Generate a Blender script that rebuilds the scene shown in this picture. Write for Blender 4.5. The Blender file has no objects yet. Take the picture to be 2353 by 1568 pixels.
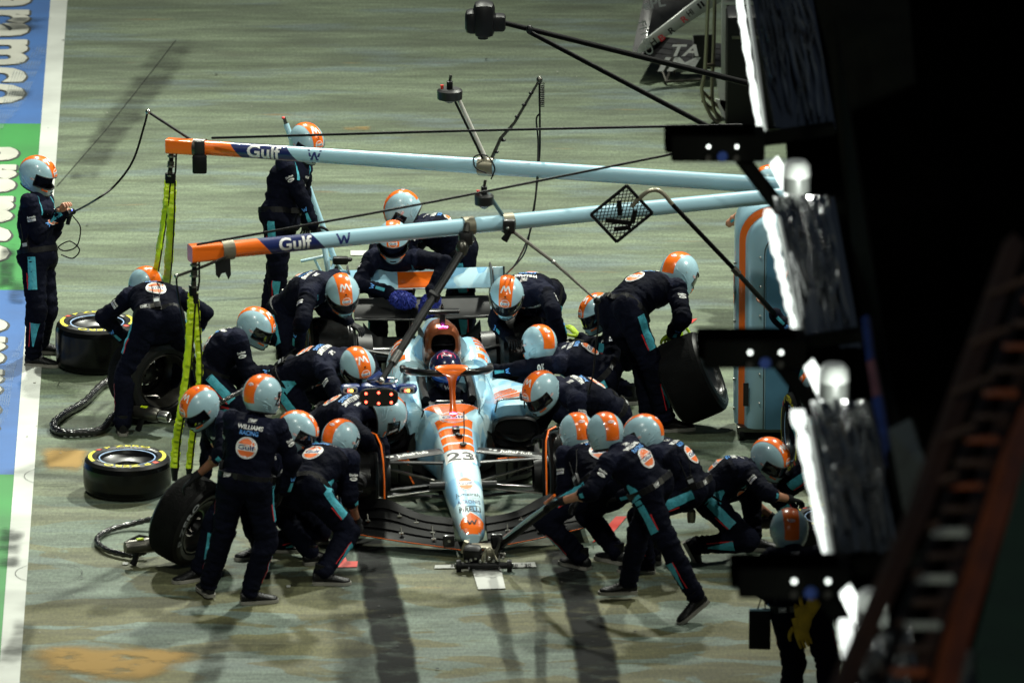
import bpy, bmesh, math, random
import numpy as np
from mathutils import Vector, Matrix, noise, Euler
from mathutils.bvhtree import BVHTree
random.seed(7)
V = Vector; R = math.radians
SC = bpy.context.scene; COL = SC.collection
# ------------------------------------------------------------------ camera, world, light
PITCH = R(15.5); DIST = 74.0; LENS = 300.0; FPX = LENS / 36 * 2352
cd = bpy.data.cameras.new('camera'); cam = bpy.data.objects.new('camera', cd); COL.objects.link(cam)
CAM = V((0, -DIST * math.cos(PITCH), DIST * math.sin(PITCH)))
cam.location = CAM; cam.rotation_euler = (R(90) - PITCH, 0, 0)
cd.lens = LENS; cd.sensor_width = 36; cd.clip_start = 0.5; cd.clip_end = 900
cd.dof.use_dof = True; cd.dof.focus_distance = 73.0; cd.dof.aperture_fstop = 2.8
SC.camera = cam
W = bpy.data.worlds.new('World'); SC.world = W; W.use_nodes = True
nt = W.node_tree; bgn = nt.nodes['Background']
sky = nt.nodes.new('ShaderNodeTexSky'); sky.sky_type = 'NISHITA'; sky.sun_disc = False
SUN_EL, SUN_AZ = 52.0, 38.0       # azimuth measured from +Y (away) towards +X (right)
sky.sun_elevation = R(SUN_EL); sky.sun_rotation = R(SUN_AZ)
nt.links.new(sky.outputs[0], bgn.inputs[0]); bgn.inputs[1].default_value = 0.004
# the circuit is floodlit: lamp heads on masts high above the lane, out of frame, plus one added fill lamp
def flood(off, power, aim, cone, blend=1.0, size=.8, col=(.975, 1, .875)):
    l = bpy.data.lights.new('floodlight', 'SPOT'); l.energy = power; l.spot_size = R(cone); l.spot_blend = blend; l.shadow_soft_size = size; l.color = col
    o = bpy.data.objects.new('floodlight', l); COL.objects.link(o); o.location = off
    o.rotation_euler = (V(off) - V(aim)).to_track_quat('Z', 'Y').to_euler(); return o
flood((13, 16, 33), 54000, (-4.5, -.5, 0), 35, size=1.0)       # mast beyond the garages, behind right
flood((-6, 24, 33), 38000, (-4.0, 3.5, 0), 46, size=1.0)       # mast far down the lane
flood((24, -6, 22), 15000, (-4.6, -2.0, 0), 34, size=.9)         # mast over the garages, right
flood((-8, -24, 36), 12500, (-3.2, -1.0, 0), 30, size=.8)        # mast on the camera side
flood((3, -58, 32), 12000, (-2.8, -2.5, 0), 17, size=.9)         # lamps on the grandstand behind the camera
flood((-16, -82, 34), 15000, (3.6, -36, 8), 20, size=.6)         # added fill lamp behind the camera, brightens the lattice gantry and canopy
vs = SC.view_settings; vs.view_transform = 'Standard'; vs.look = 'None'; vs.gamma = 1; vs.exposure = 0.74; vs.use_curve_mapping = False
SC.cycles.max_bounces = 5; SC.cycles.transparent_max_bounces = 12

# ------------------------------------------------------------------ picture-plane helpers (metres from the surveyed photo)
CF = V((0, math.cos(PITCH), -math.sin(PITCH))); CU = V((0, math.sin(PITCH), math.cos(PITCH))); CR = V((1, 0, 0))
def ray(x, y): return CF + CR * ((x - 1176) / FPX) + CU * ((784 - y) / FPX)
def G(x, y, z=0.0):
    d = ray(x, y); return CAM + d * ((z - CAM.z) / d.z)
def At(x, y, Y):
    d = ray(x, y); return CAM + d * ((Y - CAM.y) / d.y)

# ------------------------------------------------------------------ materials
MATS = {}
def mat(name, col, rough=.5, metal=0., var=.0, vs_=6., bump=0., bs=60., coat=0., emit=None, es=0., spec=.5, stretch=(1, 1, 1), grime=None):
    if name in MATS: return MATS[name]
    m = bpy.data.materials.new(name); m.use_nodes = True; t = m.node_tree; b = t.nodes['Principled BSDF']
    b.inputs['Base Color'].default_value = (*col, 1); b.inputs['Roughness'].default_value = rough
    b.inputs['Metallic'].default_value = metal; b.inputs['Coat Weight'].default_value = coat; b.inputs['Coat Roughness'].default_value = .06 if 'tyre' not in name else .1
    b.inputs['Specular IOR Level'].default_value = spec
    if emit: b.inputs['Emission Color'].default_value = (*emit, 1); b.inputs['Emission Strength'].default_value = es
    if var or bump:
        tc = t.nodes.new('ShaderNodeTexCoord'); mp = t.nodes.new('ShaderNodeMapping'); mp.inputs[3].default_value = stretch
        t.links.new(tc.outputs['Object'], mp.inputs[0])
    if var:
        n = t.nodes.new('ShaderNodeTexNoise'); n.inputs['Scale'].default_value = vs_; n.inputs['Detail'].default_value = 5
        t.links.new(mp.outputs[0], n.inputs['Vector'])
        r = t.nodes.new('ShaderNodeValToRGB'); r.color_ramp.elements[0].position = .3; r.color_ramp.elements[1].position = .72
        r.color_ramp.elements[0].color = (*[c * (1 - var) for c in (grime or col)], 1); r.color_ramp.elements[1].color = (*[min(1, c * (1 + var * .6)) for c in col], 1)
        t.links.new(n.outputs[0], r.inputs[0]); t.links.new(r.outputs[0], b.inputs['Base Color'])
        mr = t.nodes.new('ShaderNodeMapRange'); mr.inputs[3].default_value = max(.02, rough - .12 * min(1, var * 2)); mr.inputs[4].default_value = min(1, rough + .12 * min(1, var * 2))
        t.links.new(n.outputs[0], mr.inputs[0]); t.links.new(mr.outputs[0], b.inputs['Roughness'])
    if bump:
        n2 = t.nodes.new('ShaderNodeTexNoise'); n2.inputs['Scale'].default_value = bs; n2.inputs['Detail'].default_value = 3
        t.links.new(mp.outputs[0], n2.inputs['Vector'])
        bn = t.nodes.new('ShaderNodeBump'); bn.inputs['Strength'].default_value = bump; bn.inputs['Distance'].default_value = .02
        t.links.new(n2.outputs[0], bn.inputs['Height']); t.links.new(bn.outputs[0], b.inputs['Normal'])
    MATS[name] = m; return m

BLUE = (.36, .60, .70); ORANGE = (.92, .17, .015); NAVY = (.010, .018, .085); CYAN = (.03, .40, .50)
M_suit = mat('suit_cloth', (.0034, .0042, .0105), .8, var=.4, vs_=5, bump=1.0, bs=15, spec=.05)
M_suit2 = mat('suit_yoke_cloth', (.0075, .0092, .023), .8, var=.3, vs_=7, bump=.9, bs=22, spec=.08)
M_cyan = mat('cyan_cloth', (.045, .33, .42), .6, var=.25, vs_=30, bump=.4, bs=45)
M_red = mat('red_piping', (.55, .012, .02), .6, var=.1)
M_black = mat('black_rubber', (.008, .008, .008), .55, var=.2, bump=.15, bs=90)
M_glove = mat('black_glove', (.008, .008, .010), .6, var=.3, vs_=20, bump=.4, bs=60, spec=.2)
M_gloveY = mat('lime_glove', (.42, .60, .015), .65, var=.25, vs_=20, bump=.4, bs=60)
M_skin = mat('skin', (.43, .20, .12), .5, var=.18, vs_=14, bump=.1, bs=80)
M_skinD = mat('skin_brown', (.20, .085, .045), .5, var=.18, vs_=14, bump=.1, bs=80)
M_shoe = mat('shoe_leather', (.007, .007, .008), .42, var=.3, vs_=18, bump=.3, bs=50, spec=.25)
M_sole = mat('shoe_sole', (.24, .23, .20), .6, var=.2, vs_=20)
M_hblue = mat('helmet_blue', (.35, .53, .60), .27, var=.06, vs_=9, coat=.25)
M_horange = mat('helmet_orange', (.93, .165, .012), .26, var=.06, vs_=9, coat=.3)
M_visor = mat('dark_visor', (.008, .008, .012), .08, coat=.6)
M_white = mat('white_print', (.80, .80, .78), .5, var=.05)
M_ltblue = mat('sky_print', (.08, .30, .75), .5, var=.05)
M_orangep = mat('orange_print', (.85, .17, .03), .5, var=.06)
M_navyp = mat('navy_print', (.012, .022, .15), .5, var=.06)
M_redp = mat('red_print', (.55, .015, .03), .5)
M_wing = mat('matt_wing_carbon', (.0018, .0018, .0020), .45, var=.4, vs_=6, spec=.05)
M_blackp = mat('black_print', (.005, .005, .006), .45, spec=.22)
M_greyp = mat('grey_print', (.35, .37, .38), .45)
M_belt = mat('belt_webbing', (.004, .004, .005), .5, bump=.2, bs=120, spec=.2)
M_carb = mat('carbon_fibre', (.0055, .0055, .006), .33, var=.4, vs_=8, coat=.22, bump=.05, bs=200)
M_carbS = mat('satin_carbon', (.010, .010, .0105), .42, var=.35, vs_=5, coat=.1)
M_carblue = None
M_caror = mat('car_orange', (.95, .17, .012), .25, var=.08, vs_=3, coat=.6)
M_copper = mat('copper_lacquer', (.30, .085, .03), .3, metal=.55, var=.25, vs_=5, coat=.5)
M_metal = mat('brushed_steel', (.5, .5, .47), .32, metal=1, var=.25, vs_=12)
M_dmetal = mat('dark_steel', (.12, .115, .10), .38, metal=.9, var=.3, vs_=14)
M_tan = mat('tan_alloy', (.27, .25, .185), .4, metal=.6, var=.2, vs_=12)
M_lime = mat('lime_sleeve', (.64, .84, .015), .42, var=.18, vs_=16, bump=1., bs=14, stretch=(1, 1, .6))
M_armblue = mat('gantry_blue', (.37, .60, .71), .3, var=.06, vs_=2, coat=.45)
M_armor = mat('gantry_orange', (.93, .17, .012), .3, var=.08, vs_=2, coat=.45)
M_armnavy = mat('gantry_navy', (.012, .022, .115), .3, var=.08, vs_=2, coat=.45)
M_navyplastic = mat('navy_plastic', (.012, .035, .17), .35, var=.1, coat=.2)
M_ledr = mat('red_led', (.9, .02, .01), .3, emit=(1, .06, .03), es=7)
M_ledy = mat('amber_led', (.9, .5, .01), .3, emit=(1, .55, .05), es=5)
M_ledp = mat('pink_led', (.9, .1, .6), .3, emit=(1, .12, .75), es=9)
M_tyre = mat('tyre_tread', (.0025, .0025, .0025), .22, var=.3, vs_=4, coat=.05, spec=.2, bump=.06, bs=120)
M_tyreW = mat('worn_tyre', (.006, .006, .006), .75, var=.4, vs_=9, bump=.35, bs=50, spec=.06)
M_side = mat('tyre_sidewall', (.007, .007, .007), .4, var=.3, vs_=9, spec=.3)
M_tyY = mat('tyre_yellow', (.75, .66, .03), .5, var=.12, vs_=20)
M_tyR = mat('tyre_red', (.55, .04, .015), .5, var=.15, vs_=20)
M_ringb = mat('rim_ring_blue', (.30, .45, .70), .4)
M_yglove = mat('yellow_leather', (.62, .40, .02), .6, var=.25, vs_=14, bump=.5, bs=40)
M_mitt = mat('blue_microfibre', (.010, .022, .22), .8, var=.3, vs_=40)

# ------------------------------------------------------------------ mesh helpers
class MB:
    def __init__(s): s.v = []; s.f = []; s.m = []; s.mats = []
    def mi(s, m):
        if m not in s.mats: s.mats.append(m)
        return s.mats.index(m)
    def add(s, vs, fs, m):
        k = len(s.v); i = s.mi(m); s.v += [tuple(v) for v in vs]
        s.f += [tuple(k + a for a in f) for f in fs]; s.m += [i] * len(fs)
    def box(s, c, d, m, M=None, bev=0.0):
        x, y, z = [a / 2 for a in d]; vs = [V((sx * x, sy * y, sz * z)) for sz in (-1, 1) for sy in (-1, 1) for sx in (-1, 1)]
        if bev > 0:
            b = min(bev, x * .9, y * .9, z * .9); vs = []; idx = {}
            bm = bmesh.new(); bmesh.ops.create_cube(bm, size=1)
            for v in bm.verts: v.co = V((v.co.x * 2 * x, v.co.y * 2 * y, v.co.z * 2 * z))
            bmesh.ops.bevel(bm, geom=list(bm.edges), offset=b, segments=2, affect='EDGES', profile=.5)
            bm.verts.index_update(); vs = [v.co.copy() for v in bm.verts]; fs = [tuple(v.index for v in f.verts) for f in bm.faces]; bm.free()
        else: fs = [(0, 2, 3, 1), (4, 5, 7, 6), (0, 1, 5, 4), (2, 6, 7, 3), (0, 4, 6, 2), (1, 3, 7, 5)]
        c = V(c); s.add([(M @ v if M else v) + c for v in vs], fs, m)
    def loft(s, rings, m, cap=True, closed=True):
        n = len(rings[0]); vs = [p for r in rings for p in r]; fs = []
        for i in range(len(rings) - 1):
            for j in range(n if closed else n - 1):
                a = i * n + j; b = i * n + (j + 1) % n; fs.append((a, b, b + n, a + n))
        if cap: fs.append(tuple(reversed(range(n)))); fs.append(tuple((len(rings) - 1) * n + j for j in range(n)))
        s.add(vs, fs, m)
    def tube(s, path, r, m, n=8, flat=1.0, up=None, cap=True):
        path = [V(p) for p in path]; rings = []; L = len(path)
        rs = r if isinstance(r, (list, tuple)) else [r] * L
        N = None
        for i, p in enumerate(path):
            t = (path[min(i + 1, L - 1)] - path[max(i - 1, 0)])
            if t.length < 1e-9: t = V((0, 0, 1))
            t.normalize()
            if N is None:
                a = V(up) if up else (V((0, 0, 1)) if abs(t.z) < .9 else V((1, 0, 0)))
                N = (a - t * a.dot(t)).normalized()
            else: N = (N - t * N.dot(t)).normalized()
            B = t.cross(N)
            rings.append([p + (N * math.cos(k * 2 * math.pi / n) * rs[i] * flat + B * math.sin(k * 2 * math.pi / n) * rs[i]) for k in range(n)])
        s.loft(rings, m, cap)
    def ell(s, c, r, m, M=None, nu=12, nv=8):
        c = V(c); rings = []
        for i in range(nv + 1):
            t = math.pi * i / nv; t = max(.02, min(math.pi - .02, t))
            ring = []
            for j in range(nu):
                a = 2 * math.pi * j / nu; q = V((r[0] * math.sin(t) * math.cos(a), r[1] * math.sin(t) * math.sin(a), -r[2] * math.cos(t)))
                ring.append(c + (M @ q if M else q))
            rings.append(ring)
        s.loft(rings, m, True)
    def lathe(s, prof, m, c=(0, 0, 0), M=None, n=32, close=False):   # profile (radius, height); m may be a list, one per segment
        c = V(c); rings = []
        for (r, h) in prof:
            rings.append([c + ((M @ V((r * math.cos(2 * math.pi * k / n), r * math.sin(2 * math.pi * k / n), h))) if M else V((r * math.cos(2 * math.pi * k / n), r * math.sin(2 * math.pi * k / n), h))) for k in range(n)])
        if isinstance(m, list):
            for i in range(len(rings) - 1): s.loft(rings[i:i + 2], m[i], False)
        else: s.loft(rings, m, False)
    def sheet(s, fn, nu, nv, th, m):      # fn(u,v)->(point, normal) ; a curved plate with thickness
        top = []; bot = []
        for i in range(nu + 1):
            for j in range(nv + 1):
                p, n = fn(i / nu, j / nv); p = V(p); n = V(n).normalized(); top.append(p + n * th / 2); bot.append(p - n * th / 2)
        k = len(top); fs = []; w = nv + 1
        for i in range(nu):
            for j in range(nv):
                a = i * w + j; fs.append((a, a + w, a + w + 1, a + 1)); fs.append((k + a, k + a + 1, k + a + w + 1, k + a + w))
        for i in range(nu):
            a = i * w; fs.append((a, k + a, k + a + w, a + w)); a = i * w + nv; fs.append((a, a + w, k + a + w, k + a))
        for j in range(nv):
            fs.append((j, j + 1, k + j + 1, k + j)); a = nu * w + j; fs.append((a, k + a, k + a + 1, a + 1))
        s.add(top + bot, fs, m)
    def prism(s, pts, thick, m, M=None, c=(0, 0, 0)):   # 2-D outline (x,y) extruded along z
        n = len(pts); c = V(c); vs = [V((x, y, 0)) for x, y in pts] + [V((x, y, thick)) for x, y in pts]
        fs = [tuple(reversed(range(n))), tuple(range(n, 2 * n))] + [(i, (i + 1) % n, n + (i + 1) % n, n + i) for i in range(n)]
        s.add([(M @ v if M else v) + c for v in vs], fs, m)
    def build(s, name, parent=None, smooth=35, fixn=True):
        me = bpy.data.meshes.new(name); me.from_pydata(s.v, [], s.f)
        for m in s.mats: me.materials.append(m)
        me.polygons.foreach_set('material_index', s.m)
        if fixn:
            bm = bmesh.new(); bm.from_mesh(me); bmesh.ops.recalc_face_normals(bm, faces=bm.faces); bm.to_mesh(me); bm.free()
        if smooth:
            me.shade_smooth(); me.set_sharp_from_angle(angle=R(smooth))
        return link(name, me, parent)
def link(name, me, parent=None, loc=None):
    o = bpy.data.objects.new(name, me); COL.objects.link(o)
    if parent: o.parent = parent
    if loc is not None: o.location = loc
    return o
def thing(name, label, cat, loc=(0, 0, 0), rz=0, group=None):
    o = bpy.data.objects.new(name, None); COL.objects.link(o); o.location = loc; o.rotation_euler = (0, 0, rz); o.empty_display_size = .1
    return tag(o, label, cat, group)
def tag(o, label, cat, group=None):
    o['label'] = label; o['category'] = cat
    if group: o['group'] = group
    return o
def struct(o, label=None):
    o['kind'] = 'structure'
    if label: o['label'] = label
    return o
def copytree(o, parent=None):
    c = o.copy(); COL.objects.link(c); c.parent = parent
    for ch in o.children: copytree(ch, c)
    return c
def frame(x, y, z): return Matrix((x, y, z)).transposed()
def look(fwd, upv=(0, 0, 1)):   # columns: right, forward, up
    f = V(fwd).normalized(); r = f.cross(V(upv)).normalized(); u = r.cross(f); return frame(r, f, u)

# ------------------------------------------------------------------ flat print: lettering and badges as thin geometry laid on a surface
TXT = {}
FONT_B = None
def text2d(s, bold=.0, space=1.0):
    """triangulated lettering, origin at its centre, cap height 1"""
    key = (s, bold, space)
    if key in TXT: return TXT[key]
    cu = bpy.data.curves.new('lettering', 'FONT'); cu.body = s; cu.size = 1; cu.offset = min(bold, .024); cu.space_character = space; cu.resolution_u = 3
    o = bpy.data.objects.new('lettering', cu); COL.objects.link(o)
    dg = bpy.context.evaluated_depsgraph_get(); me = bpy.data.meshes.new_from_object(o.evaluated_get(dg))
    bm = bmesh.new(); bm.from_mesh(me)
    for it in range(4):
        bmesh.ops.triangulate(bm, faces=bm.faces); es = [e for e in bm.edges if e.calc_length() > .16]
        if not es: break
        bmesh.ops.subdivide_edges(bm, edges=es, cuts=1)
    bmesh.ops.triangulate(bm, faces=bm.faces); bm.to_mesh(me); bm.free()
    vs = np.array([v.co[:2] for v in me.vertices]); fs = [tuple(p.vertices) for p in me.polygons]
    bpy.data.objects.remove(o); bpy.data.meshes.remove(me)
    lo = vs.min(0); hi = vs.max(0); h = .69 if any(c.isupper() or c.isdigit() for c in s) else hi[1] - lo[1]
    base = 0 if any(c.isupper() or c.isdigit() for c in s) else lo[1]
    vs = (vs - np.array([(lo[0] + hi[0]) / 2, base + h / 2])) / h
    TXT[key] = (vs, fs, (hi[0] - lo[0]) / h); return TXT[key]
def t_text(s, h, w=None, at=(0, 0), bold=.015, rot=0, space=1.0, shear=0):
    vs, fs, asp = text2d(s, bold, space); sx = h if w is None else w / asp
    c, q = math.cos(rot), math.sin(rot); out = []
    for x, y in vs:
        X, Y = (x + shear * y) * sx, y * h; out.append((at[0] + X * c - Y * q, at[1] + X * q + Y * c))
    return out, fs
def t_disc(rx, ry=None, at=(0, 0), nr=4, na=24, r0=0):
    ry = ry or rx; vs = []; fs = []
    for i in range(nr + 1):
        t = r0 + (1 - r0) * i / nr
        for k in range(na): a = 2 * math.pi * k / na; vs.append((at[0] + rx * t * math.cos(a), at[1] + ry * t * math.sin(a)))
    for i in range(nr):
        for k in range(na): a = i * na + k; b = i * na + (k + 1) % na; fs.append((a, b, b + na, a + na))
    return vs, fs
def t_rect(x0, y0, x1, y1, nx=6, ny=4):
    vs = [(x0 + (x1 - x0) * i / nx, y0 + (y1 - y0) * j / ny) for i in range(nx + 1) for j in range(ny + 1)]
    fs = [(i * (ny + 1) + j, (i + 1) * (ny + 1) + j, (i + 1) * (ny + 1) + j + 1, i * (ny + 1) + j + 1) for i in range(nx) for j in range(ny)]
    return vs, fs
def t_quad(a, b, c, d, nx=6, ny=4):   # a,b bottom ; d,c top
    vs = []
    for i in range(nx + 1):
        for j in range(ny + 1):
            u, v = i / nx, j / ny
            vs.append(tuple((a[k] * (1 - u) + b[k] * u) * (1 - v) + (d[k] * (1 - u) + c[k] * u) * v for k in (0, 1)))
    fs = [(i * (ny + 1) + j, (i + 1) * (ny + 1) + j, (i + 1) * (ny + 1) + j + 1, i * (ny + 1) + j + 1) for i in range(nx) for j in range(ny)]
    return vs, fs
def t_w(h, at=(0, 0)):   # the team's W mark: two slanted strokes and two short ones
    S = []
    w = h * .21
    for (x0, y0, x1, y1) in ((-.62, .5, -.28, -.5), (-.28, -.5, -.02, .2), (.0, .3, .30, -.5), (.30, -.5, .62, .5)):
        S.append(t_quad((at[0] + x1 * h - w / 2, at[1] + y1 * h), (at[0] + x1 * h + w / 2, at[1] + y1 * h), (at[0] + x0 * h + w / 2, at[1] + y0 * h), (at[0] + x0 * h - w / 2, at[1] + y0 * h), 1, 2))
    vs = []; fs = []
    for a, b in S: k = len(vs); vs += a; fs += [tuple(k + i for i in f) for f in b]
    return vs, fs
def roundel(r, word='Gulf', rim=True):
    L = []
    if rim: L += [(t_disc(r * 1.12, r * 1.1), M_white, 0), (t_disc(r * 1.02), M_navyp, 1), (t_disc(r * .985), M_white, 2)]
    else: L += [(t_disc(r * 1.05), M_white, 0)]
    L += [(t_disc(r * .93), M_orangep, 3), (t_rect(-r * 1.06, -r * .3, r * 1.06, r * .36, 8, 3), M_white, 4), (t_text(word, r * .42, r * 1.75, (0, r * .02), .05), M_navyp, 5)]
    return L
def bell(w): return [(t_disc(w / 2, w * .26), M_redp, 0), (t_disc(w / 2 * .94, w * .26 * .88), M_white, 1), (t_text('BELL', w * .2, w * .7, (0, 0), .04), M_redp, 2)]
def decal(name, layers, org, xd, yd, bvh=None, parent=None, off=.003, step=.0006, depth=.25, maxdev=None):
    """lay flat layers on a surface: every point is cast along the patch's normal on to the surface below"""
    org = V(org); xd = V(xd).normalized(); yd = V(yd); yd = (yd - xd * yd.dot(xd)).normalized(); nd = xd.cross(yd)
    mb = MB(); med = None
    if maxdev:
        hh = [bvh.ray_cast(org + xd * a_ + nd * depth, -nd, depth * 2.2)[0] for a_ in (-.02, 0, .02)]; hh = sorted([(q_ - org).dot(nd) for q_ in hh if q_ is not None]); med = hh[0] if hh else None
    for (vs, fs), m, k in layers:
        pts = []; ok = []
        for x, y in vs:
            p = org + xd * x + yd * y; h = None
            if bvh:
                for jx, jy in ((0, 0), (.0004, .0003), (-.0005, .0006), (.0012, -.001)):
                    h = bvh.ray_cast(p + xd * jx + yd * jy + nd * depth, -nd, depth * 2.2)
                    if h[0] is not None: break
            if h and h[0] is not None and h[1].dot(nd) > .12 and (med is None or abs((h[0] - org).dot(nd) - med) < maxdev): pts.append(h[0] + h[1] * .0 + nd * (off + k * step)); ok.append(True)
            else: pts.append(p + nd * (off + k * step)); ok.append(bvh is None)
        fs2 = [f for f in fs if all(ok[i] for i in f)]
        if fs2: mb.add(pts, fs2, m)
    if not mb.f: return None
    return mb.build(name, parent, smooth=0, fixn=False)
def bvh_of(o): 
    me = o.data; return BVHTree.FromPolygons([v.co.copy() for v in me.vertices], [tuple(p.vertices) for p in me.polygons])
# ------------------------------------------------------------------ tyres and wheels
def tyre_template(width, worn=False, marks=True):
    """wheel lying on its back in local space: axis = z, outer face up"""
    hw = width / 2; prof = [(.235, hw - .03), (.25, hw - .012), (.285, hw - .004), (.325, hw - .012), (.348, hw - .035), (.358, hw - .075), (.36, 0), (.358, -hw + .075), (.348, -hw + .035), (.325, -hw + .012), (.285, -hw + .004), (.25, -hw + .012), (.235, -hw + .03)]
    mt = M_tyreW if worn else M_tyre
    b = MB(); b.lathe(prof, [M_side] * 4 + [mt] * 4 + [M_side] * 4, n=72)
    root = bpy.data.objects.new('tyre', None); COL.objects.link(root)
    ty = b.build('tyre_carcass', root, smooth=50)
    b = MB(); z = hw - .03
    b.lathe([(.236, z), (.228, z + .012), (.221, z + .008), (.213, z - .018), (.16, z - .05), (.118, z - .055)], M_carb, n=48)
    b.lathe([(.236, -z), (.228, -z - .012), (.20, -z + .05), (.19, z - .05)], M_dmetal, n=40)
    b.lathe([(.105, z - .055), (.085, z - .13), (.055, z - .15), (.001, z - .15)], M_carb, n=32)
    rim = b.build('rim', root, smooth=40)
    b = MB(); b.lathe([(.232, z + .004), (.232, z + .0135), (.223, z + .0125), (.223, z + .004)], M_ringb if not worn else M_dmetal, n=48); b.build('rim_ring', root)
    b = MB()
    for k in range(5):
        a = k * 2 * math.pi / 5; b.tube([(.06 * math.cos(a), .06 * math.sin(a), z - .15), (.105 * math.cos(a), .105 * math.sin(a), z - .075)], .013, M_dmetal, n=6)
    b.lathe([(.001, z - .10), (.034, z - .10), (.038, z - .11), (.038, z - .15)], M_metal if not worn else M_dmetal, n=12)
    b.build('hub_nut', root)
    # sidewall print
    b = MB()
    def polar(pts, fs, m, r0, a0, k=0, zz=None):
        vs = []
        for x, y in pts:
            r = r0 + y; a = a0 - x / r0
            zt = hw - .004 + .0012 + k * .0004 - (max(0, r - .295) ** 2) * 6 - (max(0, .275 - r) ** 2) * 9
            vs.append((r * math.cos(a), r * math.sin(a), zt))
        b.add(vs, fs, m)
    for a in (-.5 * math.pi, .5 * math.pi):
        t = text2d('P ZERO', .03, 1.1); vs, fs = t_text('P ZERO', .046, .40, (0, -.004), .024, space=1.1)
        polar(vs, fs, M_tyY if marks else M_greyp, .298, a)
        if marks:
            vs, fs = t_rect(-.15, -.015, .15, .015, 24, 1); polar(vs, fs, M_tyY, .303, a + 1.55)
            vs, fs = t_rect(-.022, -.022, .022, .022, 4, 1); polar(vs, fs, M_tyR, .300, a + .88)
            vs, fs = t_text('PIRELLI', .018, .12, (0, 0), .03); polar(vs, fs, M_white, .262, a + 2.2)
    b.build('sidewall_lettering', root, smooth=0, fixn=False)
    return root
TT = {}
def tyre(width, name, label, loc, rot, worn=False, marks=True, group=None, spin=0):
    key = (width, worn, marks)
    if key not in TT: TT[key] = tyre_template(*key); o = TT[key]
    else: o = copytree(TT[key])
    o.name = name; o.location = loc
    o.rotation_mode = 'QUATERNION'; o.rotation_quaternion = (rot @ Matrix.Rotation(spin, 3, 'Z')).to_quaternion()
    return tag(o, label, 'tyre', group)

# ------------------------------------------------------------------ the racing car
A0 = G(1060, 1094, .36); B0 = G(980, 823, .36)
PSI = math.atan2(B0.x - A0.x, B0.y - A0.y)
CARM = Matrix.Translation((A0.x, A0.y, 0)) @ Matrix.Rotation(-PSI, 4, 'Z')
def car_pt(x, y, z): return CARM @ V((x, y, z))
def paint_blue():
    m = bpy.data.materials.new('car_blue_facets'); m.use_nodes = True; t = m.node_tree; b = t.nodes['Principled BSDF']
    tc = t.nodes.new('ShaderNodeTexCoord'); mp = t.nodes.new('ShaderNodeMapping'); mp.inputs[3].default_value = (2.2, 1.3, 1.8); mp.inputs[2].default_value = (0, .4, .7)
    v = t.nodes.new('ShaderNodeTexVoronoi'); v.inputs['Scale'].default_value = 2.6; v.distance = 'MANHATTAN'
    t.links.new(tc.outputs['Object'], mp.inputs[0]); t.links.new(mp.outputs[0], v.inputs['Vector'])
    sp = t.nodes.new('ShaderNodeSeparateColor'); t.links.new(v.outputs['Color'], sp.inputs[0])
    r = t.nodes.new('ShaderNodeValToRGB'); e = r.color_ramp.elements
    e[0].position = 0; e[0].color = (.24, .52, .78, 1); e[1].position = 1; e[1].color = (.62, .82, .88, 1)
    q = e.new(.35); q.color = (.36, .66, .84, 1); q = e.new(.7); q.color = (.52, .76, .85, 1)
    t.links.new(sp.outputs[0], r.inputs[0]); t.links.new(r.outputs[0], b.inputs['Base Color'])
    b.inputs['Roughness'].default_value = .3; b.inputs['Coat Weight'].default_value = .5; b.inputs['Coat Roughness'].default_value = .08
    return m
M_carblue = paint_blue()
car = thing('race_car', 'pale blue and orange open wheel racing car numbered 23 being serviced in the pit lane', 'racing car')
car.matrix_world = CARM
def rrect(w, zt, zb, n=28, e=3.2, cx=0, tap=1.0, y=0):
    """rounded section; tap narrows the top"""
    out = []
    for k in range(n):
        a = 2 * math.pi * k / n; c, s_ = math.cos(a), math.sin(a)
        x = math.copysign(abs(c) ** (2 / e), c); z = math.copysign(abs(s_) ** (2 / e), s_)
        f = 1 + (tap - 1) * (z * .5 + .5)
        out.append(V((cx + x * w * f, y, (zt + zb) / 2 + z * (zt - zb) / 2)))
    return out
def lerp_st(st, y):
    for i in range(len(st) - 1):
        a, b = st[i], st[i + 1]
        if y <= b[0]:
            t = (y - a[0]) / (b[0] - a[0]); t = max(0, t); t2 = t * t * (3 - 2 * t) if len(st) < 4 else t
            return [p * (1 - t2) + q * t2 for p, q in zip(a, b)]
    return list(st[-1])
# nose and chassis: y, half width, top, bottom, taper
NS_ = [(-1.09, .055, .20, .13, .9), (-1.06, .085, .235, .125, .9), (-1.0, .103, .27, .125, .86), (-.8, .112, .335, .14, .86), (-.5, .125, .40, .16, .84), (-.2, .145, .455, .17, .82), (.08, .185, .51, .17, .78), (.35, .225, .555, .16, .74), (.62, .275, .595, .14, .72), (.85, .36, .635, .12, .76), (1.0, .40, .665, .12, .80), (1.06, .40, .67, .12, .8)]
NS = [(-1.09, .055, .20, .13, .95), (-1.06, .088, .235, .125, .95), (-1.0, .106, .27, .125, .93), (-.8, .125, .335, .14, .92), (-.5, .145, .40, .16, .90), (-.2, .158, .455, .17, .90), (.08, .165, .51, .17, .90), (.35, .178, .555, .16, .88), (.62, .20, .595, .14, .86), (.85, .255, .635, .12, .86), (1.0, .31, .665, .12, .88), (1.06, .32, .67, .12, .88)]
b = MB(); N = 44; rings = []
for i in range(N + 1):
    y = -1.09 + (1.06 + 1.09) * i / N; w, zt, zb, tp = lerp_st(NS, y)[1:]
    rings.append(rrect(w, zt, zb, 32, 3.4, 0, tp, y))
b.loft(rings, M_carblue)
nose = b.build('nose_and_chassis', car, smooth=40)
NB = bvh_of(nose)
DN = V((0, 0, 1))
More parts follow.
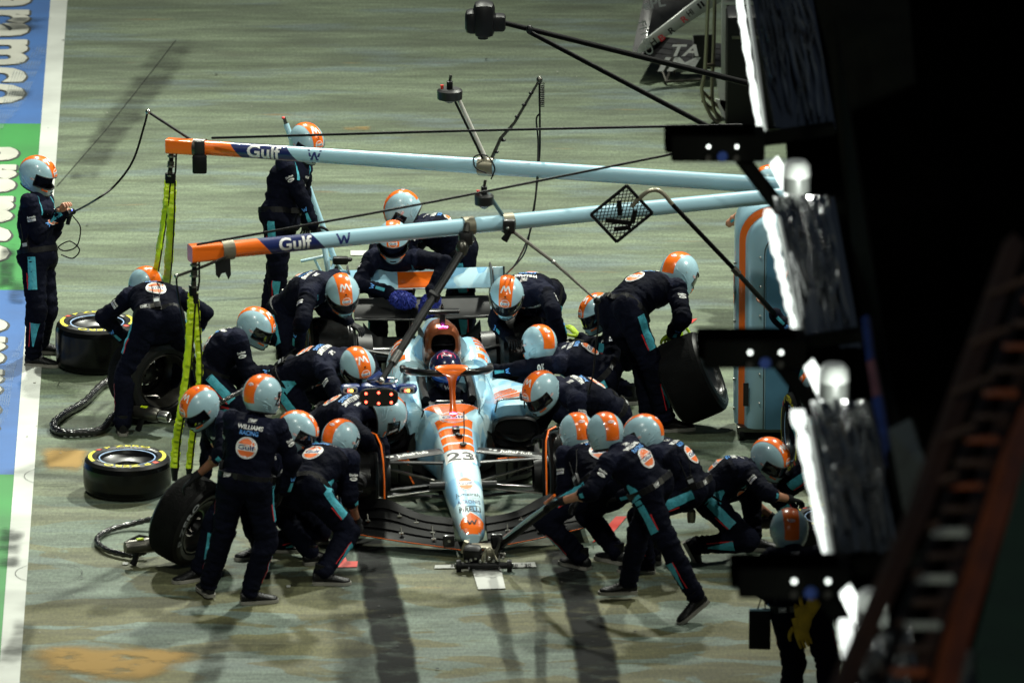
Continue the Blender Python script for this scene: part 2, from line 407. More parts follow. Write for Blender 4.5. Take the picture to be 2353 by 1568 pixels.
def top_decal(name, layers, y, sc_y=1.0, x=0, par=nose, bv=NB, depth=.6, off=.0025):
    L = [(([(px, py * sc_y) for px, py in vs], fs), m, k) for (vs, fs), m, k in layers]
    return decal(name, L, (x, y, .55), (1, 0, 0), (0, 1, 0), bv, par, off=off, depth=depth)
for k, (y0, y1, w0, w1) in enumerate(((.20, .30, .122, .126), (.335, .45, .125, .132), (.485, .60, .130, .138), (.64, .78, .138, .155))):
    top_decal('orange_band', [(t_quad((-w0, y0), (w0, y0), (w1, y1), (-w1, y1), 20, 5), M_caror, 0)], 0)
top_decal('racing_number', [(t_rect(-.125, -.04, .125, .135, 12, 5), M_white, 0), (t_text('23', .13, .215, (0, .048), .05), M_blackp, 2)], 0.03)
top_decal('round_badge', roundel(.105), .80, .9)
top_decal('orange_wedge', [(t_quad((-.06, .80), (.06, .80), (.23, 1.05), (-.23, 1.05), 26, 8), M_caror, -.8)], 0)
top_decal('round_badge', roundel(.062), -.40, 1.7)
top_decal('lettering', [(t_text('Jumeirah', .055, .195, (0, 0), .0), M_blackp, 0), (t_text('HOTELS & RESORTS', .018, .17, (0, -.06), .0), M_greyp, 0)], -.58)
top_decal('lettering', [(t_text('ACRONIS', .060, .185, (0, 0), .0), M_navyp, 0)], -.70)
top_decal('lettering', [(t_text('PIRELLI', .062, .17, (0, 0), .05), M_blackp, 0), (t_rect(-.085, .045, .085, .053), M_blackp, 0)], -.82)
def tipshape(w, y0, y1, y2):
    vs = []; nx, ny = 22, 16
    for i in range(nx + 1):
        for j in range(ny + 1):
            t = j / ny; y = y0 + (y2 - y0) * t; ww = w * (1 if y < y1 else max(.0, 1 - ((y - y1) / (y2 - y1)) ** 1.3)); vs.append(((2 * i / nx - 1) * ww, y))
    return vs, [(i * (ny + 1) + j, (i + 1) * (ny + 1) + j, (i + 1) * (ny + 1) + j + 1, i * (ny + 1) + j + 1) for i in range(nx) for j in range(ny)]
top_decal('white_edge', [(tipshape(.1, -1.06, -.975, -.845), M_white, 0)], 0)
top_decal('nose_tip_panel', [(tipshape(.1, -1.088, -.985, -.865), M_caror, 2)], 0)
decal('w_mark', [((t_w(.062)), M_blackp, 3)], (0, -1.0, .3), (1, 0, 0), (0, 1, .45), NB, nose, depth=.5)
# side lettering on the chassis flank
decal('lettering', [(t_text('Stephens', .07, .42, (0, 0), 0), M_greyp, 0)], (-.45, .55, .33), (-.35, .95, 0), (0, 0, 1), NB, nose, depth=.5)
b = MB(); b.box((.0, .53, .60), (.06, .10, .05), M_carb, bev=.015); b.tube([(0.0, .44, .585), (.03, .39, .58)], .02, M_carb); b.build('camera_pod', car)
b = MB(); b.tube([(.035, .25, .545), (.045, .27, .66), (.05, .36, .80)], .005, M_black, n=6); b.lathe([(.03, 0), (.028, .012), (.001, .014)], M_dmetal, (.035, .25, .553), n=16); b.build('pitot_tube', car)
b = MB(); b.tube([(0, .80, .63), (0, .83, .72)], .004, M_black, n=6); b.ell((0, .80, .66), (.03, .008, .006), M_ledp); b.build('antenna', car)
# floor
b = MB()
fl = [(-.30, .75), (-.62, .95), (-.78, 1.25), (-.80, 2.6), (-.66, 3.05), (-.60, 3.9), (.60, 3.9), (.66, 3.05), (.80, 2.6), (.78, 1.25), (.62, .95), (.30, .75)]
b.prism(fl, .035, M_carbS, c=(0, 0, .055))
for s in (-1, 1):
    b.sheet(lambda u, v: ((s * (.34 + .40 * v), .72 + .45 * v + .0 * u, .09 + .16 * u * (1 - v * .5)), (-s * .7, .7, 0)), 3, 8, .008, M_carb)
    for q in range(3): b.sheet(lambda u, v: ((s * (.45 + .09 * q), .82 + .08 * q + .5 * v, .08 + .19 * u * (1 - .3 * v)), (1, 0, 0)), 2, 5, .006, M_carb)
b.build('floor', car)
b = MB(); b.tube([(s_, .76 + (abs(s_) - .3) * .9, .10) for s_ in ()] or [(-.36, .80, .265), (-.55, .95, .23), (-.76, 1.2, .16)], .009, M_caror, n=6)
b.tube([(.36, .80, .265), (.55, .95, .23), (.76, 1.2, .16)], .009, M_caror, n=6)
b.tube([(-.34, .60, .13), (-.37, .78, .17), (-.36, .95, .30)], .009, M_caror, n=6); b.build('floor_edge_stripe', car)
# dark bodywork core under the pods
b = MB(); rr = []
for y, w, zt in ((1.0, .40, .52), (1.3, .44, .55), (1.8, .42, .62), (2.4, .34, .6), (3.0, .22, .5), (3.7, .13, .42), (3.95, .09, .36)): rr.append(rrect(w, zt, .08, 24, 3, 0, .8, y))
b.loft(rr, M_carb); b.build('lower_bodywork', car)
# sidepods
for s in (-1, 1):
    b = MB(); rings = []
    st = [(1.10, .545, .185, .635, .52), (1.14, .55, .215, .655, .49), (1.19, .55, .22, .66, .42), (1.25, .555, .225, .665, .36), (1.5, .55, .225, .66, .33), (1.9, .52, .225, .60, .25), (2.4, .44, .21, .50, .16), (2.9, .33, .17, .38, .12), (3.1, .28, .13, .32, .12)]
    for i in range(31):
        y = 1.10 + 2.0 * i / 30; cx, w, zt, zb = lerp_st(st, y)[1:]
        ring = rrect(w, zt, zb, 28, 2.7, s * cx, .92, y)
        for p in ring:   # outboard bulge and the gulley beside the cockpit
            o = (p.x * s - cx) / w
            if p.z > (zt + zb) / 2: p.z += (.035 * max(0, o) - .07 * max(0, -o) - .03 * (1 - abs(o))) * min(1, (y - 1.1) * 3)
        rings.append(ring)
    b.loft(rings, M_carblue, cap=True)
    pod = b.build('sidepod', car, smooth=50); PB = bvh_of(pod)
    for k in range(5):
        y0 = 1.30 + k * .085; w = .115 - k * .010
        top_decal('orange_band', [(t_rect(-w, 0, w, .058, 8, 2), M_caror, 0)], y0, x=s * (.50 - k * .005), par=pod, bv=PB)
    b = MB(); ri = rrect(.185, .535, .30, 28, 3.2, s * .535, .95, 1.03); ro = rrect(.20, .55, .285, 28, 3.2, s * .535, .95, 1.05); rd = rrect(.17, .50, .33, 28, 3.0, s * .53, .95, 1.12); re = rrect(.19, .50, .2, 28, 2.7, s * .52, .95, 1.6); b.loft([ro, re], M_carb, cap=False)
    rz_ = rrect(.165, .47, .30, 28, 2.7, s * .53, .95, 1.12); rz2 = rrect(.17, .40, .16, 28, 2.7, s * .53, .95, 1.5)
    b.loft([ro, ri], M_carb, cap=False); b.loft([ri, rd], M_blackp, cap=False); b.add(rd, [tuple(range(28))], M_blackp)
    # protruding lower inlet lip
    b.sheet(lambda u, v: ((s * (.38 + .36 * v), 1.02 + .10 * abs(2 * v - 1) ** 2 + .25 * u, .40 - .05 * math.sin(v * math.pi) + .02 * u), (0, 0, 1)), 3, 12, .02, M_carb)
    b.build('inlet', car, fixn=False)
    b = MB(); rings = []
    for y, cx, w, zt, zb in ((1.12, .50, .13, .40, .12), (1.4, .50, .17, .38, .1), (2.0, .45, .18, .3, .1), (2.8, .33, .15, .2, .1)): rings.append(rrect(w, zt, zb, 20, 2.4, s * cx, .95, y))
    b.loft(rings, M_carb); b.build('undercut', car)
    # mirror
    b = MB(); b.tube([(s * .36, 1.02, .60), (s * .38, 1.0, .705), (s * .43, 1.0, .715), (s * .56, 1.01, .715)], [.012, .012, .014, .013], M_carb, flat=.6)
    b.box((s * .635, 1.02, .73), (.15, .06, .075), M_carb, bev=.02); b.tube([(s * .60, 1.03, .70), (s * .605, 1.04, .62)], .006, M_carb); b.tube([(s * .66, 1.03, .70), (s * .655, 1.04, .62)], .006, M_carb)
    b.build('mirror', car)
# cockpit sides
for s in (-1, 1):
    b = MB(); rings = []
    for y, xi, xo, zt in ((.98, .22, .27, .655), (1.06, .24, .31, .668), (1.14, .235, .345, .68), (1.24, .235, .38, .692), (1.4, .225, .40, .715), (1.6, .225, .395, .735), (1.8, .22, .38, .75), (1.98, .16, .36, .76), (2.1, .1, .34, .74)):
        pr = [(xi, .35), (xi, zt - .03), (xi + .015, zt - .006), ((xi + xo) / 2, zt), (xo - .05, zt - .02), (xo - .01, zt - .09), (xo + .02, zt - .25), (xo, .33)]
        rings.append([V((s * x, y, z)) for x, z in pr])
    b.loft(rings, M_carblue); b.build('cockpit_side', car, smooth=45)
b = MB(); b.box((0, 1.5, .40), (.56, 1.0, .06), M_blackp); b.box((0, 1.075, .55), (.44, .02, .16), M_blackp)
b.tube([(-.19, 1.22, .66), (-.20, 1.4, .69), (-.19, 1.75, .73), (0, 1.86, .74), (.19, 1.75, .73), (.20, 1.4, .69), (.19, 1.22, .66)], .035, M_blackp, n=8)
b.build('cockpit_lining', car)
b = MB(); b.box((0, 1.2, .60), (.24, .035, .12), M_carb, bev=.02); b.box((.07, 1.18, .625), (.05, .02, .06), M_white, bev=.006); b.box((.07, 1.175, .585), (.05, .02, .015), M_lime); b.build('steering_wheel', car)
# engine cover
b = MB(); rings = []
ES = [(2.0, .20, 1.06, .70), (2.04, .23, 1.09, .60), (2.1, .27, 1.08, .5), (2.4, .27, 1.02, .4), (2.8, .22, .92, .3), (3.2, .15, .80, .25), (3.6, .09, .66, .22), (3.95, .05, .52, .22)]
for i in range(29):
    y = 2.0 + 1.95 * i / 28; w, zt, zb = lerp_st(ES, y)[1:]; ring = []
    for k in range(30):
        a = 2 * math.pi * k / 30; z = math.sin(a); zz = (zt + zb) / 2 + z * (zt - zb) / 2; f = 1 - .72 * max(0, z) ** 1.2 if y > 2.0 else 1 - .45 * max(0, z) ** 2
        ring.append(V((math.cos(a) * w * f + math.copysign(.012, math.cos(a)), y, zz)))
    rings.append(ring)
b.loft(rings, M_carblue); ec = b.build('engine_cover', car, smooth=50); EB = bvh_of(ec)
for s in (-1, 1):    # shoulders of the cover, with the slanted orange bands
    b = MB(); rings = []
    for y, cx, w, zt, zb in ((1.92, .26, .15, .80, .5), (2.1, .27, .18, .86, .45), (2.4, .25, .20, .86, .35), (2.8, .20, .18, .72, .3), (3.2, .14, .12, .55, .25)): rings.append(rrect(w, zt, zb, 24, 2.3, s * cx, .8, y))
    b.loft(rings, M_carblue); sh = b.build('cover_shoulder', car, smooth=50); SB = bvh_of(sh)
    for k in range(7):
        y0 = 1.98 + k * .10
        L = [(([(x * s, y) for x, y in t_quad((.30 - k * .004, y0 - .03), (.46 - k * .004, y0 + .02), (.46 - k * .004, y0 + .08), (.30 - k * .004, y0 + .03), 6, 2)[0]], t_quad((0, 0), (1, 0), (1, 1), (0, 1), 6, 2)[1]), M_caror, 0)]
        decal('orange_band', L, (0, 0, .8), (1, 0, 0), (0, 1, 0), SB, sh, depth=.6)
# airbox
b = MB()
ro = [rrect(.135, 1.09, .845, 28, 3, 0, .86, 1.80), rrect(.160, 1.115, .80, 28, 3, 0, .84, 1.84), rrect(.175, 1.12, .72, 28, 3, 0, .8, 1.93), rrect(.18, 1.10, .66, 28, 2.6, 0, .7, 2.12)]
b.loft(ro, M_copper, cap=False); ri = rrect(.105, 1.055, .89, 28, 3.2, 0, .92, 1.79); b.loft([ri, ro[0]], M_copper, cap=False)
rd = rrect(.09, 1.04, .90, 28, 3.2, 0, .92, 1.95); b.loft([rd, ri], M_blackp, cap=False); b.add(rd, [tuple(range(28))], M_blackp); b.box((0, 1.85, .955), (.18, .05, .006), M_carb)
b.build('airbox', car, fixn=False, smooth=45)
b = MB(); b.box((0, 1.88, 1.225), (.28, .085, .035), M_carb, bev=.012); b.box((0, 1.90, 1.16), (.045, .10, .11), M_carb, bev=.01); b.tube([(0, 1.90, 1.24), (0, 1.90, 1.285)], [.014, .006], M_carb); b.build('camera_bar', car)
b = MB()
for k in range(5): b.ell(((k - 2) * .017, 1.825, 1.115 - abs(k - 2) * .004), (.006, .006, .006), M_ledp, nu=8, nv=6)
b.build('status_light', car)
b = MB(); b.sheet(lambda u, v: ((-.14 - .02 * u, 1.86 + .7 * v, .80 + .26 * u * (1 - .4 * v)), (1, 0, -.2)), 2, 5, .006, M_blackp)
b.build('cover_stripe', car)
# halo
b = MB()
hp = [(-.31, 1.80, .74), (-.335, 1.62, .80), (-.345, 1.42, .865), (-.335, 1.24, .905), (-.29, 1.10, .93), (-.20, 1.02, .945), (-.10, .985, .952), (0, .975, .955)]
hp = hp + [(-x, y, z) for x, y, z in hp[-2::-1]]
b.tube(hp, [.032] * 3 + [.037] * 9 + [.032] * 3, M_carb, n=12, flat=.8); b.box((-.36, 1.46, .86), (.05, .10, .05), M_carb, bev=.015); b.box((.36, 1.46, .86), (.05, .10, .05), M_carb, bev=.015)
halo = b.build('halo', car, smooth=60)
def smooth_pt(P_, t):
    k = t * (len(P_) - 1); i = min(int(k), len(P_) - 2); return V(P_[i]).lerp(V(P_[i + 1]), k - i)
b = MB(); rings = []
for t, w, th in ((0, .135, .020), (.1, .13, .016), (.2, .12, .016), (.3, .085, .020), (.4, .05, .024), (.52, .034, .026), (.7, .024, .032), (.9, .024, .036), (1, .032, .04)):
    c_ = smooth_pt([(0, .985, 1.003), (0, .932, .992), (0, .912, .95), (0, .895, .88), (0, .862, .78), (0, .81, .665)], t)
    rings.append([c_ + V((w * math.cos(a), th * .6 * math.sin(a), th * math.sin(a) * .8)) for a in [k * math.pi / 7 for k in range(14)]])
b.loft(rings, M_caror); b.build('halo_pillar', halo, smooth=60)
# suspension
def arm(p, q, r=.016, fl=2.2, m=M_carb, nm='suspension_arm'):
    b = MB(); b.tube([p, ((V(p) + V(q)) / 2), q], [r, r * 1.05, r * .9], m, n=10, flat=fl, up=(0, 1, 0)); return b.build(nm, car)
for s in (-1, 1):
    a_ = arm((s * .15, .20, .52), (s * .72, .04, .50), .015, 5.2); arm((s * .15, .02, .47), (s * .72, .0, .50), .013, 2.2)
    arm((s * .12, .28, .22), (s * .72, .03, .24), .012, 2.2); arm((s * .11, -.10, .22), (s * .72, .0, .24), .012, 2.2)
    arm((s * .14, .10, .28), (s * .71, .05, .46), .012, 1.2, M_dmetal, 'push_rod'); arm((s * .13, -.12, .30), (s * .72, -.08, .22), .010, 1.6, M_metal, 'steering_rod')
    b = MB(); b.tube([(s * .13, -.16, .335), (s * .27, -.16, .335)], .032, M_carbS, n=14); b.build('steering_arm_fairing', car)
    for yy, zz, y2 in ((3.05, .5, 3.5), (3.5, .46, 3.6), (2.95, .24, 3.5), (3.55, .22, 3.62), (3.65, .33, 3.6)): arm((s * .14, yy, zz), (s * .66, y2, zz - .02), .014, 2)
    decal('lettering', [(t_text('JuliaHub', .055, .27, (0.03, 0), .024), M_white, 0), (t_disc(.016, at=(-.14, 0)), M_white, 0), (t_disc(.013, at=(-.18, .008)), M_white, 0)], (s * .42, .105, .53), (1, -s * .28, 0), (0, 1, .2), bvh_of(a_), a_, off=.003, depth=.2)
# wheels on the car, brake ducts and wheel wake arcs
FWX, RWX, WB = .835, .80, 3.6
for s in (-1, 1):
    for (x, y, wd, nm) in ((FWX, 0, .305, 'front'), (RWX, WB, .405, 'rear')):
        w = tyre_template(wd); w.name = 'wheel'; w.parent = car; w.location = (s * x, y, .36); w.rotation_euler = (0, R(90) * s, 0)
    b = MB(); b.lathe([(.13, -.08), (.15, .0), (.14, .09), (.05, .11)], M_blackp, (s * .66, 0, .36), Matrix.Rotation(R(90) * s, 3, 'Y'), n=28); b.build('brake_duct', car); b = MB(); b.lathe([(.20, -.12), (.21, .0), (.05, .11)], M_carbS, (s * .58, WB, .36), Matrix.Rotation(R(90) * s, 3, 'Y'), n=28); b.build('brake_duct', car)
    ap = [(-.10, -.02, .765), (-.165, -.10, .758), (-.195, -.20, .70), (-.205, -.30, .60), (-.208, -.37, .46), (-.208, -.395, .32), (-.205, -.38, .18)]
    ap = [V((s * (.86 + x), y, z)) for x, y, z in ap]
    b = MB(); k = len(ap) - 1
    b.sheet(lambda u, v: ((lambda i, f: ap[i].lerp(ap[min(i + 1, k)], f) + V((-s * .028 * u, .05 * u, -.015 * u)))(int(v * k * .9999), v * k - int(v * k * .9999)), (0, -.7, .7)), 2, 24, .008, M_wing)
    ar = b.build('wake_deflector', car); b = MB(); b.tube(ap, .0075, M_caror, n=6); b.build('orange_edge', ar)
# front wing
def lead(s_): return -1.10 + .44 * s_ ** 1.5
def Hf(s_): return .085 + .10 * math.exp(-((s_ - .66) / .2) ** 2)
def wing_pt(c, s_): 
    ch = .44 - .06 * s_
    return (lead(s_) + c * ch, .085 + .035 * s_ + (c ** 1.35) * Hf(s_) - .02 * math.exp(-(s_ / .2) ** 2) * (1 - c))
for e, (c0, c1) in enumerate(((0, .33), (.31, .57), (.55, .80), (.78, 1.0))):
    for s in ((-1, 1) if e else (0,)):
        b = MB()
        def fn(u, v):
            sp = (2 * v - 1) * .955 if s == 0 else s * (.13 + v * .825)
            c = c0 + (c1 - c0) * u; y, z = wing_pt(c, abs(sp)); y2, z2 = wing_pt(c + .02, abs(sp)); n = V((0, -(z2 - z), (y2 - y)))
            return (sp, y, z + (e * .011)), n
        b.sheet(fn, 5, 40 if s == 0 else 26, .010, M_wing); b.build('wing_element', car, smooth=50)
b = MB(); b.tube([((2 * v - 1) * .95, wing_pt(0, abs(2 * v - 1) * .95)[0] - .006, wing_pt(0, abs(2 * v - 1) * .95)[1] + .004) for v in [i / 40 for i in range(41)]], .0025, M_caror, n=6); b.build('wing_edge_stripe', car)
for s in (-1, 1):
    b = MB(); b.sheet(lambda u, v: ((s * (.955 + .03 * (1 - u)), -.74 + .58 * v, .06 + (.24 - .10 * (1 - v)) * u), (1, 0, 0)), 6, 8, .01, M_carb); b.build('endplate', car)
    b = MB()
    for sx, c in ((.30, .55), (.30, .30), (.55, .78), (.55, .3), (.80, .55), (.42, .78)):
        b = MB(); y, z = wing_pt(c, sx); b.tube([(s * sx, y - .03, z + .018), (s * sx, y + .04, z + .045)], .006, M_dmetal, n=6); b.box((s * sx, y - .035, z + .015), (.035, .02, .008), M_metal); b.build('flap_bracket', car)
    b = MB()
    b.box((s * .19, lead(.19) - .0, .145), (.095, .035, .10), M_carb, bev=.018); b.lathe([(.001, 0), (.011, 0), (.012, .004)], M_metal, (s * .19, lead(.19) - .022, .15), Matrix.Rotation(R(90), 3, 'X'), n=12)
    b.build('tyre_camera', car)
b = MB(); b.tube([(0, -1.02, .12), (0, -1.03, .08)], [.07, .08], M_carb, n=16, flat=.5, up=(0, 1, 0)); b.build('nose_mount', car)
# rear wing
b = MB()
def rw(c0, c1, z0, z1, y0, y1, cur, w=.60):
    def fn(u, v):
        x = (2 * v - 1) * w; z = z0 + (z1 - z0) * u; d = cur * max(0, abs(2 * v - 1) - .72) ** 1.5 * 6
        return (x, y0 + (y1 - y0) * u ** 1.4, z + d), V((0, -(z1 - z0), (y1 - y0)))
    return fn
b.sheet(rw(0, 1, .79, .93, 4.20, 4.34, 0), 6, 24, .012, M_carblue)
rwf = b.build('rear_wing_flap', car); RB = bvh_of(rwf)
decal('orange_panel', [(t_rect(-.19, -.08, .16, .07, 10, 6), M_caror, 0)], (0, 4.1, .845), (1, 0, 0), (0, 0, 1), RB, rwf, depth=.4)
b = MB(); b.sheet(rw(0, 1, .60, .72, 3.98, 4.19, .0, .58), 8, 24, .014, M_carbS); b.tube([(-.58, 3.975, .60), (0, 3.97, .585), (.58, 3.975, .60)], .014, M_carb, n=8); b.build('rear_wing_main_plane', car)
b = MB(); b.sheet(rw(0, 1, .30, .40, 3.95, 4.1, .15, .5), 4, 16, .012, M_carbS); b.build('beam_wing', car)
for s in (-1, 1):
    b = MB(); ol = [(3.9, .28), (4.35, .26), (4.42, .5), (4.45, .90), (4.40, .96), (4.12, .965), (4.0, .80), (3.90, .62)]
    b.prism([(y, z) for y, z in ol], .012, M_carbS, M=Matrix(((0, 0, 1), (1, 0, 0), (0, 1, 0))), c=(s * .61 - .006, 0, 0))
    ep = b.build('rear_wing_endplate', car)
    b = MB(); b.box((s * .665, 4.30, .87), (.11, .012, .15), M_carblue, bev=.005); b.tube([(s * .72, 4.29, .95), (s * .725, 4.29, .80), (s * .70, 4.28, .77), (s * .62, 4.26, .76)], .008, M_carb); b.build('endplate_panel', ep)
b = MB()
for s in (-1, 1): b.tube([(s * .10, 3.9, .35), (s * .10, 4.0, .62), (s * .06, 4.1, .82)], [.02, .012, .012], M_carb, flat=2, up=(0, 1, 0))
b.ell((0, 4.02, .30), (.05, .10, .05), M_metal); b.box((0, 3.9, .20), (.7, .3, .2), M_carbS, bev=.05)
for s in (-1, 1): b.tube([(s * .06, 3.4, .40), (s * .22, 3.5, .41), (s * .5, 3.6, .40)], .05, M_carbS)
b.box((-.30, 3.55, .42), (.34, .25, .05), M_carb, bev=.02); b.box((.32, 3.55, .42), (.30, .25, .05), M_carb, bev=.02)
b.build('rear_structure', car)
# ------------------------------------------------------------------ ground
def nodes(m): return m.node_tree.nodes, m.node_tree.links
def concrete():
    m = bpy.data.materials.new('pit_lane_concrete'); m.use_nodes = True; N, L = nodes(m); b = N['Principled BSDF']
    geo = N.new('ShaderNodeNewGeometry')
    def noi(scale, sx, sy, det=4, rough=.5, off=0, dist=0):
        mp = N.new('ShaderNodeMapping'); mp.inputs[3].default_value = (sx, sy, 1); mp.inputs[1].default_value = (off, off * .7, 0); L.new(geo.outputs['Position'], mp.inputs[0])
        n = N.new('ShaderNodeTexNoise'); n.inputs['Scale'].default_value = scale; n.inputs['Detail'].default_value = det; n.inputs['Roughness'].default_value = rough; n.inputs['Distortion'].default_value = dist
        L.new(mp.outputs[0], n.inputs['Vector']); return n.outputs[0]
    def ramp(x, a, b_): r = N.new('ShaderNodeMapRange'); r.inputs[1].default_value = a; r.inputs[2].default_value = b_; r.interpolation_type = 'SMOOTHSTEP'; L.new(x, r.inputs[0]); return r.outputs[0]
    def mix(f, a, c, mode='MIX'):
        x = N.new('ShaderNodeMix'); x.data_type = 'RGBA'; x.blend_type = mode; x.clamp_result = False
        if isinstance(f, float): x.inputs[0].default_value = f
        else: L.new(f, x.inputs[0])
        for s_, v in ((6, a), (7, c)):
            if isinstance(v, tuple): x.inputs[s_].default_value = (*v, 1)
            else: L.new(v, x.inputs[s_])
        return x.outputs[2]
    def mul(a, c):
        x = N.new('ShaderNodeMath'); x.operation = 'MULTIPLY'
        for i, v in enumerate((a, c)):
            if isinstance(v, float): x.inputs[i].default_value = v
            else: L.new(v, x.inputs[i])
        return x.outputs[0]
    base = mix(ramp(noi(1, .42, 2.3, 7, .62), .35, .68), (.058, .078, .042), (.128, .165, .102))
    blue = ramp(noi(1, .55, 2.2, 4, .55, 11), .52, .68); base = mix(mul(blue, .6), base, (.095, .135, .145))
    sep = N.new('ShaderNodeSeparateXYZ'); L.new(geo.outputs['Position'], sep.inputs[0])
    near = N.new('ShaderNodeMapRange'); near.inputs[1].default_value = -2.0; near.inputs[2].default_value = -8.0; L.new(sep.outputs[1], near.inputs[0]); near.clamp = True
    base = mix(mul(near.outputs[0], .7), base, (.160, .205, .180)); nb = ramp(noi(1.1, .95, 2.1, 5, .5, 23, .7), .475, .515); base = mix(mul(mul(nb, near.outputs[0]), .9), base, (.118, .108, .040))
    ol = ramp(noi(1, .6, 3.0, 5, .6, 5), .56, .74); base = mix(mul(ol, .4), base, (.065, .070, .033))
    rust = ramp(noi(1, .75, 3.8, 3, .5, 41), .67, .78); base = mix(mul(rust, .6), base, (.22, .125, .03))
    dk = ramp(noi(1, .8, 4.5, 6, .65, 71), .60, .82); base = mix(mul(dk, .7), base, (.035, .038, .03))
    fine = ramp(noi(42, 1, .32, 5, .75, 3), .32, .68); base = mix(1.0, base, mix(fine, (.74, .74, .74), (1.24, 1.24, 1.24)), 'MULTIPLY')
    lines = ramp(noi(1, 1.2, 9, 6, .75, 9), .35, .7); base = mix(1.0, base, mix(lines, (.82, .83, .82), (1.13, 1.13, 1.13)), 'MULTIPLY')
    l2 = ramp(noi(1, 3.2, 19, 7, .8, 31), .52, .70); base = mix(mul(l2, .30), base, (.045, .050, .034)); l3 = ramp(noi(1, 2.2, 15, 7, .8, 57), .56, .72); base = mix(mul(l3, .25), base, (.20, .24, .19))
    blot = ramp(noi(1, .9, 4.2, 8, .7, 83), .40, .62); base = mix(1.0, base, mix(blot, (.80, .80, .78), (1.14, 1.15, 1.12)), 'MULTIPLY')
    sp = ramp(noi(55, 1, 1, 2, .5, 2), .70, .76); base = mix(mul(sp, .35), base, (.3, .3, .27))
    L.new(base, b.inputs['Base Color'])
    rr = N.new('ShaderNodeMapRange'); rr.inputs[3].default_value = .55; rr.inputs[4].default_value = .9; L.new(noi(1, .8, 3, 5), rr.inputs[0]); L.new(rr.outputs[0], b.inputs['Roughness'])
    bp = N.new('ShaderNodeBump'); bp.inputs['Strength'].default_value = .25; bp.inputs['Distance'].default_value = .004; L.new(noi(70, 1, 1), bp.inputs['Height']); L.new(bp.outputs[0], b.inputs['Normal'])
    return m
M_ground = concrete()
def worn_paint(name, col, wear=.25, alpha=1.0, under=(.2, .2, .18), sc=14, thr=.62):
    m = bpy.data.materials.new(name); m.use_nodes = True; N, L = nodes(m); b = N['Principled BSDF']; b.inputs['Roughness'].default_value = .55
    geo = N.new('ShaderNodeNewGeometry')
    n = N.new('ShaderNodeTexNoise'); n.inputs['Scale'].default_value = sc; n.inputs['Detail'].default_value = 7; n.inputs['Roughness'].default_value = .7; L.new(geo.outputs['Position'], n.inputs['Vector'])
    r = N.new('ShaderNodeMapRange'); r.inputs[1].default_value = thr; r.inputs[2].default_value = thr + .08; L.new(n.outputs[0], r.inputs[0])
    x = N.new('ShaderNodeMix'); x.data_type = 'RGBA'; x.inputs[6].default_value = (*col, 1); x.inputs[7].default_value = (*under, 1)
    mm = N.new('ShaderNodeMath'); mm.operation = 'MULTIPLY'; mm.inputs[1].default_value = wear; L.new(r.outputs[0], mm.inputs[0]); L.new(mm.outputs[0], x.inputs[0])
    n2 = N.new('ShaderNodeTexNoise'); n2.inputs['Scale'].default_value = 1.3; n2.inputs['Detail'].default_value = 5; L.new(geo.outputs['Position'], n2.inputs['Vector'])
    h = N.new('ShaderNodeHueSaturation'); rv = N.new('ShaderNodeMapRange'); rv.inputs[1].default_value = .3; rv.inputs[2].default_value = .7; rv.inputs[3].default_value = .8; rv.inputs[4].default_value = 1.12
    L.new(n2.outputs[0], rv.inputs[0]); L.new(rv.outputs[0], h.inputs['Value']); L.new(x.outputs[2], h.inputs['Color']); L.new(h.outputs[0], b.inputs['Base Color'])
    b.inputs['Alpha'].default_value = alpha
    return m
def flat(name, pts, z, m, label=None):
    b = MB(); b.add([(p[0], p[1], z) for p in pts], [tuple(range(len(pts)))], m); o = b.build(name, smooth=0, fixn=False)
    if o.data.polygons[0].normal.z < 0: o.data.flip_normals()
    return struct(o, label)
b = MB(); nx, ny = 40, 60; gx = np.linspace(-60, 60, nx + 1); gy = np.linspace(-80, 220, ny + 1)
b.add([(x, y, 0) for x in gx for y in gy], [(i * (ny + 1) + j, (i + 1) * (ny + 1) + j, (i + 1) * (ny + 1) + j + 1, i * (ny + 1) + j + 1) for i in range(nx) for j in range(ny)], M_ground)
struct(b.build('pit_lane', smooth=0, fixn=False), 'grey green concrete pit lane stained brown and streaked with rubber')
M_wline = worn_paint('white_line_paint', (.48, .50, .46), .5, sc=9, thr=.66)
M_gblue = worn_paint('blue_apron_paint', (.018, .100, .31), .35, under=(.10, .25, .5), sc=7)
M_ggreen = worn_paint('green_apron_paint', (.013, .20, .028), .45, under=(.03, .16, .04), sc=30, thr=.58)
M_gwhite = worn_paint('letter_paint', (.44, .44, .38), .35, sc=12, thr=.64)
M_gblack = worn_paint('letter_edge_paint', (.02, .025, .02), .3, sc=12)
M_gred = worn_paint('red_box_paint', (.50, .014, .002), .25, sc=10, thr=.64)
M_gwb = worn_paint('marker_paint', (.48, .49, .46), .4, sc=16, thr=.63)
def lineL(y): t = y / 1568; return G(116 - 120 * t, y)
def lineR(y): t = y / 1568; return G(155 - 110 * t, y)
def ext(fn, y0, y1): return [fn(y0), fn(y1)]
ys = [-1600, -800, -120, 400, 900, 1568, 2200, 2900]
flat('white_line', [lineL(y) for y in ys] + [lineR(y) for y in reversed(ys)], .008, M_wline, 'broad white line along the left side of the pit lane')
bounds = [-1600, -900, -480, -100, 285, 667, 1090, 1560, 2050, 2900]; 
for i in range(len(bounds) - 1):
    y0, y1 = bounds[i], bounds[i + 1]; c = (M_gblue if i % 2 == 1 else M_ggreen)
    a, d = lineL(y0), lineL(y1); flat('painted_apron', [a + V((.03, 0, 0)), d + V((.03, 0, 0)), V((d.x - 7, d.y, 0)), V((a.x - 7, a.y, 0))], .004, c, ('blue' if i % 2 == 1 else 'green') + ' painted strip beyond the white line')
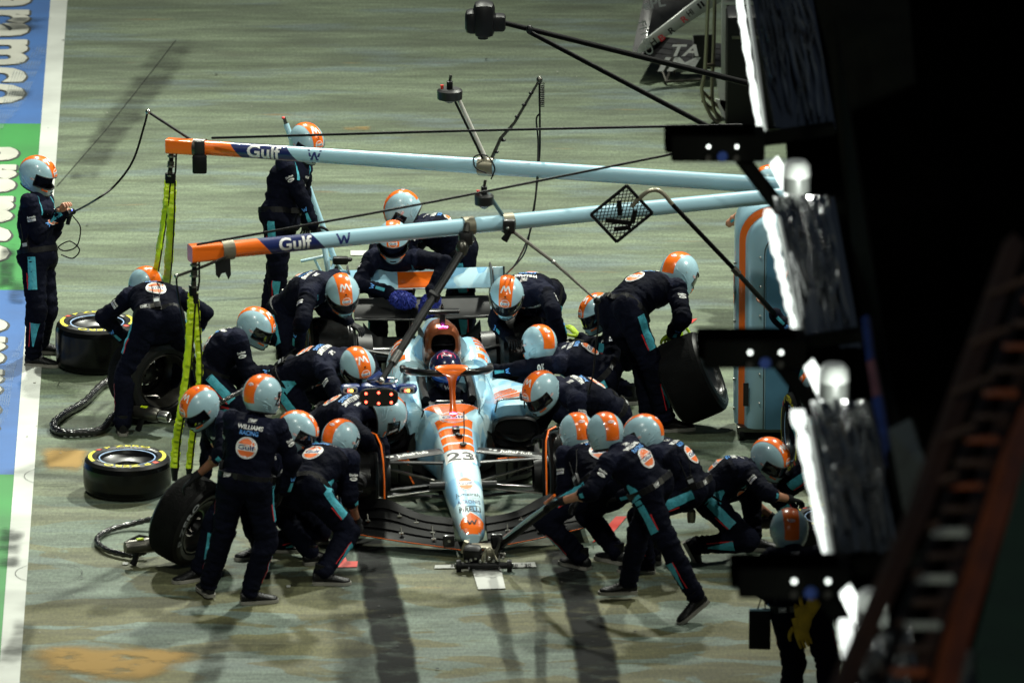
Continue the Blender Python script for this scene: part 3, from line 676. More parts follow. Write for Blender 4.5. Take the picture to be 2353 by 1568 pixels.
# lettering painted on the apron, reading downwards
def ground_word(y0, y1, x0, x1, hpx=150):
    """word between image rows y0 and y1; letter tops follow x0..x1"""
    a, d = G(x0, y0), G(x1, y1); along = (d - a); Ln = along.length; al = along.normalized(); up = V((al.y, -al.x, 0)) * -1
    if up.x < 0: up = -up
    H = hpx / 270.0
    vs, fs = t_text('aramco', H * .92, Ln, (0, 0), .024, space=1.06); mid = (a + d) / 2 - up * (H / 2)
    for m, sh, z, nm, lab in ((M_gblack, .032, .0060, 'letter_edge', 'dark outline round the painted letters'), (M_gwhite, .014, .0120, 'painted_lettering', 'white rounded letters painted on the apron')):
        b = MB()
        for q in range(8):
            an = q * math.pi / 4; b.add([mid + al * (x + sh * math.cos(an)) + up * (y + sh * 1.3 * math.sin(an)) + V((0, 0, z + q * .0004)) for x, y in vs], fs, m)
        o = b.build(nm, smooth=0, fixn=False)
        if o.data.polygons[0].normal.z < 0: o.data.flip_normals()
        struct(o, lab)
ground_word(-12, 240, 73, 57); ground_word(341, 608, 45, 21); ground_word(735, 1010, 20, -4)
# rubber, stains and joints: thin sheets with soft broken edges
def soft_sheet(name, col, dens, sc=(3, 1), thr=(.35, .6), rough=.5, edge=.25, alen=.0):
    m = bpy.data.materials.new(name); m.use_nodes = True; N, L = nodes(m); b = N['Principled BSDF']; b.inputs['Base Color'].default_value = (*[c * .6 for c in col], 1); b.inputs['Roughness'].default_value = .85; b.inputs['Specular IOR Level'].default_value = .2
    uv = N.new('ShaderNodeUVMap'); sep = N.new('ShaderNodeSeparateXYZ'); g0 = N.new('ShaderNodeNewGeometry')
    n0 = N.new('ShaderNodeTexNoise'); n0.inputs['Scale'].default_value = 2.2; n0.inputs['Detail'].default_value = 5; L.new(g0.outputs['Position'], n0.inputs['Vector'])
    v0 = N.new('ShaderNodeVectorMath'); v0.operation = 'SUBTRACT'; v0.inputs[1].default_value = (.5, .5, .5); L.new(n0.outputs[1], v0.inputs[0])
    v1 = N.new('ShaderNodeVectorMath'); v1.operation = 'SCALE'; v1.inputs['Scale'].default_value = edge * 1.6; L.new(v0.outputs[0], v1.inputs[0])
    v2 = N.new('ShaderNodeVectorMath'); v2.operation = 'ADD'; L.new(uv.outputs[0], v2.inputs[0]); L.new(v1.outputs[0], v2.inputs[1]); L.new(v2.outputs[0], sep.inputs[0])
    def math_(op, a, c=None):
        x = N.new('ShaderNodeMath'); x.operation = op; x.use_clamp = True
        for i, v in enumerate((a, c)):
            if v is None: continue
            if isinstance(v, (float, int)): x.inputs[i].default_value = v
            else: L.new(v, x.inputs[i])
        return x.outputs[0]
    def tri(ch, e):   # 0 at both edges, 1 inside
        d = N.new('ShaderNodeMath'); d.operation = 'PINGPONG'; L.new(ch, d.inputs[0]); d.inputs[1].default_value = .5
        r = N.new('ShaderNodeMapRange'); r.interpolation_type = 'SMOOTHSTEP'; r.inputs[1].default_value = 0; r.inputs[2].default_value = e; L.new(d.outputs[0], r.inputs[0]); return r.outputs[0]
    geo = N.new('ShaderNodeNewGeometry'); mp = N.new('ShaderNodeMapping'); mp.inputs[3].default_value = (*sc, 1); L.new(geo.outputs['Position'], mp.inputs[0])
    n = N.new('ShaderNodeTexNoise'); n.inputs['Scale'].default_value = 1; n.inputs['Detail'].default_value = 6; n.inputs['Roughness'].default_value = .65; L.new(mp.outputs[0], n.inputs['Vector'])
    r = N.new('ShaderNodeMapRange'); r.inputs[1].default_value = thr[0]; r.inputs[2].default_value = thr[1]; L.new(n.outputs[0], r.inputs[0])
    a = math_('MULTIPLY', tri(sep.outputs[0], edge), tri(sep.outputs[1], alen) if alen else 1.0)
    a = math_('MULTIPLY', a, r.outputs[0]); a = math_('MULTIPLY', a, dens); L.new(a, b.inputs['Alpha'])
    return m
def strip(name, path, m, z, label):   # path rows: (xl, xr, y) in the picture, on the ground
    b = MB(); vs = []; k = 6
    for (xl, xr, y) in path:
        for j in range(k + 1): p = G(xl + (xr - xl) * j / k, y, z); vs.append(p)
    n = len(path); fs = [(i * (k + 1) + j, i * (k + 1) + j + 1, (i + 1) * (k + 1) + j + 1, (i + 1) * (k + 1) + j) for i in range(n - 1) for j in range(k)]
    b.add(vs, fs, m); o = b.build(name, smooth=0, fixn=False)
    if o.data.polygons[0].normal.z < 0: o.data.flip_normals()
    uv = o.data.uv_layers.new(name='UVMap'); co = []
    for l in o.data.loops: i, j = divmod(l.vertex_index, k + 1); co += [j / k, i / max(1, n - 1)]
    uv.data.foreach_set('uv', co); return struct(o, label)
M_rub = soft_sheet('fresh_rubber', (.012, .013, .013), .90, (2.6, 5.5), (.22, .52), .4, .16)
M_rub2 = soft_sheet('faint_rubber', (.03, .033, .03), .5, (2, 1.5), (.3, .6), .5, .3)
M_st = soft_sheet('dark_stain', (.05, .055, .045), .55, (1.3, 3), (.3, .62), .5, .3, .2)
M_och = soft_sheet('ochre_stain', (.60, .38, .13), .85, (1.3, 2.2), (.36, .50), .6, .25, .3)
M_line = soft_sheet('joint_line', (.03, .03, .028), .5, (3, 3), (.2, .45), .5, .2)
strip('rubber_mark', [(800, 885, 1235), (818, 905, 1290), (835, 935, 1400), (855, 960, 1500), (868, 980, 1600), (880, 1010, 1750)], M_rub, .006, 'broad black tyre mark left of the white plate')
strip('rubber_mark', [(1245, 1335, 1260), (1262, 1345, 1300), (1295, 1385, 1400), (1312, 1420, 1500), (1325, 1440, 1600), (1350, 1480, 1750)], M_rub, .006, 'broad black tyre mark right of the white plate')
strip('rubber_mark', [(1090, 1150, 1330), (1130, 1180, 1450), (1170, 1220, 1600)], M_rub2, .006, 'faint grey rubber trail below the white plate')
strip('rubber_mark', [(1205, 1240, 1290), (1225, 1262, 1420), (1225, 1262, 1600)], M_rub2, .006, 'faint grey rubber trail beside the broad mark')
strip('rubber_mark', [(720, 820, 1240), (740, 870, 1420), (760, 905, 1600)], M_rub2, .005, 'faint grey rubber trail beside the left mark')
strip('dark_stain', [(486, 548, 1418), (470, 540, 1470), (440, 520, 1540), (420, 500, 1590)], M_st, .005, 'short dark skid at the bottom left')
strip('dark_stain', [(30, 98, 1412), (0, 78, 1490), (-20, 40, 1530)], M_st, .013, 'dark skid crossing the white line at the bottom left')
strip('dark_stain', [(368, 470, 80), (300, 420, 170), (235, 345, 260), (175, 262, 360), (128, 215, 430)], M_st, .005, 'long faint dark band slanting away from the white line')
strip('joint_line', [(402, 406, 92), (350, 354, 160), (240, 244, 300), (128, 133, 428)], M_line, .006, 'thin dark joint slanting away from the white line')
strip('ochre_stain', [(70, 360, 1478), (60, 480, 1500), (55, 460, 1530), (40, 330, 1572)], M_och, .006, 'ochre stain at the bottom left')
strip('ochre_stain', [(90, 210, 1025), (85, 215, 1045), (95, 190, 1085)], M_och, .006, 'ochre stain beside the white line')
strip('ochre_stain', [(430, 700, 1478), (300, 640, 1510)], M_rub2, .005, 'greyish patch at the bottom left')
strip('ochre_stain', [(1430, 1500, 1035), (1420, 1490, 1050)], M_och, .006, 'small ochre patch')
strip('ochre_stain', [(780, 860, 290), (780, 860, 300)], M_och, .006, 'small ochre streak near the far boom')
M_scf = soft_sheet('pale_scuff', (.50, .60, .66), .3, (2.5, 5), (.40, .60), .5, .35, .1)
M_scd = soft_sheet('dark_scuff', (.02, .03, .03), .6, (2.5, 4), (.35, .6), .5, .35, .1)
for k in range(9):
    x = 112 - k * 9; strip('paint_scuff', [(x, x + 5, 92 + k * 5), (x - 30, x - 24, 160 + k * 8), (x - 66, x - 60, 250 + k * 9)], M_scf, .0165 + k * .0004, 'pale scuff line slanting over the blue apron')
for k in range(7):
    x = 52 - k * 7; strip('paint_scuff', [(x, x + 4, 770 + k * 12), (x - 22, x - 18, 850 + k * 12), (x - 40, x - 36, 960 + k * 10)], M_scf, .0165 + k * .0004, 'pale scuff line low on the blue apron')
for (x0, x1, y0, y1) in ((0, 95, 205, 222), (-10, 60, 1210, 1300), (-5, 48, 560, 660), (0, 120, 40, 70), (20, 75, 640, 700)):
    strip('paint_scuff', [(x0, x1, y0), (x0 - 4, x1 - 6, (y0 + y1) / 2), (x0 - 8, x1 - 12, y1)], M_scd, .0205, 'dark scuff on the painted strip')
M_oil = soft_sheet('circle_line', (.02, .02, .02), .8, (3, 3), (.1, .2), .5, .1)
for (x, y) in ((130, 1095), (112, 1318), (205, 885)):
    b = MB(); c = G(x, y); n = 48; r0, r1 = .262, .266
    b.add([(c.x + r * math.cos(2 * math.pi * k / n), c.y + r * math.sin(2 * math.pi * k / n), .0135) for r in (r0, r1) for k in range(n)], [(k, (k + 1) % n, n + (k + 1) % n, n + k) for k in range(n)], M_blackp); struct(b.build('scribed_circle', smooth=0), 'thin dark circle drawn on the concrete')
# painted stop marks
def quadpx(name, pts, z, m, label=None): return flat(name, [G(x, y, z) for x, y in pts], z, m, label)
quadpx('box_mark', [(766, 1302), (772, 1268), (790, 1268), (797, 1288), (822, 1288), (820, 1301)], .008, M_gred, 'red corner mark painted by the front left of the car')
quadpx('box_mark', [(630, 1196), (640, 1190), (775, 1192), (770, 1202)], .008, M_gred, 'red bar painted beside the crew')
quadpx('box_mark', [(1560, 737), (1602, 731), (1590, 741), (1565, 745)], .008, M_gred, 'red tip of a mark beyond the right rear crew')
quadpx('box_mark', [(1360, 1245), (1415, 1185), (1440, 1185), (1400, 1232)], .008, M_gred, 'red corner mark behind the running jack man')
quadpx('scale_board', [(999, 1297), (998, 1304), (1232, 1301), (1228, 1290)], .010, M_gwb, 'white numbered stop scale painted on the ground')
quadpx('stop_plate', [(1083, 1302), (1150, 1302), (1161, 1350), (1098, 1352)], .010, M_gwb, 'white square stop plate below the nose of the car')
for s_, x in (('30', 1042), ('20', 1182), ('30', 1212), ('10', 1060)):
    p = G(x, 1297, .0145); vs, fs = t_text(s_, .075, .05, (0, 0), .05); b = MB(); b.add([(p.x + a, p.y + c, .0145) for a, c in vs], fs, M_blackp); o = b.build('scale_number', smooth=0, fixn=False); struct(o, 'black number on the stop scale')
for q in range(12):
    a = G(1003 + q * 19.5, 1296, .0145); b = MB(); b.add([(a.x, a.y, .0142), (a.x + .006, a.y, .0142), (a.x + .006, a.y + .04, .0142), (a.x, a.y + .04, .0142)], [(0, 1, 2, 3)], M_blackp); struct(b.build('scale_tick', smooth=0), 'small tick on the stop scale')
for (x, y, w_) in ((658, 1343, 9), (1090, 912, 9), (282, 1290, 12), (805, 575, 40), (1400, 1090, 8)):
    quadpx('paint_fleck', [(x, y), (x + w_, y), (x + w_, y + 3 + w_ * .2), (x, y + 3 + w_ * .2)], .008, M_gwb, 'small white fleck on the concrete')
random.seed(3); b = MB()
for i in range(420):
    x = random.uniform(60, 1750); y = random.uniform(0, 1560); p = G(x, y, .0); r = random.uniform(.003, .010) * (2 if random.random() < .06 else 1)
    n = 5; a0 = random.random() * 6; b.add([(p.x + r * math.cos(a0 + k * 1.256) * random.uniform(.6, 1.4), p.y + r * math.sin(a0 + k * 1.256), .0145 + .001 * (k % 2)) for k in range(n)], [tuple(range(n))], random.choice([M_blackp, M_blackp, M_black, M_sole]))
o = b.build('rubber_crumbs', smooth=0, fixn=False); o['kind'] = 'stuff'; o['label'] = 'rubber crumbs and grit scattered on the pit lane'
# quick tyre placements for the loose wheels
# ------------------------------------------------------------------ helmet (one set of meshes shared by the crew)
HC = V((0, 0, 0))
def hp_(th, z, off=0.0):
    """helmet surface: th = angle from straight ahead, z = height"""
    rx, ry, rz = .138 + off, .163 + off, .150 + off
    zz = max(-1, min(1, z / rz)); c = math.sqrt(max(0, 1 - zz * zz))
    if z < 0: c = max(c, math.sqrt(max(0, 1 - (z / (rz * 1.55)) ** 2)))
    x = rx * c * math.sin(th); y = ry * c * math.cos(th)
    if z < 0:
        k = min(1, -z / .13); x *= 1 - .17 * k * k
        y += (.030 * k * max(0, math.cos(th)) ** 1.5) if math.cos(th) > 0 else (.03 * k * k)
    return V((x, y - .008, z))
TH0 = R(80); VZ0, VZ1 = -.062, .038
def helmet_meshes():
    ths = sorted(set([round(R(a), 5) for a in range(-180, 180, 8)] + [round(-TH0, 5), round(TH0, 5)])); ths = [t for t in ths if t == round(TH0, 5) or t == round(-TH0, 5) or min(abs(t - TH0), abs(t + TH0)) > R(2.5)]
    zs = [-.135, -.12, -.105, -.09, -.075, VZ0, -.045, -.03, -.015, 0, .02, VZ1, .055, .07, .085, .1, .112, .123, .132, .140, .1455, .149]
    n = len(ths); P = {}
    def grid(off, skip=None, only=None, zl=zs):
        vs = [hp_(t, z + (off if z > .1 else 0), off) for z in zl for t in ths]; fs = []
        for i in range(len(zl) - 1):
            for j in range(n):
                t0 = ths[j]; t1 = ths[(j + 1) % n] if j < n - 1 else ths[0] + 2 * math.pi; tm = (t0 + t1) / 2; zm = (zl[i] + zl[i + 1]) / 2
                ins = abs(tm) < TH0 and VZ0 < zm < VZ1
                if skip and ins: continue
                if only and not ins: continue
                a = i * n + j; b_ = i * n + (j + 1) % n; fs.append((a, b_, b_ + n, a + n))
        if not only: fs.append(tuple((len(zl) - 1) * n + j for j in range(n)))
        return vs, fs
    b = MB(); b.add(*grid(0, skip=True), M_hblue); shell = b.build('h', smooth=60); P['helmet_shell'] = shell.data; bv = bvh_of(shell)
    b = MB(); b.add(*grid(-.011, skip=True), M_blackp); o = b.build('h', smooth=60); P['helmet_lining'] = o.data; bpy.data.objects.remove(o)
    b = MB(); b.add(*grid(-.004, only=True), M_visor); o = b.build('h', smooth=60); P['visor'] = o.data; bpy.data.objects.remove(o)
    # rim round the eye port
    b = MB(); path = [hp_(t, VZ1, .001) for t in np.linspace(-TH0, TH0, 24)] + [hp_(TH0, z, .001) for z in (.01, -.03)] + [hp_(t, VZ0, .001) for t in np.linspace(TH0, -TH0, 24)] + [hp_(-TH0, z, .001) for z in (-.03, .01)]
    b.tube(path + [path[0]], .0045, M_black, n=6, cap=False)
    b.tube([hp_(t, -.135, 0) for t in np.linspace(-math.pi, math.pi, 40)], .007, M_black, n=6, cap=False); o = b.build('h'); P['helmet_trim'] = o.data; bpy.data.objects.remove(o)
    # raised cheek vents and fins
    b = MB()
    for s in (-1, 1):
        b.tube([hp_(s * R(a), z, .001) for a, z in ((150, -.035), (122, -.05), (100, -.075), (88, -.10))], .0035, M_hblue, n=6, flat=2)
        for k in range(3): b.tube([hp_(s * R(128 - k * 3), -.075 - k * .017, .002), hp_(s * R(112 - k * 3), -.082 - k * .017, .003)], .003, M_hblue, n=6)
        b.ell(hp_(s * R(92), .0, .002), (.005, .005, .005), M_hblue, nu=8, nv=6); b.ell(hp_(s * R(118), -.02, .002), (.004, .004, .004), M_metal, nu=8, nv=6)
        b.tube([hp_(s * R(30), -.085, .001), hp_(s * R(52), -.075, .001)], .006, M_horange, n=6, flat=1.4)
    b.tube([hp_(R(a), -.10, .001) for a in (-12, 0, 12)], .006, M_blackp, n=6)
    o = b.build('h'); P['helmet_vent'] = o.data; bpy.data.objects.remove(o)
    # orange band over the crown
    b = MB(); vs = []; na, nx = 56, 8; a0, a1 = R(14.5), R(208)
    for i in range(na + 1):
        a = a0 + (a1 - a0) * i / na; w = .050 + .012 * math.sin(min(math.pi, a))
        for j in range(nx + 1):
            x = w * (2 * j / nx - 1); d = V((x / .15, math.cos(a), math.sin(a))).normalized(); h = bv.ray_cast(V((0, 0, 0)) + d * .4, -d, .5)
            q = h[0] if h[0] is not None else hp_(0 if math.cos(a) > 0 else math.pi, math.sin(a) * .14)
            q = q.copy(); vs.append(q + d * .0014)
    b.add(vs, [(i * (nx + 1) + j, i * (nx + 1) + j + 1, (i + 1) * (nx + 1) + j + 1, (i + 1) * (nx + 1) + j) for i in range(na) for j in range(nx)], M_horange)
    o = b.build('h', smooth=60); P['orange_band'] = o.data; bpy.data.objects.remove(o)
    def hd(nm, layers, ael, yd, xd=(1, 0, 0), th=0, org=None):
        d = V((math.sin(R(th)) * math.cos(R(ael)), math.cos(R(th)) * math.cos(R(ael)), math.sin(R(ael))))
        o = decal('h', layers, d * .17, xd, yd, bv, None, off=.0028, depth=.1); P[nm] = o.data; bpy.data.objects.remove(o)
    hd('round_badge', roundel(.035, rim=False), 29, (0, -.5, .86), xd=(-1, 0, 0))
    hd('camera_port', [(t_disc(.024, .012, na=6), M_horange, 1), (t_rect(-.007, -.006, .007, .006), M_blackp, 3), (t_rect(-.02, -.016, .02, -.014), M_blackp, 2)], 52, (0, -.8, .6), xd=(-1, 0, 0))
    hd('w_mark', [(t_w(.062), M_white, 1)], 76, (0, 1, -.2), xd=(1, 0, 0))
    hd('small_lettering', [(t_text('Symantec', .009, .055, (.004, 0), .02), M_redp, 1), (t_disc(.006, at=(-.032, 0), na=12, nr=1), M_redp, 1)], 118 if False else 62, (0, .5, .9), xd=(1, 0, 0), th=180)
    hd('oval_badge', bell(.054), 22, (0, .3, 1), xd=(1, 0, 0), th=180)
    hd('oval_badge_r', bell(.040), -4, (0, 0, 1), xd=(0, 1, 0), th=90)
    hd('oval_badge_l', bell(.040), -4, (0, 0, 1), xd=(0, -1, 0), th=-90)
    bpy.data.objects.remove(shell); return P
HM = helmet_meshes()
def helmet(parent, c, az, pit, roll, S):
    f = V((math.cos(R(az)) * math.cos(R(pit)), math.sin(R(az)) * math.cos(R(pit)), -math.sin(R(pit))))
    M = look(f) @ Matrix.Rotation(R(roll), 3, 'Y')
    h = link('helmet', HM['helmet_shell'], parent); h.matrix_local = Matrix.Translation(c) @ (M * S).to_4x4()
    for k, me in HM.items():
        if k != 'helmet_shell': link(k.replace('_r', '').replace('_l', '') if k.startswith('oval') else k, me, h)
    return h
# ------------------------------------------------------------------ hands and shoes
HANDS = {}
def hand_mesh(m, curl, side):
    key = (m.name, curl, side)
    if key in HANDS: return HANDS[key]
    b = MB(); s = side
    b.loft([[V((x * w, y, z * t)) for x, z in [(math.cos(a), math.sin(a)) for a in [k * math.pi / 6 for k in range(12)]]] for y, w, t in ((-.045, .030, .026), (-.01, .031, .022), (.02, .038, .018), (.06, .044, .016), (.09, .043, .014), (.098, .036, .009))], m)
    for i, (x, L, a) in enumerate(((-.033, .070, .10), (-.011, .080, .03), (.011, .075, -.03), (.031, .060, -.12))):
        p = V((x * s, .085, 0)); d = 0; pts = [p.copy()]; sg = (.45, .32, .23)
        for q in range(3):
            d += curl * (.75 if q == 0 else 1.0); p = p + V((math.sin(-a) * s * .3, math.cos(d), -math.sin(d))) * L * sg[q]; pts.append(p.copy())
        b.tube(pts, [.0105, .010, .0092, .0075], m, n=8)
    p = V((-.034 * s, .012, -.004)); pts = [p.copy()]
    for q, (dx, dy, dz, L) in enumerate(((-.75, .55, -.25, .038), (-.45, .8, -.4, .032), (-.1, .9, -.5, .026))):
        p = p + V((dx * s, dy, dz)).normalized() * L; pts.append(p.copy())
    b.tube(pts, [.015, .013, .0115, .009], m, n=8)
    me = b.build('h', smooth=70); HANDS[key] = me.data; d = me.data; bpy.data.objects.remove(me); return d
def shoe_meshes():
    b = MB(); st = [(-.085, .030, .075, 0), (-.06, .040, .085, 0), (-.02, .042, .092, 0), (.02, .042, .088, 0), (.06, .043, .066, 0), (.11, .048, .048, 0), (.15, .047, .038, 0), (.185, .036, .030, 0), (.20, .018, .020, 0)]
    rings = []
    for y, w, h, _ in st:
        rings.append([V((w * math.cos(a) * (1 if math.sin(a) < 0 else (1 - .35 * math.sin(a))), y, .018 + (h) * (.5 + .5 * math.sin(a)))) for a in [k * math.pi / 8 for k in range(16)]])
    b.loft(rings, M_shoe); b.tube([(0, -.03, .06), (0, -.025, .13), (0, -.02, .16)], [.045, .043, .048], M_shoe, n=12)
    for k in range(5): b.tube([(-.018, .03 + k * .02, .098 - k * .0095), (.018, .036 + k * .02, .098 - k * .0095)], .003, M_blackp, n=5)
    o = b.build('h', smooth=60); up = o.data; bpy.data.objects.remove(o)
    b = MB(); ol = [(-.032, -.088), (.032, -.088), (.046, -.05), (.043, .02), (.052, .10), (.050, .155), (.034, .198), (0, .212), (-.034, .198), (-.050, .155), (-.052, .10), (-.043, .02), (-.046, -.05)]
    b.prism(ol, .024, M_sole); o = b.build('h', smooth=60); so_ = o.data; bpy.data.objects.remove(o); return up, so_
SHOE, SOLE = shoe_meshes()
# ------------------------------------------------------------------ a person
def ik(a, c, L1, L2, hint):
    d = c - a; D = d.length
    if D > (L1 + L2) * .998: c = a + d * ((L1 + L2) * .998 / D); d = c - a; D = d.length
    n = d / D; x = (L1 * L1 - L2 * L2 + D * D) / (2 * D); h = math.sqrt(max(0, L1 * L1 - x * x))
    w = hint - a; w = w - n * w.dot(n)
    if w.length < 1e-4: w = V((0, -1, 0))
    return a + n * x + w.normalized() * h, c
def ray_pt(px, near, prefer):   # point on the picture ray of px nearest to 'near', shifted by prefer metres along it
    d = ray(*px).normalized(); t = (near - CAM).dot(d); return CAM + d * (t + prefer)
def on_sphere(px, c, r, sgn):
    d = ray(*px).normalized(); o = CAM - c; b_ = o.dot(d); q = b_ * b_ - (o.dot(o) - r * r)
    if q < 0: p = CAM + d * (-b_); return c + (p - c).normalized() * r
    return CAM + d * (-b_ + sgn * math.sqrt(q))
REPORT = []
def person(label, pel, neck, face, head, hel, legs, arms, dy=0, S=1.03, bare=(0, 0), glove=None, skin=None, txt=True, radio=None, sh=None, spine=.0, collar='skin', group='pit crew working on the car', helmet_on=True, open_face=False, feet_az=(None, None), footp=(0, 0), curl=(.55, .55), side_panel=False):
    """pel (px,py); neck (px,py,sign: -1 leans towards camera, +1 away); legs: ((knee px,py,pref),(ankle px,py,z)) for left then right; arms: ((elbow px,py,pref),(wrist px,py,dY))"""
    glove = glove or (M_glove, M_glove); skin = skin or M_skin
    an = [G(l[1][0], l[1][1], l[1][2] if len(l[1]) > 2 else .085) for l in legs]
    Y = (an[0].y + an[1].y) / 2 + dy
    pe = At(pel[0], pel[1], Y); f0 = V((math.cos(R(face)), math.sin(R(face)), 0)); r0 = V((f0.y, -f0.x, 0))
    nk = on_sphere(neck[:2], pe, .50 * S, neck[2]); u = (nk - pe).normalized()
    lat = (r0 - u * r0.dot(u)).normalized()
    shf = face if sh is None else sh; f1 = V((math.cos(R(shf)), math.sin(R(shf)), 0)); r1 = V((f1.y, -f1.x, 0)); lat1 = (r1 - u * r1.dot(u)).normalized()
    fr = u.cross(lat) * -1 if u.cross(lat).dot(f0) < 0 and abs(u.z) > .3 else u.cross(lat)
    fr = lat.cross(u) * -1      # front direction for a right-handed (right, front, up)
    fr = u.cross(lat); 
    hd = on_sphere(head[:2], nk, .185 * S, head[2] if len(head) > 2 else neck[2]) if len(head) < 4 else V(head)
    hips = [pe - lat * .095 * S, pe + lat * .095 * S]; shs = [nk - u * .045 * S - lat1 * .175 * S, nk - u * .045 * S + lat1 * .175 * S]
    base = V(((an[0].x + an[1].x) / 2, (an[0].y + an[1].y) / 2, 0)); base = V((pe.x, pe.y, 0))
    kn = []
    for i in (0, 1):
        px, py, pr = legs[i][0]; hint = ray_pt((px, py), (hips[i] + an[i]) / 2, pr); k, a2 = ik(hips[i], an[i], .44 * S, .43 * S, hint); kn.append(k)
        if (a2 - an[i]).length > .03: REPORT.append('%s leg %d short by %.2f' % (label[:30], i, (a2 - an[i]).length))
        an[i] = a2
        if k.z < .06: k.z = .06
    el = []; wr = []
    for i in (0, 1):
        (ex, ey, ep), (wx, wy, wd) = arms[i]; w = At(wx, wy, shs[i].y + wd); hint = ray_pt((ex, ey), (shs[i] + w) / 2, ep); e, w = ik(shs[i], w, .295 * S, .265 * S, hint); el.append(e); wr.append(w)
    REPORT.append('%s pelvis z %.2f neck z %.2f head z %.2f' % (label[:34], pe.z, nk.z, hd.z))
    root = thing('person', label, 'person', base, 0, group)
    # ---- volumes
    b = MB(); o = lambda p: p - base
    def seg(p, q, r0, r1, fl=1.0, up=None, m=M_suit):
        p, q = o(p), o(q); d = (q - p); L = d.length; d.normalize(); P_ = []; Q = []
        for t, k in ((-.98, .25), (-.7, .72), (-.35, .94)): P_.append(p + d * (t * r0)); Q.append(r0 * k)
        for t in np.linspace(0, 1, 5): P_.append(p + d * (L * t)); Q.append(r0 + (r1 - r0) * t)
        for t, k in ((.35, .94), (.7, .72), (.98, .25)): P_.append(q + d * (t * r1)); Q.append(r1 * k)
        b.tube(P_, Q, m, n=14, flat=fl, up=up)
    bend = -fr * (spine if spine else .05) * S
    mid = (pe + nk) / 2 + bend
    def sp(t): return pe * (1 - t) ** 2 + mid * 2 * t * (1 - t) + nk * t * t if False else (pe.lerp(mid, t)).lerp(mid.lerp(nk, t), t)
    rings = []
    for t, w, d in ((-.20, .11, .09), (-.15, .17, .13), (-.05, .195, .148), (.08, .190, .142), (.25, .183, .138), (.42, .192, .142), (.60, .208, .148), (.75, .212, .144), (.86, .192, .125), (.94, .138, .098), (1.0, .075, .075), (1.05, .05, .05)):
        c = sp(t) if 0 <= t <= 1 else (pe + (pe - sp(.1)).normalized() * (-t * .5 * S) if t < 0 else nk + u * .03)
        la = lat.lerp(lat1, max(0, min(1, t))).normalized(); ff = u.cross(la)
        rings.append([o(c) + la * (w * S * math.copysign(abs(math.cos(a)) ** .85, math.cos(a))) + ff * (d * S * math.copysign(abs(math.sin(a)) ** .9, math.sin(a))) for a in [k * math.pi / 12 for k in range(24)]])
    b.loft(rings, M_suit)
    bl = -fr * .055 * S
    for i in (0, 1):
        hip = hips[i]; seg(hip + bl * .5, kn[i], .120 * S, .088 * S); seg(kn[i], an[i] + (kn[i] - an[i]).normalized() * .03, .088 * S, .074 * S)
        seg(kn[i].lerp(an[i], .25) - fr * .012, kn[i].lerp(an[i], .6), .084 * S, .080 * S)
        b.ell(o(hip + bl), (.118 * S, .118 * S, .122 * S), M_suit)
        br = bare[i]; seg(shs[i] + u * .0, el[i] if br < 2 else shs[i].lerp(el[i], .4), .082 * S, .070 * S)
        if br == 2: seg(shs[i].lerp(el[i], .3), el[i], .05 * S, .045 * S); seg(el[i], wr[i], .045 * S, .03 * S)
        if br < 2: seg(el[i], wr[i] if not br else el[i].lerp(wr[i], .24), .070 * S, .055 * S if not br else .062 * S)
        if br: seg(el[i].lerp(wr[i], .1), wr[i], .043 * S, .030 * S)
        seg(nk - u * .05 * S, shs[i], .07 * S, .072 * S)
    seg(nk - u * .02, nk.lerp(hd, .6), .062 * S, .056 * S)
    hf = V((math.cos(R(hel[0])) * math.cos(R(hel[1])), math.sin(R(hel[0])) * math.cos(R(hel[1])), -math.sin(R(hel[1]))))
    b.ell(o(hd + hf * (.012 if not open_face else .026)), (.088 * S, .088 * S, .105 * S) if not open_face else (.105 * S, .112 * S, .118 * S), M_suit, look(hf))
    if open_face:
        hm = look(hf); q = o(hd)
        b.tube([q + hm @ V((0, .105, .02)) * S, q + hm @ V((0, .140, -.028)) * S], [.012, .018], M_suit, n=8); b.ell(q + hm @ V((0, .075, -.075)) * S, (.04, .03, .03), M_suit)
        b.tube([q + hm @ V((-.05, .112, .018)) * S, q + hm @ V((.05, .112, .018)) * S], .016, M_suit, n=8)
    tmp = b.build('t', smooth=0); md = tmp.modifiers.new('r', 'REMESH'); md.mode = 'VOXEL'; md.voxel_size = .0135; md.use_smooth_shade = True
    sm = tmp.modifiers.new('s', 'SMOOTH'); sm.factor = .5; sm.iterations = 5
    dg = bpy.context.evaluated_depsgraph_get(); me = bpy.data.meshes.new_from_object(tmp.evaluated_get(dg)); old = tmp.data; bpy.data.objects.remove(tmp); bpy.data.meshes.remove(old)
    nv = len(me.vertices); co = np.empty(nv * 3, dtype=np.float32); me.vertices.foreach_get('co', co); co = co.reshape(-1, 3); no = np.empty(nv * 3, dtype=np.float32); me.vertices.foreach_get('normal', no); no = no.reshape(-1, 3)
    bones = [(pe, sp(.5), .15, 'torso'), (sp(.5), nk, .16, 'torso2')]
    for i in (0, 1): bones += [(hips[i], kn[i], .09, 'th'), (kn[i], an[i], .065, 'sh%d' % i), (shs[i], el[i], .062, 'ua%d' % i), (el[i], wr[i], .05, 'fa%d' % i)]
    bones += [(nk + u * .03, hd, .06, 'neck')]
    best = np.full(nv, 9.); bid = np.zeros(nv, int); bt = np.zeros(nv)
    for k, (p, q, r_, _) in enumerate(bones):
        p = np.array(o(p)); q = np.array(o(q)); d = q - p; L = d @ d; t = np.clip(((co - p) @ d) / L, 0, 1); dist = np.linalg.norm(co - (p + t[:, None] * d), axis=1) / r_
        m_ = dist < best; best[m_] = dist[m_]; bid[m_] = k; bt[m_] = t[m_]
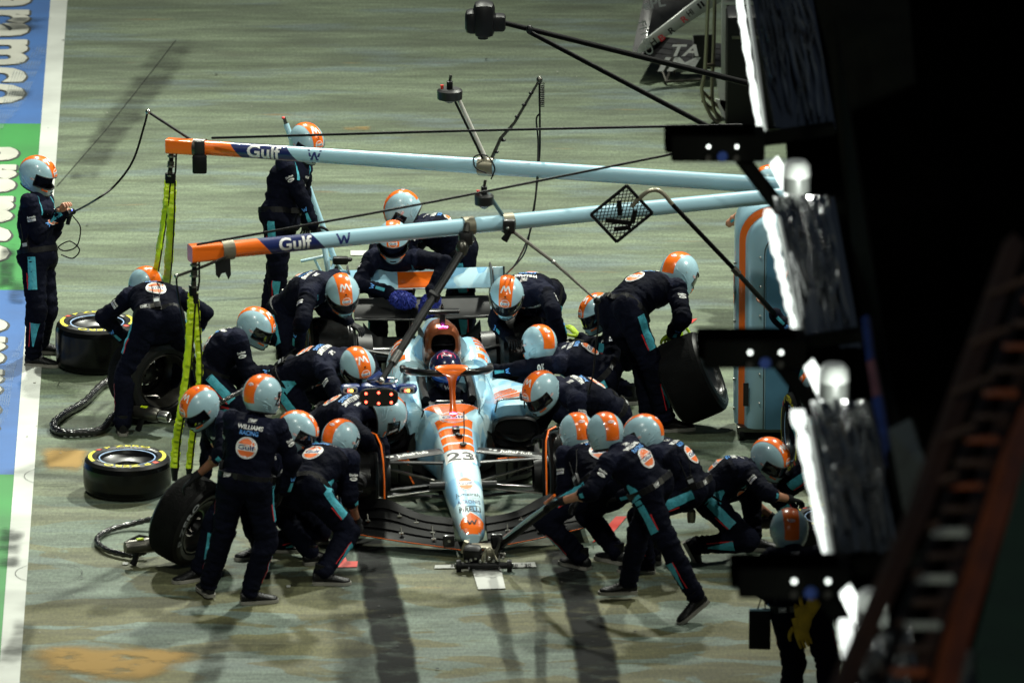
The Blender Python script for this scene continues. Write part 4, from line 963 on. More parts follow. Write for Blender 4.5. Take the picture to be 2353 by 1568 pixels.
    # cloth folds: rings crowding towards the joints, broken by noise
    seed = (hash_(label) % 97) * 3.1; disp = np.zeros(nv)
    for v in range(nv):
        k = bid[v]; nm = bones[k][3]
        if nm == 'neck' or (nm[:2] == 'fa' and bare[int(nm[2])] and bt[v] > .3): continue
        p, q = bones[k][0], bones[k][1]; L = (q - p).length; al = bt[v] * L; c = co[v]
        jt = max(0, 1 - min(bt[v], 1 - bt[v]) * 3.2) if nm[0] != 't' or nm == 'th' else .45
        n1 = noise.noise(V((al * 21 + seed, c[0] * 4.0 + c[2] * 2.5, c[1] * 4.0))); n2 = noise.noise(V((c[0] * 8 + seed, c[1] * 8, c[2] * 13)))
        disp[v] = (.012 + .019 * jt) * (.5 - abs(n1)) - .006 + .009 * n2 + .005 * noise.noise(V((al * 48 + c[0] * 20 + seed, c[1] * 9, c[2] * 9)))
    co2 = co + no * disp[:, None] * S; me.vertices.foreach_set('co', co2.astype(np.float32).ravel()); me.update()
    me.materials.clear()
    for m in (M_suit, M_suit2, skin, M_belt): me.materials.append(m)
    mi = []
    for pl in me.polygons:
        v = pl.vertices[0]; nm = bones[bid[v]][3]; t = bt[v]
        if nm == 'neck': mi.append(2 if collar == 'skin' and t > .18 else (2 if t > .75 else 3))
        elif nm[:2] == 'fa' and bare[int(nm[2])] and (t > .30 or bare[int(nm[2])] == 2): mi.append(2)
        elif nm[:2] == 'ua' and bare[int(nm[2])] == 2 and t > .42: mi.append(2)
        elif nm == 'torso2' and t > .55: mi.append(1)
        elif nm[:2] == 'ua' and t < .12: mi.append(1)
        else: mi.append(0)
    me.polygons.foreach_set('material_index', mi); me.shade_smooth()
    body = link('body', me, root); BV = BVHTree.FromPolygons([V(c) for c in co2.tolist()], [tuple(p.vertices) for p in me.polygons])
    # ---- coloured panels cast on to the cloth
    def patch(nm, p, q, out, t0, t1, w0, w1, m, sh_=0, n=(10, 4), off=.004, R0=.25, k=0):
        p, q = o(p), o(q); ax = (q - p).normalized(); out = (out - ax * out.dot(ax)).normalized(); sd_ = ax.cross(out); L = (q - p).length; vs = []; ok = []
        for i in range(n[0] + 1):
            t = t0 + (t1 - t0) * i / n[0]; w = w0 + (w1 - w0) * i / n[0]; c = p + ax * (L * t)
            for j in range(n[1] + 1):
                s_ = (j / n[1] - .5) * w + sh_; ang = s_ / .075; d = (out * math.cos(ang) + sd_ * math.sin(ang)); h = BV.ray_cast(c + d * R0, -d, R0)
                if h[0] is None: vs.append(c + d * .08); ok.append(False)
                else: vs.append(h[0] + d * (off + k * .001)); ok.append(True)
        fs = [(i * (n[1] + 1) + j, i * (n[1] + 1) + j + 1, (i + 1) * (n[1] + 1) + j + 1, (i + 1) * (n[1] + 1) + j) for i in range(n[0]) for j in range(n[1])]
        fs = [f for f in fs if all(ok[a] for a in f) and max((vs[f[0]] - vs[f[2]]).length, (vs[f[1]] - vs[f[3]]).length) < .09]
        if not fs: return
        b = MB(); b.add(vs, fs, m); b.build(nm, body, smooth=70, fixn=False)
    for i, s in ((0, -1), (1, 1)):
        ol = lat * s
        patch('cyan_panel', hips[i], kn[i], ol, .04, .66, .040, .060, M_cyan); patch('red_piping', hips[i], kn[i], ol, .34, .64, .007, .007, M_red, sh_=.033 * s, k=1, n=(8, 1))
        kf = ol + fr * .25
        patch('cyan_panel', kn[i], an[i], kf, .22, .72, .075, .012, M_cyan); patch('red_piping', kn[i], an[i], kf, .22, .74, .007, .007, M_red, sh_=.034 * s, k=1, n=(8, 1))
        if side_panel: patch('cyan_panel', pe, nk, lat * s, .02, .34, .055, .010, M_cyan, n=(8, 4))
        aout = (shs[i] - nk).normalized(); 
        if not bare[i]:
            od_ = aout * .7 - u * .2 + V((0, -.35, .35)); patch('cyan_cuff', el[i], wr[i], od_, .60, .90, .030, .038, M_cyan, n=(6, 3)); ax = (wr[i] - el[i]).normalized(); od_ = (od_ - ax * od_.dot(ax)).normalized()
            decal('w_mark', [(t_w(.034), M_ltblue, 0)], o(el[i].lerp(wr[i], .48)) + od_ * .06, (-ax).cross(od_), -ax, BV, body, off=.005, depth=.1)
        else: patch('cyan_cuff', el[i], wr[i], aout * .7 + V((0, -.35, .35)), .08, .22, .04, .04, M_cyan, n=(3, 3))
        patch('shoulder_piping', shs[i] - aout * .05, shs[i] - aout * .05 - u * .22, fr * .9 + aout * .3, -.2, .6, .012, .012, M_cyan, n=(8, 1))
        ax = (el[i] - shs[i]).normalized(); od = (aout + V((0, -.5, .25))); od = (od - ax * od.dot(ax)).normalized()
        xd = od.cross(V((0, 0, 1))) * -1
        xd = V((0, 0, 1)).cross(od); yd = -ax
        xd = yd.cross(od)
        c = o(shs[i].lerp(el[i], .48)) + od * .07
        L = [(t_text('Acronis', .020, .075, (0, .016), .02), M_white, 0), (t_rect(-.036, -.022, .036, -.002, 4, 1), M_white, 0), (t_text('PIRELLI', .013, .062, (0, -.012), .04), M_navyp, 2)] if (i + hash_(label)) % 2 else [(t_text('Dorilton', .020, .07, (0, .018), .02), M_white, 0), (t_disc(.034, .015, (0, -.014)), M_white, 0), (t_text('BELL', .012, .04, (0, -.014), .04), M_blackp, 2)]
        decal('sleeve_lettering', L, c, xd, yd, BV, body, off=.005, depth=.12)
    if txt:
        bk = -fr
        def back(t, layers, nm, d=.2):
            c = o(sp(t)); t2 = (sp(min(1, t + .05)) - sp(t - .05)).normalized(); nd = t2.cross(lat1) * -1; la = (lat1 - t2 * lat1.dot(t2)).normalized(); nd = la.cross(t2)
            decal(nm, layers, c + nd * .16, la, t2, BV, body, off=.005, depth=.2)
        back(.78, [(t_text('WILLIAMS', .034, .205, (0, .020), .045), M_white, 0), (t_text('RACING', .034, .150, (0, -.026), .045), M_ltblue, 0)], 'team_lettering')
        back(.92, [(t_text('OMP', .020, .062, (0, 0), .05), M_white, 0), (t_rect(-.034, .013, .034, .016), M_white, 0), (t_rect(-.034, -.016, .034, -.013), M_white, 0)], 'collar_lettering')
        back(.52, roundel(.078), 'round_badge')
    # chest print
    ff = fr; c = o(sp(.72)); la = (lat1 - u * lat1.dot(u)).normalized()
    decal('chest_lettering', [(t_text('WILLIAMS', .020, .12, (.07, .02), .03), M_white, 0), (t_text('Stephens', .022, .09, (-.08, -.02), .0), M_white, 0), (t_text('DURACELL', .016, .09, (.06, -.05), .03), M_white, 0), (t_disc(.035, at=(-.07, -.075)), M_white, 0), (t_disc(.030, at=(-.07, -.075)), M_orangep, 1)], c + ff * .18, -la, u, BV, body, off=.005, depth=.12, maxdev=.05)
    # belt
    b = MB(); t = .10; c = o(sp(t)); n = 40; ax = (sp(.2) - sp(0)).normalized(); fb = ax.cross(lat); r_ = []
    for k in range(n):
        a = 2 * math.pi * k / n; d = lat * math.cos(a) + fb * math.sin(a); h = BV.ray_cast(c + d * .3, -d, .3); r_.append(((h[0] - c).length if h[0] is not None else .16, d))
    rr = [(min(.215 * S, max(.14 * S, sum(r_[(k + j) % n][0] for j in (-1, 0, 1)) / 3)), r_[k][1]) for k in range(n)]
    for k in range(n):
        (q0, d0), (q1, d1) = rr[k], rr[(k + 1) % n]; h_ = ax * .024
        b.add([c + d0 * (q0 + .007) - h_, c + d1 * (q1 + .007) - h_, c + d1 * (q1 + .007) + h_, c + d0 * (q0 + .007) + h_, c + d0 * (q0 - .01) - h_, c + d1 * (q1 - .01) - h_, c + d1 * (q1 - .01) + h_, c + d0 * (q0 - .01) + h_], [(0, 1, 2, 3), (0, 4, 5, 1), (3, 2, 6, 7)], M_belt)
    bo = b.build('belt', body, smooth=40, fixn=False); bb = bvh_of(bo)
    for s in (-1,):
        nd = (-fb + lat * .75 * s).normalized(); xd = ax.cross(nd); decal('belt_lettering', [(t_text('OMP', .022, .054, (0, 0), .06), M_white, 0), (t_rect(-.030, .0150, .030, .0175), M_white, 0), (t_rect(-.030, -.0175, .030, -.015), M_white, 0)], c + nd * .2, xd, ax, bb, body, off=.004, depth=.15)
    b = MB(); q = rr[int(n * .72)]; b.box(c + q[1] * (q[0] + .012), (.035, .012, .045), M_dmetal, look(q[1], ax)); b.build('buckle', body)
    if radio is not None:
        b = MB(); d = (lat * math.cos(R(radio)) + fb * math.sin(R(radio))); h = BV.ray_cast(c + d * .3 + ax * .04, -d, .3); q = (h[0] if h[0] is not None else c + d * .16) + d * .022; M3 = look(d, ax)
        b.box(q, (.062, .032, .11), M_blackp, M3, .006); b.box(q + M3 @ V((0, .017, .018)), (.044, .004, .03), M_greyp, M3); b.tube([q + M3 @ V((.02, 0, .055)), q + M3 @ V((.022, 0, .20))], [.005, .0035], M_blackp, n=6); b.ell(q + M3 @ V((-.012, 0, .062)), (.008, .008, .01), M_blackp, nu=8, nv=5)
        b.tube([q + M3 @ V((-.02, 0, .055)), q + M3 @ V((-.05, -.02, .16)), q + M3 @ V((-.03, -.06, .28)), o(nk) - fr * .09], .004, M_blackp, n=5); b.build('belt_radio', body)
    # ---- hands, shoes, helmet
    for i in (0, 1):
        m = glove[i]; d = (wr[i] - el[i]).normalized(); ch = hand_mesh(m if m else skin, curl[i], -1 if i == 0 else 1)
        up = V((0, 0, 1)) if abs(d.z) < .8 else (f0 * 1 + V((0, 0, .01))); 
        if abs(d.z) >= .8: up = (lat * (-1 if i == 0 else 1))
        h = link('glove' if m else 'hand', ch, body); h.matrix_local = Matrix.Translation(o(wr[i] + d * .035 * S)) @ (look(d, up) * (S * 1.0)).to_4x4()
        if m:
            b = MB(); w = o(wr[i]); b.tube([w - d * .035, w + d * .02], [.044 * S if not bare[i] else .034 * S, .036 * S], m, n=12); b.build('glove_cuff', h if False else body)
        az = feet_az[i] if feet_az[i] is not None else face; pt = footp[i]
        ff_ = V((math.cos(R(az)) * math.cos(R(pt)), math.sin(R(az)) * math.cos(R(pt)), -math.sin(R(pt)))); M3 = look(ff_)
        s_ = link('shoe', SHOE, body); s_.matrix_local = Matrix.Translation(o(an[i]) + M3 @ V((0, .02, -.082))) @ (M3 * S).to_4x4(); link('sole', SOLE, s_)
    if helmet_on:
        h = helmet(root, o(hd), hel[0], hel[1], hel[2] if len(hel) > 2 else 0, S)
        if open_face:
            for c_ in list(h.children):
                if c_.name.startswith('visor'): bpy.data.objects.remove(c_)
    root['_j'] = [list(map(list, el)), list(map(list, wr))] if False else 0; del root['_j']
    return dict(root=root, body=body, el=el, wr=wr, hips=hips, pe=pe, nk=nk, hd=hd, kn=kn, an=an, fr=fr, lat=lat, u=u, base=base)
def hash_(s): return sum((i + 1) * ord(c) for i, c in enumerate(s))
GL = (M_gloveY, M_gloveY)
P1 = person('crew member standing on the white line holding a wired controller', (92, 588), (84, 436, 0), -15, (90, 385, -1), (-18, 22, 0),
    (((104, 690, -.1), (92, 789, .085)), ((84, 700, -.1), (76, 818, .085))), (((112, 530, .1), (140, 490, -.30)), ((74, 540, -.1), (128, 500, .12))), glove=(None, None), open_face=True, radio=-10, spine=.03, txt=True, curl=(.75, .75), feet_az=(-5, -12))
P2 = person('crew member standing behind the far boom gripping the rear jack handle', (648, 500), (683, 352, -1), -28, (712, 315, -1), (-48, 30, 0),
    (((632, 620, -.2), (612, 738, .085)), ((640, 620, -.2), (640, 745, .085))), (((610, 420, .1), (700, 500, .25)), ((708, 462, -.1), (732, 540, -.15))), radio=200, spine=.07)
P3 = person('crew member leaning left behind the rear wing with his back showing', (1058, 585), (962, 512, 0), 185, (917, 478, 1), (190, 62, 10),
    (((1085, 640, -.2), (1072, 815, .085)), ((1045, 650, -.2), (1035, 822, .085))), (((930, 560, -.1), (965, 610, -.1)), ((940, 570, .1), (900, 600, .1))), spine=.08)
P4 = person('crew member facing the camera in fluffy blue mitts wiping the rear wing', (905, 592), (905, 592, -1), 270, (903, 550, -1), (270, 28, 0),
    (((925, 690, -.2), (935, 808, .085)), ((870, 690, -.2), (868, 812, .085))), (((988, 640, -.05), (992, 668, -.30)), ((842, 652, -.05), (893, 672, -.30))), spine=.06, open_face=True)
P5 = person('crew member bent away from the camera dragging a worn wheel beside the upper lying tyre', (365, 745), (350, 672, 1), 95, (334, 655, 1), (130, 45, 0),
    (((292, 850, .1), (282, 975, .085)), ((410, 850, .1), (405, 930, .085))), (((262, 735, .0), (285, 775, .1)), ((462, 735, 0), (440, 775, .1))), radio=-95, spine=.09, sh=100)
P6 = person('kneeling crew member with lime gloves at the left rear wheel', (482, 868), (552, 765, 0), -5, (590, 748, 0), (-15, 32, 0),
    (((565, 880, .2), (560, 935, .085)), ((540, 900, -.2), (470, 935, .10))), (((640, 775, .15), (668, 800, .12)), ((575, 865, -.05), (640, 850, .0))), glove=GL, spine=.07, feet_az=(0, 0), footp=(0, 45))
P7 = person('crew member bent right over the left rear tyre', (668, 715), (745, 652, -1), -25, (787, 673, -1), (-72, 42, 8),
    (((690, 790, .1), (700, 880, .085)), ((655, 790, -.1), (650, 890, .085))), (((760, 720, .1), (800, 740, -.1)), ((693, 745, -.1), (682, 795, -.15))), radio=170, spine=.09)
P8 = person('kneeling crew member leaning right beside the cockpit with a radio on his belt', (665, 875), (778, 832, -1), -15, (822, 842, -1), (-60, 38, 8),
    (((730, 960, .1), (690, 1015, .085)), ((700, 960, -.2), (640, 1020, .10))), (((850, 850, .1), (870, 880, .0)), ((790, 905, -.1), (850, 890, -.15))), radio=-60, spine=.09, side_panel=True)
P9 = person('crew member crouching behind the standing man with a gloved hand on the slanted worn tyre', (560, 1085), (497, 955, -1), 205, (456, 932, -1), (212, 40, -6),
    (((490, 1180, -.2), (458, 1308, .085)), ((580, 1190, -.1), (600, 1255, .085))), (((505, 1040, -.1), (452, 1092, -.25)), ((480, 1020, .1), (470, 1090, .1))), bare=(1, 0), skin=M_skinD, spine=.07, open_face=True)
P10 = person('crew member standing in front at left with his back to the camera and arms folded', (565, 1108), (590, 948, 0), 78, (606, 895, 1), (50, 16, 0),
    (((508, 1230, .0), (478, 1348, .085)), ((590, 1235, .0), (572, 1362, .085))), (((484, 1060, .0), (545, 1095, .22)), ((652, 1060, .0), (650, 1125, .06))), skin=M_skinD, radio=185, spine=.03, feet_az=(110, 15))
P11 = person('kneeling crew member half hidden between the two crew at the left front wheel', (650, 1110), (676, 1030, -1), 0, (686, 988, 0), (-12, 30, -8),
    (((700, 1190, .1), (690, 1225, .085)), ((690, 1200, -.1), (628, 1243, .085))), (((760, 1060, .1), (800, 1080, .1)), ((740, 1080, 0), (790, 1100, .05))), spine=.07)
P12 = person('crouching crew member reaching down to the left end of the front wing', (695, 1128), (765, 1040, 1), 52, (784, 1006, 1), (48, 30, 0),
    (((690, 1215, .1), (716, 1272, .085)), ((770, 1225, .1), (738, 1318, .085))), (((700, 1070, .1), (745, 1130, .2)), ((806, 1145, -.05), (820, 1195, .05))), bare=(0, 1), skin=M_skinD, radio=170, spine=.08, feet_az=(20, 0), glove=(M_glove, M_glove), side_panel=True)
P13 = person('crew member bowed low over the left front wheel with his neck showing', (738, 985), (838, 948, -1), -8, (898, 954, 0), (25, 86, 0),
    (((740, 1060, -.2), (720, 1130, .085)), ((760, 1060, -.2), (740, 1145, .085))), (((870, 990, .1), (880, 1040, .1)), ((835, 1010, -.1), (860, 1050, -.1))), skin=M_skin, spine=.10)
P14 = person('crew member facing the camera bent over the right rear tyre', (1240, 690), (1200, 668, -1), 262, (1164, 678, -1), (262, 42, -4),
    (((1250, 760, -.1), (1255, 870, .085)), ((1215, 760, -.1), (1205, 880, .085))), (((1272, 725, -.1), (1288, 775, -.2)), ((1150, 720, .1), (1165, 770, -.2))), spine=.08, radio=90)
P15 = person('crew member in lime gloves crouching behind the man carrying the worn right rear tyre', (1455, 810), (1400, 745, 0), 190, (1370, 716, 0), (208, 28, 6),
    (((1390, 850, .1), (1400, 905, .085)), ((1420, 860, .1), (1450, 905, .085))), (((1392, 822, -.1), (1345, 845, -.1)), ((1370, 775, 0), (1335, 778, .0))), glove=GL, spine=.06)
P16 = person('tall crew member in lime gloves bending to lift the worn tyre at the right', (1425, 725), (1525, 655, 1), 12, (1562, 626, 1), (52, 40, 0),
    (((1480, 850, .1), (1490, 955, .085)), ((1510, 840, -.1), (1530, 968, .085))), (((1590, 690, .1), (1560, 735, .12)), ((1558, 725, -.1), (1548, 762, -.05))), glove=GL, radio=60, spine=.10, S=1.12)
P17 = person('crew member stretching one arm left to the car headrest', (1388, 872), (1282, 815, 0), 168, (1236, 787, 1), (125, 25, 6),
    (((1340, 930, -.1), (1390, 975, .085)), ((1380, 930, .1), (1420, 960, .085))), (((1200, 850, -.05), (1135, 852, .15)), ((1230, 850, .1), (1190, 890, .2))), spine=.08)
P18 = person('crew member crouching at the right mirror with his visor turned down', (1400, 952), (1292, 898, -1), 195, (1240, 897, -1), (222, 40, 4),
    (((1340, 1020, -.1), (1390, 1085, .085)), ((1370, 1020, .1), (1430, 1070, .085))), (((1330, 975, -.1), (1265, 1000, -.1)), ((1250, 960, .1), (1235, 990, .1))), spine=.09)
P19 = person('crew member crouching behind the running jack man at the right front wheel', (1390, 1130), (1345, 1035, 1), 118, (1325, 991, 1), (108, 22, 0),
    (((1330, 1200, .0), (1338, 1282, .085)), ((1400, 1220, .1), (1420, 1270, .085))), (((1296, 1130, -.05), (1292, 1180, .0)), ((1380, 1100, .1), (1330, 1140, .2))), bare=(1, 0), spine=.08, radio=190, feet_az=(140, 140))
P20 = person('jack man striding left in front with bare forearms on the front jack handle', (1492, 1128), (1415, 1030, 0), 148, (1389, 991, 1), (112, 20, 0),
    (((1530, 1262, -.1), (1604, 1382, .16)), ((1440, 1215, .0), (1440, 1350, .085))), (((1385, 1082, -.05), (1290, 1150, -.05)), ((1395, 1100, .1), (1310, 1165, .12))), bare=(1, 1), spine=.05, feet_az=(205, 185), footp=(32, 0), side_panel=True)
P21 = person('crew member crouching with his back to the right behind the jack man', (1590, 1130), (1508, 1025, 0), 172, (1475, 996, 0), (172, 28, 10),
    (((1500, 1200, -.1), (1485, 1292, .085)), ((1520, 1200, .1), (1500, 1270, .085))), (((1480, 1110, -.1), (1430, 1140, 0)), ((1450, 1100, .1), (1420, 1130, .1))), spine=.08, radio=200)
P22 = person('kneeling crew member leaning right over the wheel gun by the right hand trolley', (1625, 1148), (1722, 1068, 0), -8, (1772, 1050, 0), (-28, 35, 6),
    (((1735, 1170, .15), (1728, 1240, .085)), ((1700, 1220, -.1), (1598, 1252, .13))), (((1740, 1165, .1), (1775, 1188, .1)), ((1765, 1125, -.1), (1812, 1145, -.05))), bare=(1, 1), skin=M_skin, spine=.07, feet_az=(0, 0), footp=(0, 62), radio=190, side_panel=True)
P23 = person('crew member standing at the lower right with yellow gloves tucked in his back pocket', (1838, 1405), (1826, 1262, 0), 88, (1813, 1213, 1), (95, 14, 0),
    (((1810, 1520, .0), (1808, 1662, .085)), ((1895, 1520, .0), (1898, 1662, .085))), (((1780, 1340, 0), (1800, 1400, .2)), ((1900, 1340, 0), (1890, 1400, .2))), spine=.03)
P25 = person('crew member mostly hidden behind the blue cabinet with one arm showing', (1800, 520), (1745, 462, 0), 180, (1765, 420, 1), (180, 30, 0),
    (((1790, 600, 0), (1790, 690, .085)), ((1830, 600, 0), (1830, 690, .085))), (((1690, 492, -.05), (1730, 470, -.1)), ((1720, 480, .1), (1740, 500, .1))), bare=(2, 2), txt=False, group='crew half hidden by the dark wall', glove=(None, None))
P26 = person('crew member hidden behind the pale lamp panels with a raised hand on a pole', (1850, 830), (1845, 690, 0), 180, (1845, 645, 1), (180, 10, 0),
    (((1845, 940, 0), (1845, 1055, .085)), ((1865, 940, 0), (1865, 1060, .085))), (((1800, 760, -.1), (1780, 722, -.15)), ((1880, 760, .1), (1870, 810, .1))), txt=False, group='crew half hidden by the dark wall', glove=(None, None), curl=(.15, .5))
P27 = person('crew member standing by the lamp panels with only a striped leg showing', (1875, 1060), (1880, 930, 0), 190, (1880, 885, 1), (190, 10, 0),
    (((1850, 1140, 0), (1850, 1240, .085)), ((1890, 1140, 0), (1890, 1240, .085))), (((1890, 1000, 0), (1880, 1050, 0)), ((1920, 1000, 0), (1910, 1050, 0))), txt=False, group='crew half hidden by the dark wall')
# ------------------------------------------------------------------ loose wheels
I3 = Matrix.Identity(3)
def axis_rot(a, roll=0): return V(a).normalized().to_track_quat('Z', 'Y').to_matrix() @ Matrix.Rotation(R(roll), 3, 'Z')
def tyre_at(px, py, z, wd, ax, label, worn=False, marks=True, roll=0, dz=0):
    p = G(px, py, z); p.z = z + dz; return tyre(wd, 'loose_tyre', label, p, axis_rot(ax, roll), worn, marks, 'wheels lying and standing round the car')
flat_ax = (0, 0, 1)
p = G(223, 735, .405); tyre(.405, 'loose_tyre', 'wide yellow marked tyre lying flat by the white line, upper one of two', (p.x, p.y, .2025), axis_rot(flat_ax, 8), group='wheels lying and standing round the car')
p = G(292, 1045, .305); tyre(.305, 'loose_tyre', 'narrower yellow marked tyre lying flat at the left, lower one of two', (p.x, p.y, .1525), axis_rot(flat_ax, 2), group='wheels lying and standing round the car')
tyre_at(432, 1192, .40, .305, (.80, -.52, -.30), 'worn black tyre slanted behind the man standing at lower left', True, False, 70)
tyre_at(352, 862, .37, .405, (-.55, .8, .05), 'worn black tyre standing behind the man bent away at upper left', True, False)
tyre_at(1588, 868, .44, .405, (.90, -.10, .42), 'worn black tyre tilted in the hands of the man at the right', True, False)
tyre_at(1852, 993, .36, .305, (-1, -.18, 0), 'upright yellow marked tyre standing against the blue cabinet')
tyre_at(1915, 1180, .305, .305, flat_ax, 'lying tyre with blue rim ring half behind the lamp panels', dz=-.1525)
# ------------------------------------------------------------------ air hoses and wheel guns on the ground
def smooth(pts, k=6):
    pts = [V(p) for p in pts]; out = []
    P_ = [pts[0] * 2 - pts[1]] + pts + [pts[-1] * 2 - pts[-2]]
    for i in range(1, len(P_) - 2):
        for j in range(k):
            t = j / k; a, b_, c, d = P_[i - 1:i + 3]
            out.append(.5 * ((2 * b_) + (c - a) * t + (2 * a - 5 * b_ + 4 * c - d) * t * t + (3 * b_ - a - 3 * c + d) * t ** 3))
    return out + [pts[-1]]
M_hose = mat('hose_wrap', (.010, .010, .011), .22, var=.3, vs_=30, bump=1.0, bs=30, coat=.4)
def hose(pts, r, label, name='air_hose', wob=.18, m=None):
    pa = smooth(pts, 10); b = MB(); b.tube(pa, [r * (1 + wob * math.sin(i * 2.3) * (.4 + .6 * abs(math.sin(i * .9)))) for i in range(len(pa))], m or M_hose, n=10); return tag(b.build(name, smooth=70), label, 'air hose' if 'hose' in name else 'cable')
hose([G(352, 832, .25), G(300, 850, .12), G(238, 882, .04), G(196, 922, .04), G(150, 950, .04), G(123, 975, .04), G(140, 992, .04), G(190, 993, .04), G(235, 985, .04), G(262, 955, .04), G(300, 948, .06)], .034, 'black wrapped air hose looping on the ground below the upper lying tyre')
hose([G(362, 1188, .1), G(300, 1203, .05), G(248, 1218, .035), G(222, 1240, .035), G(245, 1262, .035), G(300, 1274, .04), G(335, 1266, .06)], .024, 'black wrapped air hose looping on the ground below the lower lying tyre')
hose([G(585, 880, .5), G(540, 905, .5), G(505, 925, .45), G(480, 940, .4)], .018, 'dark hose crossing behind the kneeling gunner')
def wheel_gun(px, py, z, az, label, tint=None):
    t = thing('wheel_gun', label, 'wheel gun', G(px, py, z), R(az), 'wheel guns round the car')
    b = MB(); b.lathe([(.0, -.16), (.045, -.155), (.055, -.12), (.055, .0), (.062, .02), (.062, .09), (.05, .12), (.03, .125)], M_dmetal, M=Matrix.Rotation(R(90), 3, 'Y'), n=18); b.build('gun_body', t)
    b = MB(); b.lathe([(.028, .12), (.045, .13), (.048, .20), (.04, .215), (.034, .20), (.034, .14)], M_metal, M=Matrix.Rotation(R(90), 3, 'Y'), n=12); b.build('socket', t)
    b = MB(); b.tube([(-.05, 0, -.03), (-.07, 0, -.10), (-.09, 0, -.15)], [.03, .024, .028], M_blackp, n=10); b.tube([(-.12, .03, .04), (-.02, .05, .07), (.06, .03, .05)], .012, M_blackp, n=8); b.build('grip', t)
    b = MB(); b.box((-.03, 0, .055), (.06, .03, .015), tint or M_lime, bev=.004); b.build('status_panel', t); return t
wheel_gun(330, 1252, .16, 20, 'wheel gun with green light lying by the slanted worn tyre')
wheel_gun(338, 950, .16, -30, 'wheel gun lying between the legs of the man bent away')
wheel_gun(676, 812, .40, 5, 'wheel gun held at the left rear wheel'); wheel_gun(1300, 795, .50, 190, 'wheel gun held in lime gloves at the right rear wheel'); wheel_gun(1752, 1198, .18, 30, 'wheel gun held low by the kneeling man at the right')
# ------------------------------------------------------------------ the two overhead booms
PIV = G(1925, 436, 2.4)
def boom(tip, z, r0, r1, sec, label, words, off_w):
    root = thing('overhead_boom', label, 'boom', tip, 0, 'overhead booms carrying air lines'); d = (PIV - tip); L = d.length; d.normalize(); lat_ = d.cross(V((0, 0, 1))).normalized(); up = lat_.cross(d); rot = frame(d, -lat_, up)
    def ring(x, sl=0, sq=0, k=28, grow=0):
        r = r0 + (r1 - r0) * x / L + grow; out = []
        for q in range(k):
            a = 2 * math.pi * q / k; c, s_ = math.cos(a), math.sin(a); e = 2 / (2 + sq * 5); cc = math.copysign(abs(c) ** e, c); ss = math.copysign(abs(s_) ** e, s_)
            out.append(rot @ V((x + sl * ss * r, cc * r * .92, ss * r)))
        return out
    x0, x1, x2 = sec
    b = MB(); b.loft([ring(0, 0, 1), ring(.02, 0, 1), ring(.22, 0, 1), ring(.32, 0, .2), ring(x1 * .6, 0), ring(x1, -.9)], M_armor); b.build('end_section', root, smooth=45)
    b = MB(); b.loft([ring(x1, -.9), ring((x1 + x2) / 2, -.5), ring(x2, -.9)], M_armnavy, cap=False); b.build('name_section', root, smooth=45)
    b = MB(); b.loft([ring(x2, -.9), ring(x2 + .3)] + [ring(x2 + .3 + (L - x2 - .3) * i / 8) for i in range(1, 9)], M_armblue); tb = b.build('main_tube', root, smooth=45)
    ob = MB(); ob.loft([ring(L * q_ / 50) for q_ in range(51)], M_armblue); o_ = ob.build('t'); bv = bvh_of(o_); bpy.data.objects.remove(o_)
    nd = (CAM - tip).normalized(); nd = (nd - d * nd.dot(d)).normalized(); yd = nd.cross(d)
    for (wd, x, h, w, m) in words:
        lay = [(t_text(wd, h, w, (0, 0), .06), m, 0)] if wd != 'W' else [(t_w(h), m, 0)]
        decal('boom_lettering', lay, d * x + nd * .2, d, yd, bv, root, off=.004, depth=.25)
    return root, rot, d, L, lat_, nd
def px_at(tip, d, L, px):   # distance along the boom whose picture column is px
    lo, hi = 0, L
    for _ in range(40):
        m = (lo + hi) / 2; q = tip + d * m - CAM; x = 1176 + FPX * q.x / q.dot(CF)
        if x < px: lo = m
        else: hi = m
    return lo
TA = G(384, 334, 2.4); TB = G(436, 582, 2.4)
dA = (PIV - TA).normalized(); LA = (PIV - TA).length; dB = (PIV - TB).normalized(); LB = (PIV - TB).length
fa = lambda x: px_at(TA, dA, LA, x); fb_ = lambda x: px_at(TB, dB, LB, x)
A_, rotA, _, _, latA, ndA = boom(TA, 2.4, .060, .072, (0, fa(545), fa(675)), 'far overhead boom with orange tip and pale blue tube reaching over the car', [('Gulf', fa(610), .10, .29, M_white), ('W', fa(726), .085, .11, M_navyp)], 0)
B_, rotB, _, _, latB, ndB = boom(TB, 2.4, .068, .062, (0, fb_(607), fb_(730)), 'near overhead boom with orange tip crossing in front of the rear wing', [('Gulf', fb_(673), .095, .28, M_white), ('W', fb_(784), .085, .11, M_navyp)], 0)
def collar(root, x, d, rot, r, w, m): b = MB(); b.lathe([(r, -w / 2), (r + .008, -w / 2), (r + .008, w / 2), (r, w / 2)], m, d * x, rot @ Matrix.Rotation(R(90), 3, 'Y'), n=24); return b.build('clamp', root)
collar(A_, fa(459), dA, rotA, .068, .10, M_dmetal); collar(B_, fb_(521), dB, rotB, .073, .10, M_tan); collar(A_, fa(1117), dA, rotA, .070, .13, M_tan); collar(B_, fb_(1075), dB, rotB, .070, .09, M_tan); collar(B_, fb_(1165), dB, rotB, .070, .09, M_tan)
b = MB(); q = dA * fa(459) + V((0, -.09, -.12)); b.box(q, (.12, .05, .16), M_blackp, bev=.015); b.box(dA * fa(459) + V((0, -.075, .0)), (.085, .02, .15), M_carbS, bev=.008); b.build('hanging_bracket', A_)
